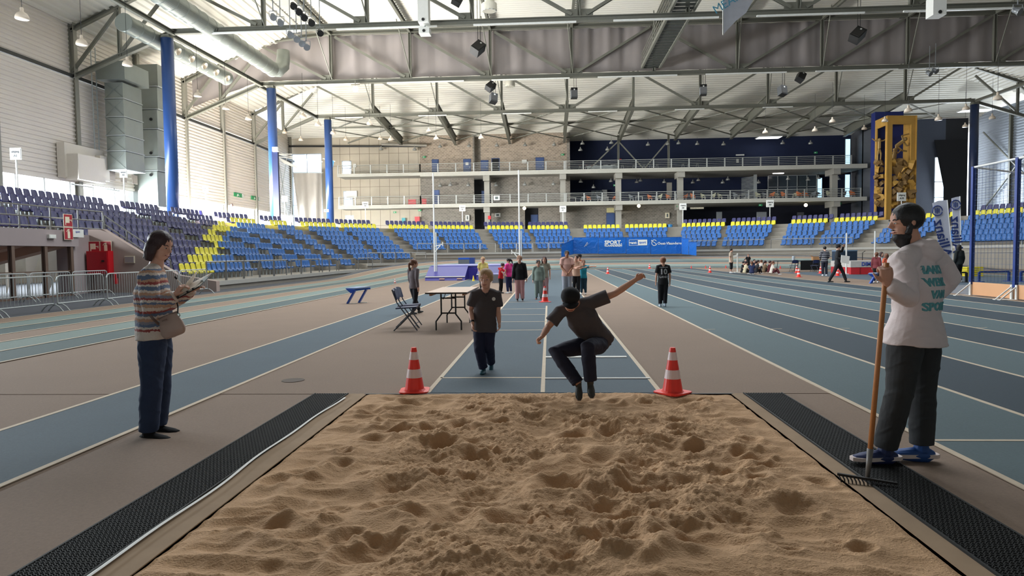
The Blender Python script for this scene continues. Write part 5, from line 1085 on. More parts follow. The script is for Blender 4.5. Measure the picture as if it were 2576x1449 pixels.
o = thing('square_post', 'dark blue square post beside the middle column', 'post', tuple(at(693, 500, 61.5))); a, c_ = at(689, 560, 61), at(698, 378, 61); MB().box((a.x, 61, 3.6), (c_.x, 61.3, c_.z)).build('post', mat('navy_post', sr(22, 32, 70), .4), o); MB().cbox(at(693, 376, 60.9), (.5, .3, .4)).build('winch', WHITE, o)
# cafe chairs, tables, stools and small things on the balconies
CO = [mat('orange_chair', sr(226, 116, 56), .5), mat('cream_chair', sr(196, 194, 164), .5), mat('grey_chair', sr(130, 136, 142), .5)]
def cafe_chair(i, u, c_, label, z, Y=90.3, f=1):
    x = X_(u, Y); o = thing('cafe_chair', label, 'chair', (x, Y, z)); b = MB()
    b.prism([(x-.28*f, Y-.25, z+.45), (x+.25*f, Y-.25, z+.42), (x+.25*f, Y+.25, z+.42), (x-.28*f, Y+.25, z+.45)], (0, 0, .05)).build('seat', CO[c_], o)
    MB().prism([(x-.28*f, Y-.26, z+.45), (x-.40*f, Y-.26, z+.95), (x-.2*f, Y-.26, z+.9), (x+.18*f, Y-.26, z+.66), (x+.2*f, Y-.26, z+.6), (x-.1*f, Y-.26, z+.62)], (0, .05, 0)).prism([(x-.28*f, Y+.22, z+.45), (x-.40*f, Y+.22, z+.95), (x-.2*f, Y+.22, z+.9), (x+.18*f, Y+.22, z+.66), (x+.2*f, Y+.22, z+.6), (x-.1*f, Y+.22, z+.62)], (0, .05, 0)).prism([(x-.28*f, Y-.25, z+.45), (x-.40*f, Y-.25, z+.97), (x-.35*f, Y-.25, z+.97), (x-.23*f, Y-.25, z+.47)], (0, .5, 0)).build('backrest', CO[c_], o)
    for dx in (-.2, .2):
        for dy in (-.2, .2): MB().bar((x+dx*1.2, Y+dy*1.1, z), (x+dx*.8, Y+dy*.9, z+.44), .03, .03).build('leg', WHITE, o)
cl = [(1465, 2), (1482, 0), (1508, 2), (1545, 0), (1589, 2), (1636, 0), (1658, 1), (1682, 0), (1704, 2), (1722, 0), (1744, 0), (1770, 1), (1792, 1), (1812, 1), (1852, 2), (1876, 2), (1908, 1), (1925, 2), (1940, 0), (1955, 1), (1973, 0), (1998, 1), (2012, 0), (2028, 0), (2044, 2), (2060, 2), (2087, 1), (2120, 2), (2145, 0)]
for i, (u, c_) in enumerate(cl): cafe_chair(i, u, c_, '%s cafe armchair on the lower balcony, %s chair from the left' % (('orange', 'cream', 'grey')[c_], ORD(i+1)), Z1+.02, 90.3+.5*(i % 2), 1 if i % 3 else -1)
for i, u in enumerate((1440, 1476, 1521, 1607, 1640, 1733, 1780, 1822, 1866, 1985, 2105)):
    x = X_(u, 91.2); o = thing('cafe_table', 'white cafe table on the lower balcony, %s table from the left' % ORD(i+1), 'table', (x, 91.2, Z1)); MB().box((x-.5, 90.8, Z1+.72), (x+.5, 91.6, Z1+.76)).build('table_top', WHITE, o)
    for dx in (-.42, .42): MB().box((x+dx-.03, 90.9, Z1), (x+dx+.03, 90.96, Z1+.72)).build('leg', WHITE, o)
for i, u in enumerate((1432, 1460, 1476, 1489, 1507, 1514, 1533, 1552, 1566, 1595, 1620, 1637, 1653, 1718, 1732, 1754)):
    x = X_(u, 90.5); o = thing('bar_stool', 'dark bar stool on the upper balcony, %s stool from the left' % ORD(i+1), 'stool', (x, 90.5, Z2)); MB().lathe((x, 90.5, Z2+.74), [(.0, 0), (.2, 0), (.2, .05)], 10).build('seat', mat('stool_brown', sr(90, 50, 40), .6) if i < 4 else BLACK, o)
    for dx in (-.22, .22): MB().bar((x+dx, 90.5, Z2), (x+dx*.3, 90.5, Z2+.74), .025, .025).build('leg', GALV, o)
x0, x1 = X_(1478, 93), X_(1556, 93); o = thing('bar_counter', 'pale curved bar counter on the upper balcony', 'counter', ((x0+x1)/2, 93, Z2))
MB().prism([(x0, 93.4, Z2), (x0+.8, 92.9, Z2), (x1-.8, 92.7, Z2), (x1, 93.2, Z2), (x1, 94, Z2), (x0, 94, Z2)], (0, 0, 1.05)).build('front', mat('counter_pale', sr(170, 180, 182), .4), o); MB().prism([(x0-.1, 93.3, Z2+1.05), (x1, 92.6, Z2+1.05), (x1+.1, 94.1, Z2+1.05), (x0-.1, 94.1, Z2+1.05)], (0, 0, .06)).build('worktop', WHITE, o)
# cafe shop fittings
o = thing('drinks_fridge', 'grey glass fridges at the back of the cafe', 'fridge', (X_(1502, 96), 96, Z1)); 
for u in (1492, 1502, 1512): x = X_(u, 96); MB().box((x-.25, 95.9, Z1), (x+.25, 96.6, Z1+2.1)).build('cabinet', mat('fridge_grey', sr(96, 104, 108), .4), o); MB().box((x-.2, 95.86, Z1+.3), (x+.2, 95.9, Z1+1.9)).build('glass_door', mat('fridge_glass', sr(60, 74, 84), .15), o)
x = X_(1521, 96); o = thing('vending_machine', 'white lit vending shelf beside the cafe fridges', 'machine', (x, 96, Z1)); MB().box((x-.35, 95.9, Z1), (x+.35, 96.6, Z1+2.2)).build('case', mat('machine_grey', sr(150, 152, 150), .5), o)
for k_ in range(4): MB().box((x-.3, 95.85, Z1+.5+.4*k_), (x+.3, 95.9, Z1+.62+.4*k_)).build('shelf', WHITE, o)
o = struct_root('window_7'); b = MB(); a, c_ = at(1932, 520, 95.5), at(2055, 440, 95.5)
for k_ in range(6): x = a.x+(c_.x-a.x)*k_/5; b.box((x-.05, 95.5, Z1), (x+.05, 95.6, c_.z))
for z in (Z1, Z1+2.1, c_.z): b.box((a.x, 95.5, z-.04), (c_.x, 95.6, z+.04))
b.build('window_frame', GALV, o); MB().box((a.x, 95.62, Z1), (c_.x, 95.66, c_.z)).build('pane', mat('smoky_glass', sr(60, 70, 78), .2), o)
for i, (u0, u1, z0_, z1_, Y) in enumerate(((2126, 2137, Z2, 16.2, 93.5), (2126, 2137, Z1, Z1+3.4, 93.5), (2057, 2067, Z1, Z1+3.2, 95.4))):
    o = struct_root('window_%d' % (8+i)); MB().box((X_(u0, Y), Y, z0_), (X_(u1, Y), Y+.05, z1_)).build('lit_pane', mat('sky_pane', (.45, .75, 1), .4, emit=1.1), o); MB().box((X_(u0, Y)-.06, Y+.02, z0_-.06), (X_(u1, Y)+.06, Y+.1, z1_+.06)).build('window_frame', GALV, o)
# slatted screen, louvre
o = thing('slatted_screen', 'grey slatted screen standing in the cafe', 'screen', (X_(1878, 94), 94, Z1))
for z in np.arange(Z1+.1, Z1+3.4, .17): MB().bar((X_(1865, 95), 95, z), (X_(1898, 93), 93, z), .04, .08).build('slat', GALV, o)
MB().box((X_(1897, 93), 93, Z1), (X_(1904, 93), 93.3, Z1+3.6)).build('post', GALV, o)
# notices, posters, alarms along the far walls
for i, (u0, v0, u1, v1, Y, c_, nm, l) in enumerate(((1313, 402, 1325, 410, 91.85, WHITE, 'notice', 'white notice on the upper brick wall'), (1242, 492, 1257, 504, 88.4, WHITE, 'sign', 'white two-figure sign on the lower railing'), (1245, 536, 1259, 546, 91.8, WHITE, 'sign', 'white wheelchair sign on the block wall'),
        (1171, 541, 1181, 555, 91.8, WHITE, 'poster', 'framed poster on the block wall at left'), (1673, 535, 1684, 549, 91.8, CREAM, 'poster', 'framed poster on the block wall by the bins'), (1228, 543, 1235, 552, 89.2, REDP, 'notice', 'red and white notice on the first pillar'), (1554, 539, 1561, 548, 91.6, REDP, 'notice', 'red notice beside the middle door'),
        (1851, 388, 1872, 392, 97.3, WHITE, 'sign', 'row of small white signs on the navy wall'), (1852, 400, 1858, 409, 97.3, WHITE, 'notice', 'white notice on the navy wall'), (1556, 400, 1563, 403, 97.3, REDP, 'sign', 'small red sign on the upper navy wall'), (1736, 521, 1770, 526, 89.4, CREAM, 'sign', 'long cream name sign over the dark opening'),
        (1044, 545, 1056, 560, 91.7, REDP, 'cabinet', 'red hose cabinet on the concrete wall'), (1011, 548, 1020, 562, 91.7, mat('teal_box', sr(60, 150, 160), .5), 'box', 'teal box on the concrete wall'), (1028, 501, 1047, 517, 90, REDP, 'box', 'red and white vending box on the lower balcony'), (1062, 500, 1073, 518, 90, REDP, 'box', 'red box by the first post of the block wall'),
        (872, 480, 898, 498, 91.8, WHITE, 'notice', 'pale notice right of the lower window'), (889, 412, 896, 422, 91.8, WHITE, 'notice', 'small notice right of the upper window'), (1677, 459, 1690, 497, 94, CONC, 'column_face', 'grey pier covered in white notices in the cafe'), (2005, 534, 2022, 556, 94, GREYW, 'cabinet', 'dark blue bar cabinet in the lower hall'),
        (1802, 533, 1816, 560, 93, mat('pale_door', sr(150, 155, 160), .6), 'door_leaf', 'pale single door under the lower balcony'), (1903, 533, 1928, 562, 93, mat('pale_door', (1, 1, 1)), 'door_leaf', 'pale double door under the lower balcony'))):
    p, q = at(u0, v1, Y), at(u1, v0, Y); o = thing(nm if nm not in ('door_leaf', 'column_face') else {'door_leaf': 'panel_door', 'column_face': 'notice_pier'}[nm], l, {'door_leaf': 'door', 'column_face': 'pier'}.get(nm, nm), tuple(p))
    MB().box((p.x, Y-.08 if c_ != REDP else Y-.2, p.z), (q.x, Y, q.z)).build('face_panel', c_, o)
    if 'poster' in l or 'wheelchair' in l or 'two-figure' in l: MB().box((p.x+.2, Y-.11, p.z+.15), (q.x-.2, Y-.08, q.z-.15)).build('picture', mat('dark_print', sr(90, 100, 100), .7), o)
    if 'name sign' in l: text('TOPSPORTSCHOOL', .23, BLACK, frame(((p.x+q.x)/2, Y-.1, (p.z+q.z)/2), (1, 0, 0), (0, 0, 1)), o)
for i, (u, v, c_, l) in enumerate(((1182, 566, mat('bin_blue', sr(60, 140, 200), .5), 'blue bin by the wall behind the navy seats, left'), (1236, 560, mat('bin_blue', (0, 0, 0)), 'blue bin beside the first pillar'), (1248, 560, BLACK, 'black bin beside the first pillar'), (1673, 562, BLACK, 'black bin below the poster'), (1685, 562, mat('bin_blue', (0, 0, 0)), 'blue bin below the poster'), (2016, 548, mat('bin_blue', (0, 0, 0)), 'blue bin in the dark lower hall'))):
    p = at(u, v, 88.5); z = 4.0; o = thing('waste_bin', l, 'bin', (p.x, 88.5, z)); MB().lathe((p.x, 88.5, z), [(.25, 0), (.33, .9)], 8).build('bin_body', c_, o); MB().lathe((p.x, 88.5, z+.9), [(.36, 0), (.36, .08), (.2, .14)], 8).build('lid', c_, o)
MB().box((X_(727, 88), 84, 3.0), (X_(2200, 92), 92, 4.0)).build('concourse_floor', CONC, trim)
# ================================================================ PEOPLE
def voxel(mb, size, it=3, fac=.5):
    me = bpy.data.meshes.new('v'); me.from_pydata(mb.v, [], mb.f); o = bpy.data.objects.new('v', me); C.objects.link(o)
    r = o.modifiers.new('r', 'REMESH'); r.mode = 'VOXEL'; r.voxel_size = size; r.use_smooth_shade = True
    if it: s_ = o.modifiers.new('s', 'SMOOTH'); s_.factor = fac; s_.iterations = it
    dg = bpy.context.evaluated_depsgraph_get(); dg.update(); out = bpy.data.meshes.new_from_object(o.evaluated_get(dg), depsgraph=dg); bpy.data.objects.remove(o); return out
from mathutils.bvhtree import BVHTree
def folds(me, amp, seed=0, st=1.0):
    n = len(me.vertices); co = np.empty(n*3); me.vertices.foreach_get('co', co); co = co.reshape(-1, 3); no = np.empty(n*3); me.vertices.foreach_get('normal', no); no = no.reshape(-1, 3)
    x, y, z = co.T*st; a = vnoise(x*1.0+z*.7+9, y+z*.4+7, 7, 21+seed); b_ = vnoise(x-z*.5+3, y*.8+z+5, 9, 31+seed)
    f = (1-2*np.abs(vnoise(x*.8+a*.25+20, z*1.4+b_*.3+y*.6+20, 8, 41+seed)))-.5+.5*(1-2*np.abs(vnoise(y+a*.2+20, z*1.1-x*.7+20, 13, 51+seed)))-.25
    me.vertices.foreach_set('co', (co+no*(f*amp)[:, None]).ravel()); me.update()
def project(o_, target, d, off):        # lay lettering onto the cloth
    import bmesh; bq = bmesh.new(); bq.from_mesh(o_.data); bmesh.ops.triangulate(bq, faces=bq.faces[:]); d = V(d).normalized()
    for _ in range(3):
        lg = [e for e in bq.edges if e.calc_length() > .02]
        if lg: bmesh.ops.subdivide_edges(bq, edges=lg, cuts=1); bmesh.ops.triangulate(bq, faces=bq.faces[:])
    bvh = BVHTree.FromPolygons([v.co for v in target.data.vertices], [tuple(p.vertices) for p in target.data.polygons])
    zs = [v.co.dot(-d) for v in bq.verts]; mid = (min(zs)+max(zs))/2; bad = []
    for v, z in zip(bq.verts, zs):
        h = bvh.ray_cast(v.co-d*.6, d)
        if h[0] is not None and abs((h[0]-v.co).dot(d)) < .17 and h[1].dot(-d) > 0: v.co = h[0]-d*(off if z > mid else -.002)
        else: bad.append(v)
    bmesh.ops.delete(bq, geom=bad, context='VERTS'); bq.to_mesh(o_.data); bq.free(); o_.data.update()
def put(me, name, m, parent, origin):
    me.transform(Matrix.Translation(-V(origin))); me.materials.clear(); me.materials.append(m); o = bpy.data.objects.new(name, me); C.objects.link(o); o.parent = parent
    me.polygons.foreach_set('use_smooth', [True]*len(me.polygons)); return o
SK = {'fair': mat('skin_fair', sr(216, 168, 146), .55, 0, .05, 8), 'tan': mat('skin_tan', sr(178, 124, 96), .55, 0, .05, 8), 'warm': mat('skin_warm', sr(196, 146, 122), .55, 0, .05, 8)}
def cl(name, *c, rough=.85, bump=.25): return mat('cloth_'+name, sr(*c), rough, 0, .1, 14, bump)
def hand(b, W, d, n, s, L_, curl=.5):
    d, n, s = V(d).normalized(), V(n), V(s); n = (n-d*n.dot(d)).normalized(); s = (s-d*s.dot(d)-n*s.dot(n)).normalized(); W = V(W)
    b.tube([W-d*.06*L_, W+d*.1*L_, W+d*.3*L_, W+d*.5*L_], [(.15*L_, .12*L_), (.19*L_, .13*L_), (.235*L_, .13*L_), (.22*L_, .10*L_)], 10, side=s)
    for k_, (o_, fl) in enumerate(((.165, .40), (.055, .46), (-.055, .43), (-.16, .33))):
        p = W+d*.47*L_+s*o_*L_; a = 0; pts = [p]
        for sg in (.42, .32, .26): a += curl; p = p+(d*math.cos(a)+n*math.sin(a))*fl*L_*sg; pts.append(p)
        b.tube(pts, [.052*L_, .05*L_, .045*L_, .035*L_], 8)
    t0 = W+d*.12*L_+s*.17*L_; t1 = t0+(d*.6+s*.7+n*.15).normalized()*.20*L_; t2 = t1+(d*.75+s*.2+n*.55*min(1, curl+.3)).normalized()*.18*L_
    b.tube([t0, t1, t2], [.065*L_, .055*L_, .04*L_], 8)
STAND = dict(pelvis=(0, 0, .50), chest=(0, .005, .70), neck=(0, .012, .835), head=(0, -.012, .922), sa=(-.102, .01, .805), sb=(.102, .01, .805), ea=(-.135, .02, .63), eb=(.135, .02, .63),
             wa=(-.14, -.02, .485), wb=(.14, -.02, .485), pa=(-.05, 0, .50), pb=(.05, 0, .50), ka=(-.055, -.012, .275), kb=(.055, -.012, .275), aa=(-.058, .012, .05), ab=(.058, .012, .05))
def figure(label, J, H, Z=1.0, fd=(0, -1, 0), hu=(0, 0, 1), skin='fair', shirt=None, sleeve='short', trousers=None, tlen=1.0, shoes=None, hair=None, hstyle='short', hh=None, fdir=None, slim=1.0, loose=1.0,
           vox=.022, hands=None, hem=.0, fa=None, fb=None, face=True, group=None, hemk=1.0, shoek=1.0, extra=None, sole=None, cap=None, hood=False, glasses=False):
    J = {k_: V(v_) for k_, v_ in J.items()}; base = V(((J['aa'].x+J['ab'].x)/2, (J['aa'].y+J['ab'].y)/2, 0)); o = thing('person', label, 'person', tuple(base), group); near = vox < .013
    fd = V(fd).normalized(); hu = (V(hu)-fd*V(hu).dot(fd)).normalized(); sd = hu.cross(fd)*-1; hh = hh or (.072*H if H > 1.5 else .083*H)
    bs = V(fdir).normalized() if fdir else V((fd.x, fd.y, 0)).normalized()       # way the body faces
    shv = (J['sb']-J['sa']).normalized(); W_ = H*slim
    hd = J['head']; R = Matrix((sd, fd, hu)).transposed()
    b = MB()
    b.ell(hd+hu*.20*hh-fd*.06*hh, (.67*hh, .84*hh, .80*hh), R, 16, 12); b.ell(hd+fd*.20*hh-hu*.38*hh, (.50*hh, .56*hh, .60*hh), R, 14, 10)
    b.tube([hd+fd*.70*hh+hu*.18*hh, hd+fd*.90*hh-hu*.14*hh, hd+fd*.70*hh-hu*.22*hh], [.07*hh, .12*hh, .08*hh], 8)
    b.ell(hd+fd*.66*hh-hu*.48*hh, (.2*hh, .14*hh, .09*hh), R, 10, 6)
    for s_ in (-1, 1): b.ell(hd+sd*s_*.68*hh-fd*.08*hh-hu*.02*hh, (.07*hh, .13*hh, .2*hh), R, 8, 6)
    nb = J['neck']; b.tube([hd-hu*.35*hh-fd*.12*hh, nb.lerp(hd, .35), nb, nb.lerp(J['chest'], .35)], [.40*hh, .42*hh, .5*hh, .55*hh], 12)
    b.tube([J['pelvis'].lerp(J['chest'], -.15), J['pelvis'].lerp(J['chest'], .4), J['chest'], nb.lerp(J['chest'], .25)], [(.075*W_, .05*W_), (.068*W_, .045*W_), (.08*W_, .05*W_), (.07*W_, .035*W_)], 14, side=shv)
    for s_ in 'ab':
        S_, E_, Wr = J['s'+s_], J['e'+s_], J['w'+s_]
        b.tube([nb.lerp(S_, .3), S_, S_.lerp(E_, .5), E_, E_.lerp(Wr, .35), Wr], [.03*W_, .032*W_, .027*W_, .022*W_, .023*W_, .0155*W_], 10)
        hx = (hands or {}).get(s_); dd = (Wr-E_).normalized()
        sgn = -1 if s_ == 'a' else 1
        if hx is None: hx = (dd, -shv*sgn*1.0, bs, .35)
        hand(b, Wr, hx[0], hx[1], hx[2], .105*H*(1 if H > 1.5 else 1.03), hx[3])
        P, K, A = J['p'+s_], J['k'+s_], J['a'+s_]
        b.tube([P, P.lerp(K, .5), K, K.lerp(A, .3), A.lerp(K, .12), A], [.045*W_, .043*W_, .03*W_, .031*W_, .019*W_, .02*W_], 10)
    bm = voxel(b, vox*.5 if near else vox*.72, 2 if near else 1); body = put(bm, 'body', SK[skin], o, base)
    # shirt
    b = MB(); lo = .008*H*loose; hp = J['pelvis'].lerp(J['chest'], -hem)
    dz = (J['chest']-J['pelvis']).normalized()
    b.tube([hp-dz*.03*H, hp+dz*.01*H, J['pelvis'].lerp(J['chest'], .45), J['chest'], J['chest'].lerp(nb, .6), nb-dz*.004*H], [((.101*W_+lo)*hemk, (.076*W_+lo)*hemk), ((.099*W_+lo)*(1+hemk)/2, (.074*W_+lo)*(1+hemk)/2), (.083*W_+lo, .062*W_+lo), (.092*W_+lo, .066*W_+lo), (.080*W_+lo*.6, .048*W_+lo*.6), (.042*W_, .036*W_)], 28, side=shv)
    for s_ in 'ab':
        S_, E_, Wr = J['s'+s_], J['e'+s_], J['w'+s_]; q = lo*.55
        if sleeve == 'short': b.tube([nb.lerp(S_, .25), S_, S_.lerp(E_, .4), S_.lerp(E_, .72)], [.036*W_, .038*W_+q, .036*W_+q*1.3, .037*W_+q*1.6], 20)
        elif sleeve == 'long': b.tube([nb.lerp(S_, .25), S_, S_.lerp(E_, .5), E_, E_.lerp(Wr, .5), Wr.lerp(E_, .12), Wr.lerp(E_, .02)], [.036*W_, .039*W_+q, .035*W_+q, .031*W_+q, .028*W_+q, .024*W_+q, .019*W_+q*.4], 20)
        elif sleeve == 'none': b.ell(S_.lerp(nb, .3), .034*W_)
    if hood:
        b.tube([nb+hu*.01+bs*.02+shv*.075, nb+hu*.03-bs*.05+shv*.05, nb+hu*.015-bs*.095, nb+hu*.03-bs*.05-shv*.05, nb+hu*.01+bs*.02-shv*.075], [.025, .042, .05, .042, .025], 12)
        b.ell(nb-bs*.085-hu*.02, (.095, .06, .062), Matrix((shv, bs, hu)).transposed(), 14, 10)
    if hem and near: 
        for k_ in range(5):      # gathered folds at the hem
            pass
    sm = voxel(b, vox*.6 if near else vox*.8, 6 if near else 2)
    if near: folds(sm, .007, int(H*100) % 7)
    if shirt is not None: put(sm, 'shirt' if sleeve == 'short' else ('vest_top' if sleeve == 'none' else 'jumper'), shirt, o, base)
    # trousers
    b = MB(); q = .006*H*loose
    b.tube([J['pelvis']+dz*.045*H, J['pelvis'], J['pelvis']-dz*.03*H], [(.078*W_+q, .056*W_+q), (.084*W_+q, .062*W_+q), (.075*W_+q, .06*W_+q)], 18, side=(J['pb']-J['pa']).normalized())
    for s_ in 'ab':
        P, K, A = J['p'+s_], J['k'+s_], J['a'+s_]; e = K.lerp(A, .97 if tlen == 1 else .93*tlen)
        b.tube([P+dz*.02*H, P.lerp(K, .25), P.lerp(K, .7), K, K.lerp(e, .35), K.lerp(e, .85), e], [.046*W_+q, .053*W_+q, .042*W_+q, .037*W_+q, .037*W_+q, .029*W_+q*1.3, .029*W_+q*1.3], 20)
    if trousers is not None:
        tm = voxel(b, vox*.6 if near else vox*.8, 5 if near else 2)
        if near: folds(tm, .006, 3, 1.2)
        put(tm, 'trousers' if tlen > .6 else 'shorts', trousers, o, base)
    # shoes
    for s_, f_ in (('a', fa), ('b', fb)):
        A, K = J['a'+s_], J['k'+s_]; f_ = V(f_).normalized() if f_ else bs; u_ = V((0, 0, 1)); u_ = (u_-f_*u_.dot(f_)).normalized(); sx = f_.cross(u_); k_ = H*.92*shoek
        b = MB(); g0 = A-u_*(.045*H-.012*H)
        b.tube([g0-f_*.045*k_, g0-f_*.02*k_, g0+f_*.03*k_, g0+f_*.085*k_, g0+f_*.115*k_], [(.014*k_, .014*k_), (.024*k_, .03*k_), (.026*k_, .027*k_), (.028*k_, .018*k_), (.015*k_, .011*k_)], 12, side=sx)
        b.tube([A-u_*.02*H, A+(K-A).normalized()*.025*H], [.027*k_, .023*k_], 10)
        put(voxel(b, vox*.45 if near else vox*.6, 2 if near else 1), 'shoe', (shoes or BLACK) if not isinstance(shoes, tuple) else shoes[s_ == 'b'], o, base)
        if sole:
            gs = A-u_*.045*H*.93; P = []
            for t, w_ in ((-.06, .012), (-.045, .024), (0, .022), (.06, .029), (.1, .026), (.125, .012)): P.append((t, w_))
            pl = [gs+f_*t*k_+sx*w_*k_ for t, w_ in P]+[gs+f_*t*k_-sx*w_*k_ for t, w_ in reversed(P)]; MB().prism(pl, u_*.014*H).build('sole', sole, o)
    # hair
    if hair is not None:
        b = MB(); c0 = hd+hu*.27*hh-fd*.13*hh; b.ell(c0, (.76*hh, .87*hh, .82*hh), R, 18, 12)
        if hstyle in ('bob', 'long'):
            ln_ = 1.12 if hstyle == 'bob' else 1.6
            for s_ in (-1, 1): b.tube([c0+sd*s_*.45*hh+hu*.3*hh, hd+sd*s_*.66*hh-fd*.12*hh, hd+sd*s_*.68*hh-fd*.14*hh-hu*.5*hh, hd+sd*s_*.60*hh-fd*.12*hh-hu*ln_*hh], [(.2*hh, .4*hh), (.22*hh, .52*hh), (.22*hh, .5*hh), (.12*hh, .3*hh)], 12, side=sd)
            b.tube([c0-fd*.2*hh, hd-fd*.62*hh-hu*.2*hh, hd-fd*.60*hh-hu*ln_*hh], [(.5*hh, .3*hh), (.66*hh, .32*hh), (.55*hh, .2*hh)], 14, side=sd)
        if hstyle == 'pony': b.tube([hd-fd*.75*hh+hu*.3*hh, hd-fd*1.15*hh-hu*.1*hh, hd-fd*1.1*hh-hu*.9*hh, hd-fd*1.0*hh-hu*1.7*hh], [.22*hh, .26*hh, .24*hh, .08*hh], 10)
        if hstyle == 'beard': b.ell(hd+fd*.26*hh-hu*.74*hh, (.47*hh, .55*hh, .42*hh), R, 14, 10); b.tube([hd+fd*.74*hh-hu*.34*hh-sd*.2*hh, hd+fd*.80*hh-hu*.32*hh, hd+fd*.74*hh-hu*.34*hh+sd*.2*hh], .05*hh, 6); b.ell(hd+fd*.25*hh-hu*1.0*hh, (.36*hh, .42*hh, .40*hh), R, 12, 8); b.tube([hd+sd*.6*hh-hu*.1*hh, hd+sd*.5*hh+fd*.2*hh-hu*.6*hh], [.12*hh, .2*hh], 8); b.tube([hd-sd*.6*hh-hu*.1*hh, hd-sd*.5*hh+fd*.2*hh-hu*.6*hh], [.12*hh, .2*hh], 8)
        put(voxel(b, vox*.5 if near else vox*.7, 2 if near else 1), 'hair', hair, o, base)
    if cap is not None:
        b = MB(); b.lathe((0, 0, 0), [(.80*hh, 0), (.84*hh, .15*hh), (.78*hh, .5*hh), (.5*hh, .82*hh), (.1*hh, .92*hh)], 28); T = Matrix.Translation(hd+hu*.32*hh-fd*.06*hh)@R.to_4x4(); b.v = [tuple(T@V(p)) for p in b.v]
        b2 = MB(); P = [hd+hu*.36*hh+fd*(.5+.95*math.cos(t))*hh*.95+sd*math.sin(t)*.72*hh for t in np.arange(-1.35, 1.36, .3)]; b2.prism(P, hu*.06*hh); k0 = len(b.v); b.v += b2.v; b.f += [tuple(i+k0 for i in f) for f in b2.f]; b.mi += b2.mi
        me_o = b.build('cap', cap, o, smooth=True)
    if face:
        dk = mat('eye_dark', sr(30, 24, 22), .25); 
        for s_ in (-1, 1):
            e = hd+sd*s_*.27*hh+fd*.69*hh+hu*.04*hh
            if near: MB().ell(e, (.10*hh, .06*hh, .042*hh), R, 10, 7).build('eye', mat('eye_white', sr(225, 220, 212), .25), o, smooth=True); MB().ell(e+fd*.05*hh, (.05*hh, .03*hh, .042*hh), R, 8, 6).build('iris', dk, o)
            else: MB().ell(e+fd*.02*hh, (.10*hh, .05*hh, .06*hh), R, 8, 6).build('eye', dk, o)
            if hair is not None: MB().tube([e+hu*.17*hh-sd*s_*.12*hh+fd*.05*hh, e+hu*.22*hh+fd*.05*hh, e+hu*.16*hh+sd*s_*.16*hh-fd*.02*hh], .03*hh, 6).build('eyebrow', hair, o)
            if glasses: MB().tube([e+fd*.14*hh+(sd*math.cos(t)*.19+hu*math.sin(t)*.16)*hh for t in np.arange(0, 6.4, .6)], .025*hh, 5, cap=False).build('glasses_rim', BLACK, o)
        MB().tube([hd+sd*x*hh+fd*(.775-.25*abs(x)**1.5)*hh-hu*(.47-.1*abs(x))*hh for x in (-.2, -.1, 0, .1, .2)], .035*hh, 6).build('mouth', mat('lip', sr(150, 82, 76), .5), o)
    o['hh'] = hh
    return o, body, J, base
def stand_pose(u, v, H=None, top=None, face=(0, -1), over=None, Y=None):
    p = gp(u, v) if Y is None else V((at(u, v, Y).x, Y, 0))
    if H is None: H = (v-top)*p.y/1700.0
    f = V((face[0], face[1], 0)).normalized(); r = V((-f.y, f.x, 0))     # local +x for someone facing -y is +x
    J = {}
    for k_, q in {**STAND, **(over or {})}.items(): J[k_] = p+r*q[0]*H-f*q[1]*H+V((0, 0, q[2]*H))
    return J, H, f
NAVYT = cl('navy', 28, 34, 62); CHAR = cl('charcoal', 62, 58, 60); BLKC = cl('black', 18, 18, 22)
BRNH = mat('hair_dark_brown', sr(54, 32, 34), .5, 0, .25, 30, .4); BLDH = mat('hair_blond', sr(176, 140, 98), .55, 0, .2, 30, .4); BLKH = mat('hair_black', sr(18, 15, 16), .5, 0, .3, 30, .4); AUBH = mat('hair_auburn', sr(112, 72, 52), .55, 0, .2, 30, .4)
WHT = mat('white_shoe', sr(226, 226, 228), .5)
# ---- the woman with the clipboard
Y0 = 5.34
KNIT = mat('striped_knit', (1, 1, 1), .9); nt, N, L, bs_ = nodes_of(KNIT)
tc = N.new('ShaderNodeTexCoord'); sx_ = N.new('ShaderNodeSeparateXYZ'); nz = N.new('ShaderNodeTexNoise'); nz.inputs['Scale'].default_value = 7; ad = N.new('ShaderNodeMath'); ad.operation = 'MULTIPLY_ADD'; ad.inputs[1].default_value = .045
L.new(tc.outputs['Object'], sx_.inputs[0]); L.new(tc.outputs['Object'], nz.inputs['Vector']); L.new(nz.outputs['Fac'], ad.inputs[0]); L.new(sx_.outputs['Z'], ad.inputs[2])
m2 = N.new('ShaderNodeMapRange'); m2.inputs[1].default_value = .855; m2.inputs[2].default_value = 1.43; nf = N.new('ShaderNodeTexNoise'); nf.inputs['Scale'].default_value = 70; ad2 = N.new('ShaderNodeMath'); ad2.operation = 'MULTIPLY_ADD'; ad2.inputs[1].default_value = .03; L.new(tc.outputs['Object'], nf.inputs['Vector']); L.new(nf.outputs['Fac'], ad2.inputs[0]); L.new(ad.outputs[0], ad2.inputs[2]); L.new(ad2.outputs[0], m2.inputs[0])
cr = N.new('ShaderNodeValToRGB'); cr.color_ramp.interpolation = 'CONSTANT'; el = cr.color_ramp.elements
CW, CB, CR_, CO_, CG = sr(222, 210, 200)+(1,), sr(104, 122, 150)+(1,), sr(158, 78, 74)+(1,), sr(196, 156, 130)+(1,), sr(146, 146, 158)+(1,)
seq = [(0, CW), (.09, CR_), (.125, CW), (.16, CB), (.20, CG), (.235, CO_), (.28, CW), (.31, CB), (.35, CR_), (.38, CW), (.43, CO_), (.47, CB), (.50, CW), (.53, CR_), (.56, CG), (.60, CO_), (.64, CW), (.67, CB), (.72, CW), (.75, CR_), (.785, CO_), (.82, CB), (.87, CW), (.90, CO_), (.94, CB), (.965, CW)]
el[0].position = 0; el[0].color = CW; el[1].position = .999; el[1].color = CW
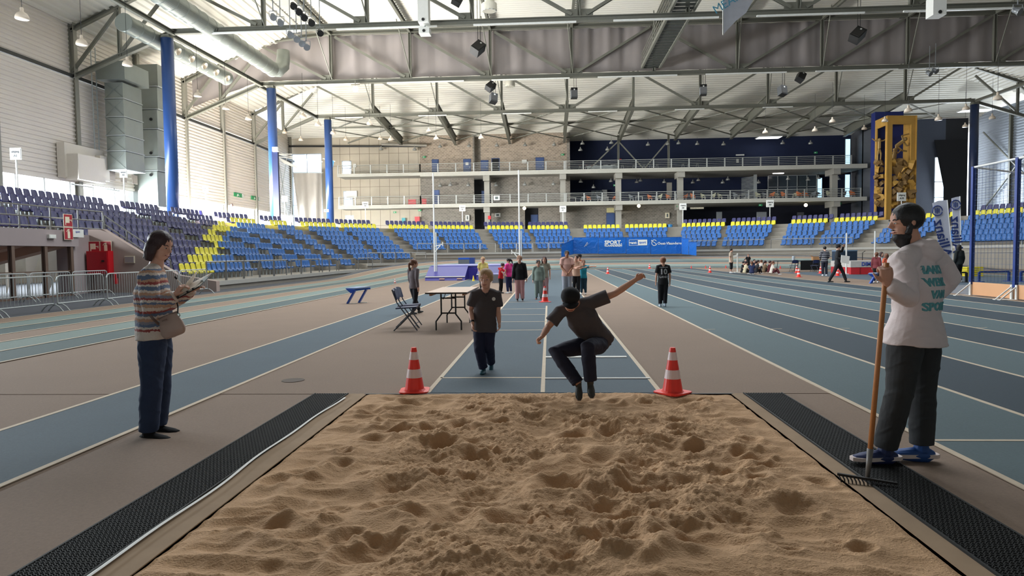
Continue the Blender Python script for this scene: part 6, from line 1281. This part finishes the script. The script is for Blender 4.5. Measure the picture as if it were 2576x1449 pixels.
for p_, c_ in seq[1:]: e = el.new(p_); e.color = c_
L.new(m2.outputs[0], cr.inputs[0]); L.new(cr.outputs[0], bs_.inputs['Base Color']); n2 = N.new('ShaderNodeTexNoise'); n2.inputs['Scale'].default_value = 90; bp = N.new('ShaderNodeBump'); bp.inputs['Strength'].default_value = .7; bp.inputs['Distance'].default_value = .01
L.new(tc.outputs['Object'], n2.inputs['Vector']); L.new(n2.outputs['Fac'], bp.inputs['Height']); L.new(bp.outputs[0], bs_.inputs['Normal'])
A_ = lambda u, v, d=0, Y=Y0: at(u, v, Y+d)
J = dict(pelvis=A_(391, 826), chest=A_(383, 738), neck=A_(392, 672), head=A_(404, 619), sa=A_(374, 696, -.165), sb=A_(390, 694, .165), ea=A_(378, 782, -.24), eb=A_(405, 778, .22),
         wa=A_(441, 744, -.16), wb=A_(482, 728, .06), pa=A_(384, 842, -.075), pb=A_(397, 842, .08), ka=A_(381, 968, -.08), kb=A_(404, 962, .12), aa=A_(374, 1086, -.05), ab=A_(397, 1068, .15))
DEN = mat('denim', sr(44, 60, 90), .85, 0, .22, 18, .3)
JS = J['wa']
wo, wb_, Jw, bw = figure('woman in a striped fluffy jumper and jeans, writing on a clipboard', J, 1.68, fd=(.93, -.22, -.32), hu=(.3, 0, 1), skin='fair', shirt=KNIT, sleeve='long', trousers=DEN, tlen=1.0, shoes=mat('black_suede', sr(20, 19, 22), .9), hair=BRNH, hstyle='bob', fdir=(.97, -.2, 0), shoek=1.15,
    vox=.011, hem=.1, loose=1.9, hh=.118, slim=1.02, hands=dict(a=((.55, .1, .85), (.6, .5, -.5), (-.3, -.4, .5), .75), b=((.85, -.35, .35), (-.1, -.2, -1), (.3, -.9, .2), .35)))
for s_ in 'ab': W_, E_ = Jw['w'+s_], Jw['e'+s_]; MB().tube([W_.lerp(E_, .30), W_.lerp(E_, .27), W_.lerp(E_, .03), W_.lerp(E_, .0)], [.046, .052, .05, .042], 20).build('cuff', mat('cream_cuff', sr(216, 200, 190), .9, 0, .06, 40, .4), wo, smooth=True)
for s_ in 'ab':
    A1, K1 = Jw['a'+s_], Jw['k'+s_]; MB().tube([A1+V((.0, 0, -.02)), A1.lerp(K1, .13)], [.05, .047], 14).build('boot_shaft', mat('black_suede', (1, 1, 1)), wo)
    MB().tube([A1.lerp(K1, .1), A1.lerp(K1, .17)], [.058, .056], 16).build('jeans_cuff', DEN, wo)
# clipboard and pen (held: things of their own)
o = thing('clipboard', 'black clipboard with white paper and loose sheets held by the woman', 'clipboard', tuple(A_(485, 722, -.05))); c0 = A_(487, 722, -.03); ex = V((.80, 0, .40)).normalized(); ey = V((-.12, .9, .30)).normalized(); nn_ = ex.cross(ey)
def plate(w_, h_, t_, off, name, m, skew=0): P = [c0+ex*(a*w_/2+skew*b__)+ey*(b__*h_/2)+nn_*off for a, b__ in ((-1, -1), (1, -1), (1, 1), (-1, 1))]; MB().prism(P, nn_*t_).build(name, m, o)
plate(.25, .32, .006, 0, 'board', BLACK); plate(.235, .30, .004, .007, 'paper', mat('paper_white', sr(236, 226, 212), .7)); plate(.20, .27, .003, .013, 'top_sheet', mat('paper_cream', sr(226, 214, 202), .7), .02)
P = [c0+ex*(.125*a)+ey*.14*b__+nn_*(.03+.05*a) for a, b__ in ((-1, -1), (.3, -1), (.3, 1), (-1, 1))]; MB().prism([c0+ex*-.06+ey*-.14+nn_*.016, c0+ex*.05+ey*-.14+nn_*.075, c0+ex*.05+ey*.14+nn_*.085, c0+ex*-.06+ey*.14+nn_*.016], nn_*.002).build('lifted_sheet', mat('paper_white', (1, 1, 1)), o)
MB().cbox(c0+ex*.11+nn_*.015, (.02, .1, .02), Matrix((ex, ey, nn_)).transposed()).build('clip', GALV, o)
for k_ in (-.07, 0.02, .07): MB().cbox(c0+ex*k_-ey*.158+nn_*.01, (.014, .01, .02), Matrix((ex, ey, nn_)).transposed()).build('binder_clip', BLACK, o)
o = thing('pen', 'white pen in the writing hand of the woman', 'pen', tuple(A_(452, 708, -.16))); p = A_(440, 696, -.17); q = A_(462, 722, -.10); MB().tube([p, q], [.006, .004], 8).build('barrel', WHITE, o); MB().tube([p, p.lerp(q, .2)], .0075, 8).build('pen_cap', BLACK, o)
# crossbody bag
BAGM = mat('taupe_leather', sr(186, 162, 150), .38, 0, .06, 6, .1); o = thing('crossbody_bag', 'taupe leather crossbody bag hanging at the woman\'s hip', 'bag', tuple(A_(428, 815, -.24))); b = MB(); c0 = A_(430, 815, -.20); ex = V((.9, -.25, .30)).normalized(); ez = V((-.28, 0, .95)).normalized(); eyb = ez.cross(ex)
ez = ex.cross(eyb)
b.v = []; Rb = Matrix((ex, eyb, ez)).transposed()
b.tube([c0+ez*z_ for z_ in (-.105, -.095, -.06, 0, .05, .075)], [(.085, .012), (.105, .035), (.122, .05), (.115, .046), (.095, .026), (.088, .010)], 24, side=ex)
put(voxel(b, .008, 6), 'bag_body', BAGM, o, V(o['org'])); MB().cbox(c0+ez*.072, (.19, .02, .012), Rb).build('zip_edge', mat('bag_seam', sr(140, 118, 108), .5), o); MB().cbox(c0+ez*.04-eyb*-.0-eyb*.05, (.05, .006, .012), Rb).build('logo_plate', mat('bag_seam', (1, 1, 1)), o)
STR = mat('bag_strap', sr(120, 100, 92), .5)
MB().tube([c0-ex*.115+ez*.03, A_(385, 802, -.25), A_(367, 778, -.24), A_(352, 740, -.18)], [(.011, .004)]*4, 8, side=(.6, 0, .8)).build('strap', STR, o)
MB().tube([c0+ex*.10+ez*.06, A_(448, 772, -.15), A_(443, 752, -.12)], [(.006, .008)]*3, 8).build('strap', BLACK, o)
for e in (-.115, .10): MB().tube([c0+ex*e+ez*.045+(ex*math.cos(t)+ez*math.sin(t))*.014 for t in np.arange(0, 6.4, .5)], .004, 6, cap=False).build('ring', GALV, o)
# ---- the man with the rake
Y0 = 4.66; A_ = lambda u, v, d=0, Y=Y0: at(u, v, Y+d)
HOOD = mat('hoodie_grey', sr(226, 212, 210), .95, 0, .05, 16, .3); nt, N, L, bs_ = nodes_of(HOOD)
J = dict(pelvis=A_(2300, 838), chest=A_(2309, 722), neck=A_(2306, 628), head=A_(2279, 560), sa=A_(2268, 660, -.14), sb=A_(2355, 656, .13), ea=A_(2283, 750, -.27), eb=A_(2391, 702, .12),
         wa=A_(2232, 713, -.34), wb=A_(2352, 742, .26), pa=A_(2280, 848, -.06), pb=A_(2323, 848, .06), ka=A_(2263, 985, -.10), kb=A_(2320, 985, .07), aa=A_(2226, 1128, -.04), ab=A_(2318, 1122, .05))
JOG = cl('jogger', 50, 52, 54); BSH = mat('blue_trainer', sr(32, 78, 146), .6, 0, .1, 20, .2)
mo, mb_, Jm, bm_ = figure('bearded man in a pale grey hoodie holding a wooden rake', J, 1.79, fd=(-.97, .02, -.12), hu=(-.1, 0, 1), skin='warm', shirt=HOOD, sleeve='long', trousers=JOG, shoes=(mat('navy_trainer', sr(28, 44, 92), .6, 0, .1, 20, .2), BSH), hair=BLKH, hstyle='beard', fdir=(-.80, .6, 0),
    fa=(-1, -.1, 0), fb=(-.95, .05, 0), vox=.011, hem=.06, loose=1.7, hh=.121, slim=1.0, sole=mat('white_sole', sr(220, 205, 200), .6), hood=True, hemk=1.2, shoek=1.12, hands=dict(a=((-.15, -.1, 1), (.0, 1, .1), (-1, -.2, .1), 1.15), b=((-.5, .6, -.6), (-.5, -.6, 0), (-.3, .1, .9), .5)))
for s_ in 'ab': A1, K1 = Jm['a'+s_], Jm['k'+s_]; MB().tube([A1+V((0, 0, -.02)), A1.lerp(K1, .2)], [.043, .046], 14).build('sock', BLACK, mo)
TEALP = mat('teal_print', sr(96, 162, 168), .85)
bk = V((.8, -.6, 0)); rr2 = V((.6, .8, 0)); c0 = Jm['chest']+V((0, 0, .02)); jum = next(c for c in mo.children if c.name.startswith('jumper'))
for k_, s_ in enumerate(('MAAKT', 'WERK', 'VAN', 'SPORT')):
    pos = c0+bk*.2+rr2*(-.055)+V((0, 0, .095-.08*k_)); to_ = text(s_, .074, TEALP, frame(pos, rr2, (0, 0, 1)), mo, 'back_print', ext=.003, bold=.002, sx=.9); project(to_, jum, -bk, .006)
# rake
o = thing('rake', 'long wooden-handled rake with black iron head, held by the man', 'rake', tuple(gp(2182, 1212))); rb_ = gp(2182, 1212); rt = A_(2228, 690, -.33); WDH = mat('rake_wood', sr(186, 122, 70), .55, 0, .18, 12, .1)
f_ = rt-rb_; MB().tube([rb_+f_*.09, rb_+f_*1.055], .0155, 14).build('handle', WDH, o, smooth=True); MB().tube([rb_+V((0, 0, .03)), rb_+f_*.16], [.013, .019], 14).build('socket', mat('zinc_socket', sr(130, 128, 126), .5, .5), o, smooth=True)
hl, hr = gp(2106, 1210)+V((0, 0, .045)), gp(2257, 1229)+V((0, 0, .03)); MB().bar(hl, hr, .02, .014).build('head_bar', mat('black_iron', sr(30, 28, 28), .6, .3), o)
for k_ in range(16): p = hl.lerp(hr, (k_+.2)/15.4); MB().tube([p, p+V((.004, -.03, -.02)), p+V((.006, -.035, -.042))], [.005, .005, .003], 6).build('tine', mat('black_iron', (1, 1, 1)), o)
# ---- the boy who runs
Y0 = 8.16; A_ = lambda u, v, d=0, Y=Y0: at(u, v, Y+d); TEE = mat('dark_grey_tee', sr(78, 72, 74), .9, 0, .08, 10, .2)
J = dict(pelvis=A_(1219, 822), chest=A_(1221, 770), neck=A_(1222, 733), head=A_(1222, 702, -.06), sa=A_(1193, 741), sb=A_(1250, 741), ea=A_(1184, 780, .02), eb=A_(1253, 783), wa=A_(1189, 815, -.12), wb=A_(1256, 811, -.02),
         pa=A_(1209, 824), pb=A_(1229, 824), ka=A_(1205, 874, -.08), kb=A_(1230, 872, -.03), aa=A_(1216, 927, -.02), ab=A_(1235, 912, .25))
bo, _, Jb, _2 = figure('blond boy in a dark grey polo shirt walking up beside the jumper', J, 1.28, fd=(-.1, -1, -.12), skin='fair', shirt=TEE, sleeve='short', trousers=NAVYT, shoes=mat('teal_trainer', sr(40, 90, 104), .6), hair=BLDH, vox=.011, hem=.08, loose=1.3, hh=.121, slim=1.12, fb=(0, -.7, -.7),
    hands=dict(a=((.1, -.3, -1), (1, 0, 0), (0, -1, -.2), .6), b=((.05, -.1, -1), (-1, 0, 0), (0, -1, 0), .5)))
MB().lathe(A_(1242, 752, -.13), [(.0, 0), (.022, 0), (.022, .004)], 12, (0, -1, 0)).build('badge', WHITE, bo); MB().tube([Jb['wa'].lerp(Jb['ea'], .1), Jb['wa'].lerp(Jb['ea'], .22)], .026, 10).build('watch', BLACK, bo)
MB().prism([A_(1214, 733, -.09), A_(1223, 748, -.115), A_(1232, 733, -.09), A_(1223, 742, -.10)], (0, -.01, 0)).build('collar', CHAR, bo)
# ---- the jumper
Y0 = 6.75; A_ = lambda u, v, d=0, Y=Y0: at(u, v, Y+d)
J = dict(pelvis=A_(1502, 858, .22), chest=A_(1464, 800, .05), neck=A_(1447, 766, -.0), head=A_(1435, 756, -.14), sa=A_(1409, 785, -.02), sb=A_(1484, 763, .04), ea=A_(1379, 822, -.05), eb=A_(1548, 738, .02), wa=A_(1364, 846, -.18), wb=A_(1600, 703, -.02),
         pa=A_(1489, 866, .17), pb=A_(1514, 868, .2), ka=A_(1396, 884, -.03), kb=A_(1478, 872, -.22), aa=A_(1456, 966, -.16), ab=A_(1486, 960, -.2))
jo, _, Jj, _2 = figure('boy in a black cap caught mid-jump above the sand pit', J, 1.36, fd=(0, -.75, -.66), hu=(0, -.66, .75), skin='warm', shirt=TEE, sleeve='short', trousers=cl('night_navy', 24, 27, 48), shoes=mat('olive_grey_shoe', sr(62, 62, 58), .7), hair=BLKH, vox=.011, hem=.05, loose=1.6, hh=.113, slim=1.12, cap=BLKC, fa=(0, -.72, -.69), fb=(.05, -.72, -.69), fdir=(0, -1, 0), sole=mat('dark_sole', sr(70, 68, 64), .8),
    hands=dict(a=((-.7, -.4, -.55), (.5, -.3, -.6), (.2, -1, .2), 1.1), b=((.8, -.1, .55), (.3, -.9, -.3), (-.4, -.3, .8), .8)))
# ---- the others
def small(label, u, v, top=None, H=None, face=(0, -1), over=None, fdz=0, vox=.024, **kw):
    J_, H_, f = stand_pose(u, v, H, top, face, over); k_ = dict(shoes=WHT); k_.update(kw); fdh = k_.pop('fdh', None)
    return figure(label, J_, H_, fd=(fdh if fdh else (f.x, f.y, fdz)), fdir=(f.x, f.y, 0), vox=vox, **k_), H_
AF = dict(ea=(-.12, -.03, .64), wa=(-.03, -.11, .52), eb=(.12, -.03, .64), wb=(.03, -.11, .52))
WALK = dict(ka=(-.05, -.07, .275), aa=(-.055, -.10, .05), kb=(.05, .03, .28), ab=(.055, .14, .055), ea=(-.13, .06, .64), wa=(-.13, .03, .49), eb=(.13, -.02, .63), wb=(.13, -.08, .49))
small('girl in a grey long-sleeved top with a ponytail, walking past the chairs', 1043, 790, top=651, face=(.55, .83), over=dict(WALK, aa=(-.03, .07, .05), ab=(.03, -.15, .06), ka=(-.04, .01, .28), kb=(.04, -.05, .28)), shirt=cl('mauve_grey', 118, 108, 112), sleeve='long', trousers=cl('blackish', 26, 28, 38), hair=AUBH, hstyle='pony', vox=.018, fdh=(.9, .35, 0), shoes=mat('dark_trainer', sr(60, 64, 66), .6), loose=.6)
small('child with glasses in a yellow T-shirt behind the walking boy', 1216, 738, top=646, shirt=cl('pale_yellow', 216, 200, 120), trousers=BLKC, hair=BLDH, hstyle='short', glasses=True, over=AF)
(r_o, H_), _ = (small('child in a red shirt and black trousers bending towards the girl in pink', 1260, 738, top=660, face=(.85, -.3), over=dict(neck=(0, -.04, .81), head=(0, -.075, .90), chest=(0, -.015, .70), ea=(-.12, -.12, .68), wa=(-.1, -.2, .6), eb=(.12, -.12, .68), wb=(.1, -.2, .62)), shirt=cl('red', 196, 34, 44), trousers=BLKC, hair=BRNH, fdz=-.5, shoes=mat('dark_trainer', (1, 1, 1)))), 0
small('girl in a bright pink T-shirt seen from behind, dark ponytail', 1281, 738, top=649, face=(-.7, .7), over=dict(ea=(-.14, -.09, .70), wa=(-.12, -.22, .66), eb=(.13, .0, .63), wb=(.14, -.05, .49)), shirt=cl('hot_pink', 226, 56, 142), trousers=cl('deep_navy', 30, 36, 78), hair=BLKH, hstyle='pony', shoes=WHT, fdh=(-.9, .1, -.2))
small('girl in a black long-sleeved top and wide pink trousers, facing the sand', 1308, 758, top=643, over=dict(ea=(-.13, .0, .64), wa=(-.15, -.03, .50), eb=(.13, 0, .64), wb=(.15, -.03, .50)), shirt=BLKC, sleeve='long', trousers=cl('dusty_pink', 206, 158, 158), hair=mat('hair_light_brown', sr(150, 110, 82), .6), hstyle='short', vox=.018, loose=1.8, shoes=mat('black_white_shoe', sr(50, 50, 52), .5), sole=WHT)
small('child with dark glasses in a pale green sweatshirt, beside the cone', 1355, 753, top=654, shirt=cl('sage', 150, 168, 158), sleeve='long', trousers=cl('sage_trousers', 142, 160, 152), hair=BLKH, glasses=True, shoes=mat('dark_trainer', (1, 1, 1)), vox=.02, loose=1.5, fdh=(.2, -1, -.1), sole=mat('orange_sole', sr(214, 110, 70), .6))
small('taller girl with long dark hair in a khaki T-shirt, behind the green sweatshirt', 1370, 746, top=645, shirt=cl('khaki_grey', 150, 148, 132), trousers=cl('dusty_rose', 186, 146, 146), hair=BRNH, hstyle='long')
small('tall child in a light pink T-shirt and grey leggings, hands clasped', 1427, 748, top=630, over=AF, shirt=cl('light_pink', 220, 172, 160), trousers=cl('grey_leggings', 172, 176, 188), hair=BLKH, hstyle='short', skin='tan', vox=.018, loose=1.5, hem=.12, slim=1.08)
small('dark-haired child in a beige T-shirt beside the tall child in pink', 1450, 742, top=642, over=dict(ea=(-.1, -.04, .66), wa=(.02, -.1, .70), eb=(.12, -.04, .66), wb=(.0, -.12, .66)), shirt=cl('peach', 214, 176, 152), trousers=BLKC, hair=BRNH, fdh=(-.3, -1, 0))
small('child in an orange top and black cap behind the beige T-shirt', 1458, 734, top=641, shirt=cl('orange', 230, 108, 40), trousers=BLKC, hair=BLKH, cap=BLKC)
small('curly-haired child in a turquoise vest pointing to the right', 1468, 741, top=654, over=dict(sb=(.11, 0, .80), eb=(.18, -.08, .80), wb=(.30, -.12, .81), ea=(-.1, -.1, .76), wa=(.04, -.17, .79)), shirt=cl('turquoise', 24, 142, 168), trousers=cl('teal_navy', 32, 70, 90), hair=AUBH, sleeve='short', fdh=(.1, -1, 0))
(res, H_) = small('boy in a black sports shirt with number 10, seen from behind', 1668, 771, top=648, face=(0, 1), over=dict(aa=(-.03, .06, .06), ka=(-.045, .0, .28)), shirt=cl('jersey_black', 24, 25, 30), trousers=cl('jersey_trousers', 20, 22, 30), hair=mat('hair_ginger', sr(140, 92, 66), .6), shoes=mat('white_blue_shoe', sr(190, 206, 222), .5), vox=.016, hem=.12, loose=1.4)
to, _, Jt, _b = res; cc = Jt['chest']; jw = mat('shirt_print', sr(196, 198, 204), .7)
tb_ = []; tb_ += [text('10', .20, jw, frame(cc+V((0, -.118, .005)), (1, 0, 0), (0, 0, 1)), to, 'back_number', bold=.006, ext=.008)]; tb_ += [text('CANSMANN', .042, jw, frame(cc+V((0, -.11, .125)), (1, 0, 0), (0, 0, 1)), to, 'back_lettering', bold=.001, ext=.012)]; tb_ += [text('LAND', .075, jw, frame(cc+V((0, -.112, -.13)), (1, 0, 0), (0, 0, 1)), to, 'back_lettering', bold=.002, ext=.008)]
for t_ in tb_: project(t_, next(c for c in to.children if c.name.startswith('shirt')), (0, 1, 0), .007)
small('woman in a beige top and black culottes beside the short white post', 1839, 687, top=626, face=(.75, -.4), shirt=cl('beige', 200, 184, 164), trousers=BLKC, tlen=.55, hair=BLKH, loose=1.8, hem=.2)
small('boy in a black T-shirt standing behind the seated children', 1882, 681, top=640, shirt=BLKC, trousers=BLKC, hair=AUBH)
SIT = dict(pelvis=(0, .02, .09), chest=(0, -.02, .28), neck=(0, -.04, .40), head=(0, -.06, .50), sa=(-.1, -.03, .375), sb=(.1, -.03, .375), ea=(-.12, -.10, .24), eb=(.12, -.10, .24), wa=(-.05, -.22, .22), wb=(.05, -.22, .22), pa=(-.05, 0, .08), pb=(.05, 0, .08), ka=(-.06, -.20, .26), kb=(.06, -.20, .26), aa=(-.06, -.31, .045), ab=(.06, -.31, .045))
sits = [(1868, 689, (.5, -.5), 'black', (30, 30, 34), BLKH), (1874, 690, (.9, .1), 'cream', (208, 196, 164), BRNH), (1874, 676, (0, -1), 'red', (190, 40, 46), BLKH), (1891, 691, (.3, .9), 'navy', (36, 46, 84), AUBH), (1900, 689, (.8, .4), 'dark grey', (60, 62, 70), BRNH), (1904, 684, (.8, -.2), 'charcoal', (48, 46, 50), BRNH),
        (1913, 683, (.7, .3), 'white', (200, 196, 190), AUBH), (1922, 688, (.9, .2), 'olive brown', (128, 108, 84), BRNH), (1934, 688, (.95, .1), 'maroon', (110, 48, 56), BRNH), (1941, 691, (1, -.1), 'white sleeveless', (222, 214, 204), AUBH), (1896, 680, (.2, -.9), 'dark blue', (40, 52, 84), BLKH)]
for i, (u, v, f, nm, c_, hr_) in enumerate(sits): small('child in a %s top sitting on the floor, %s in the seated group' % (nm, ORD(i+1)), u, v, H=1.42, face=f, over=SIT, shirt=cl('sit%d' % i, *c_), trousers=(cl('maroon_leggings', 96, 44, 54) if i in (8, 9) else NAVYT if i == 3 else BLKC), hair=hr_, hstyle='pony' if i in (3, 7, 9) else 'short', vox=.028)
STRP = mat('navy_stripe_jumper', (1, 1, 1), .9); nt, N, L, bs_ = nodes_of(STRP); tc = N.new('ShaderNodeTexCoord'); sx_ = N.new('ShaderNodeSeparateXYZ'); ml = N.new('ShaderNodeMath'); ml.operation = 'MULTIPLY'; ml.inputs[1].default_value = 10; fr_ = N.new('ShaderNodeMath'); fr_.operation = 'FRACT'; gt = N.new('ShaderNodeMath'); gt.operation = 'GREATER_THAN'; gt.inputs[1].default_value = .72; mx = N.new('ShaderNodeMix'); mx.data_type = 'RGBA'
mx.inputs[6].default_value = sr(22, 26, 44)+(1,); mx.inputs[7].default_value = sr(200, 200, 205)+(1,); L.new(tc.outputs['Object'], sx_.inputs[0]); L.new(sx_.outputs['Z'], ml.inputs[0]); L.new(ml.outputs[0], fr_.inputs[0]); L.new(fr_.outputs[0], gt.inputs[0]); L.new(gt.outputs[0], mx.inputs[0]); L.new(mx.outputs[2], bs_.inputs['Base Color'])
small('man in a navy and white striped jumper seen from behind', 2074, 694, top=621, face=(.1, 1), shirt=STRP, sleeve='long', trousers=cl('mid_navy', 26, 30, 48), hair=BLKH, over=dict(ea=(-.14, -.02, .65), wa=(-.10, -.12, .55), eb=(.14, -.02, .65), wb=(.1, -.12, .55)), vox=.02)
(res, H_) = small('man in dark clothes and cap striding past, papers under his arm', 2107, 710, top=617, face=(.9, -.35), over=dict(WALK, aa=(-.05, .2, .05), ka=(-.05, .08, .28), ab=(.05, -.2, .05), kb=(.05, -.12, .28), eb=(.16, -.10, .82), wb=(.08, -.13, .94), ea=(-.14, .02, .64), wa=(-.12, -.12, .60)), shirt=cl('slate_black', 34, 36, 40), sleeve='long', trousers=cl('black_jeans', 24, 26, 32), hair=BLKH, cap=BLKC, vox=.02, shoes=BLACK)
p = res[2]['wa']; o = thing('paper_folder', 'white papers held by the man with a cap', 'papers', tuple(p)); MB().prism([p+V(q) for q in ((-.12, -.04, -.12), (.2, -.08, -.2), (.24, -.08, .14), (-.1, -.04, .2))], (.01, -.02, 0)).build('sheets', WHITE, o)
small('girl with a maroon jacket beside the red mat', 2204, 711, top=637, face=(.5, .5), shirt=cl('maroon', 120, 52, 58), sleeve='long', trousers=BLKC, hair=AUBH, hstyle='pony'); small('girl in a white T-shirt between the two girls by the red mat', 2216, 706, top=636, face=(.3, -.8), shirt=WHT, trousers=BLKC, hair=BRNH, hstyle='long')
small('girl in an orange and black top half hidden by the man', 2229, 712, top=640, face=(-.2, 1), shirt=cl('coral', 206, 96, 66), trousers=BLKC, hair=AUBH, hstyle='long')
small('person in dark green clothes standing beside the blue post', 2411, 710, H=1.62, face=(-.3, 1), shirt=cl('dark_green', 30, 38, 40), sleeve='long', trousers=BLKC, hair=BLKH, hstyle='long')
qp = sp(s_px(612))[0]; J_, H_, f = stand_pose(612, 560, 1.65, face=(.3, -1), Y=qp.y); J_ = {k_: V((v_.x, v_.y, v_.z+4.15)) for k_, v_ in J_.items()}
for k_ in J_: J_[k_].x -= .9
figure('person in a pale pink top standing at the top of the left stand', J_, H_, fd=(.3, -1, 0), shirt=cl('pale_rose', 216, 180, 180), trousers=BLKC, hair=BRNH, hstyle='long', vox=.03)
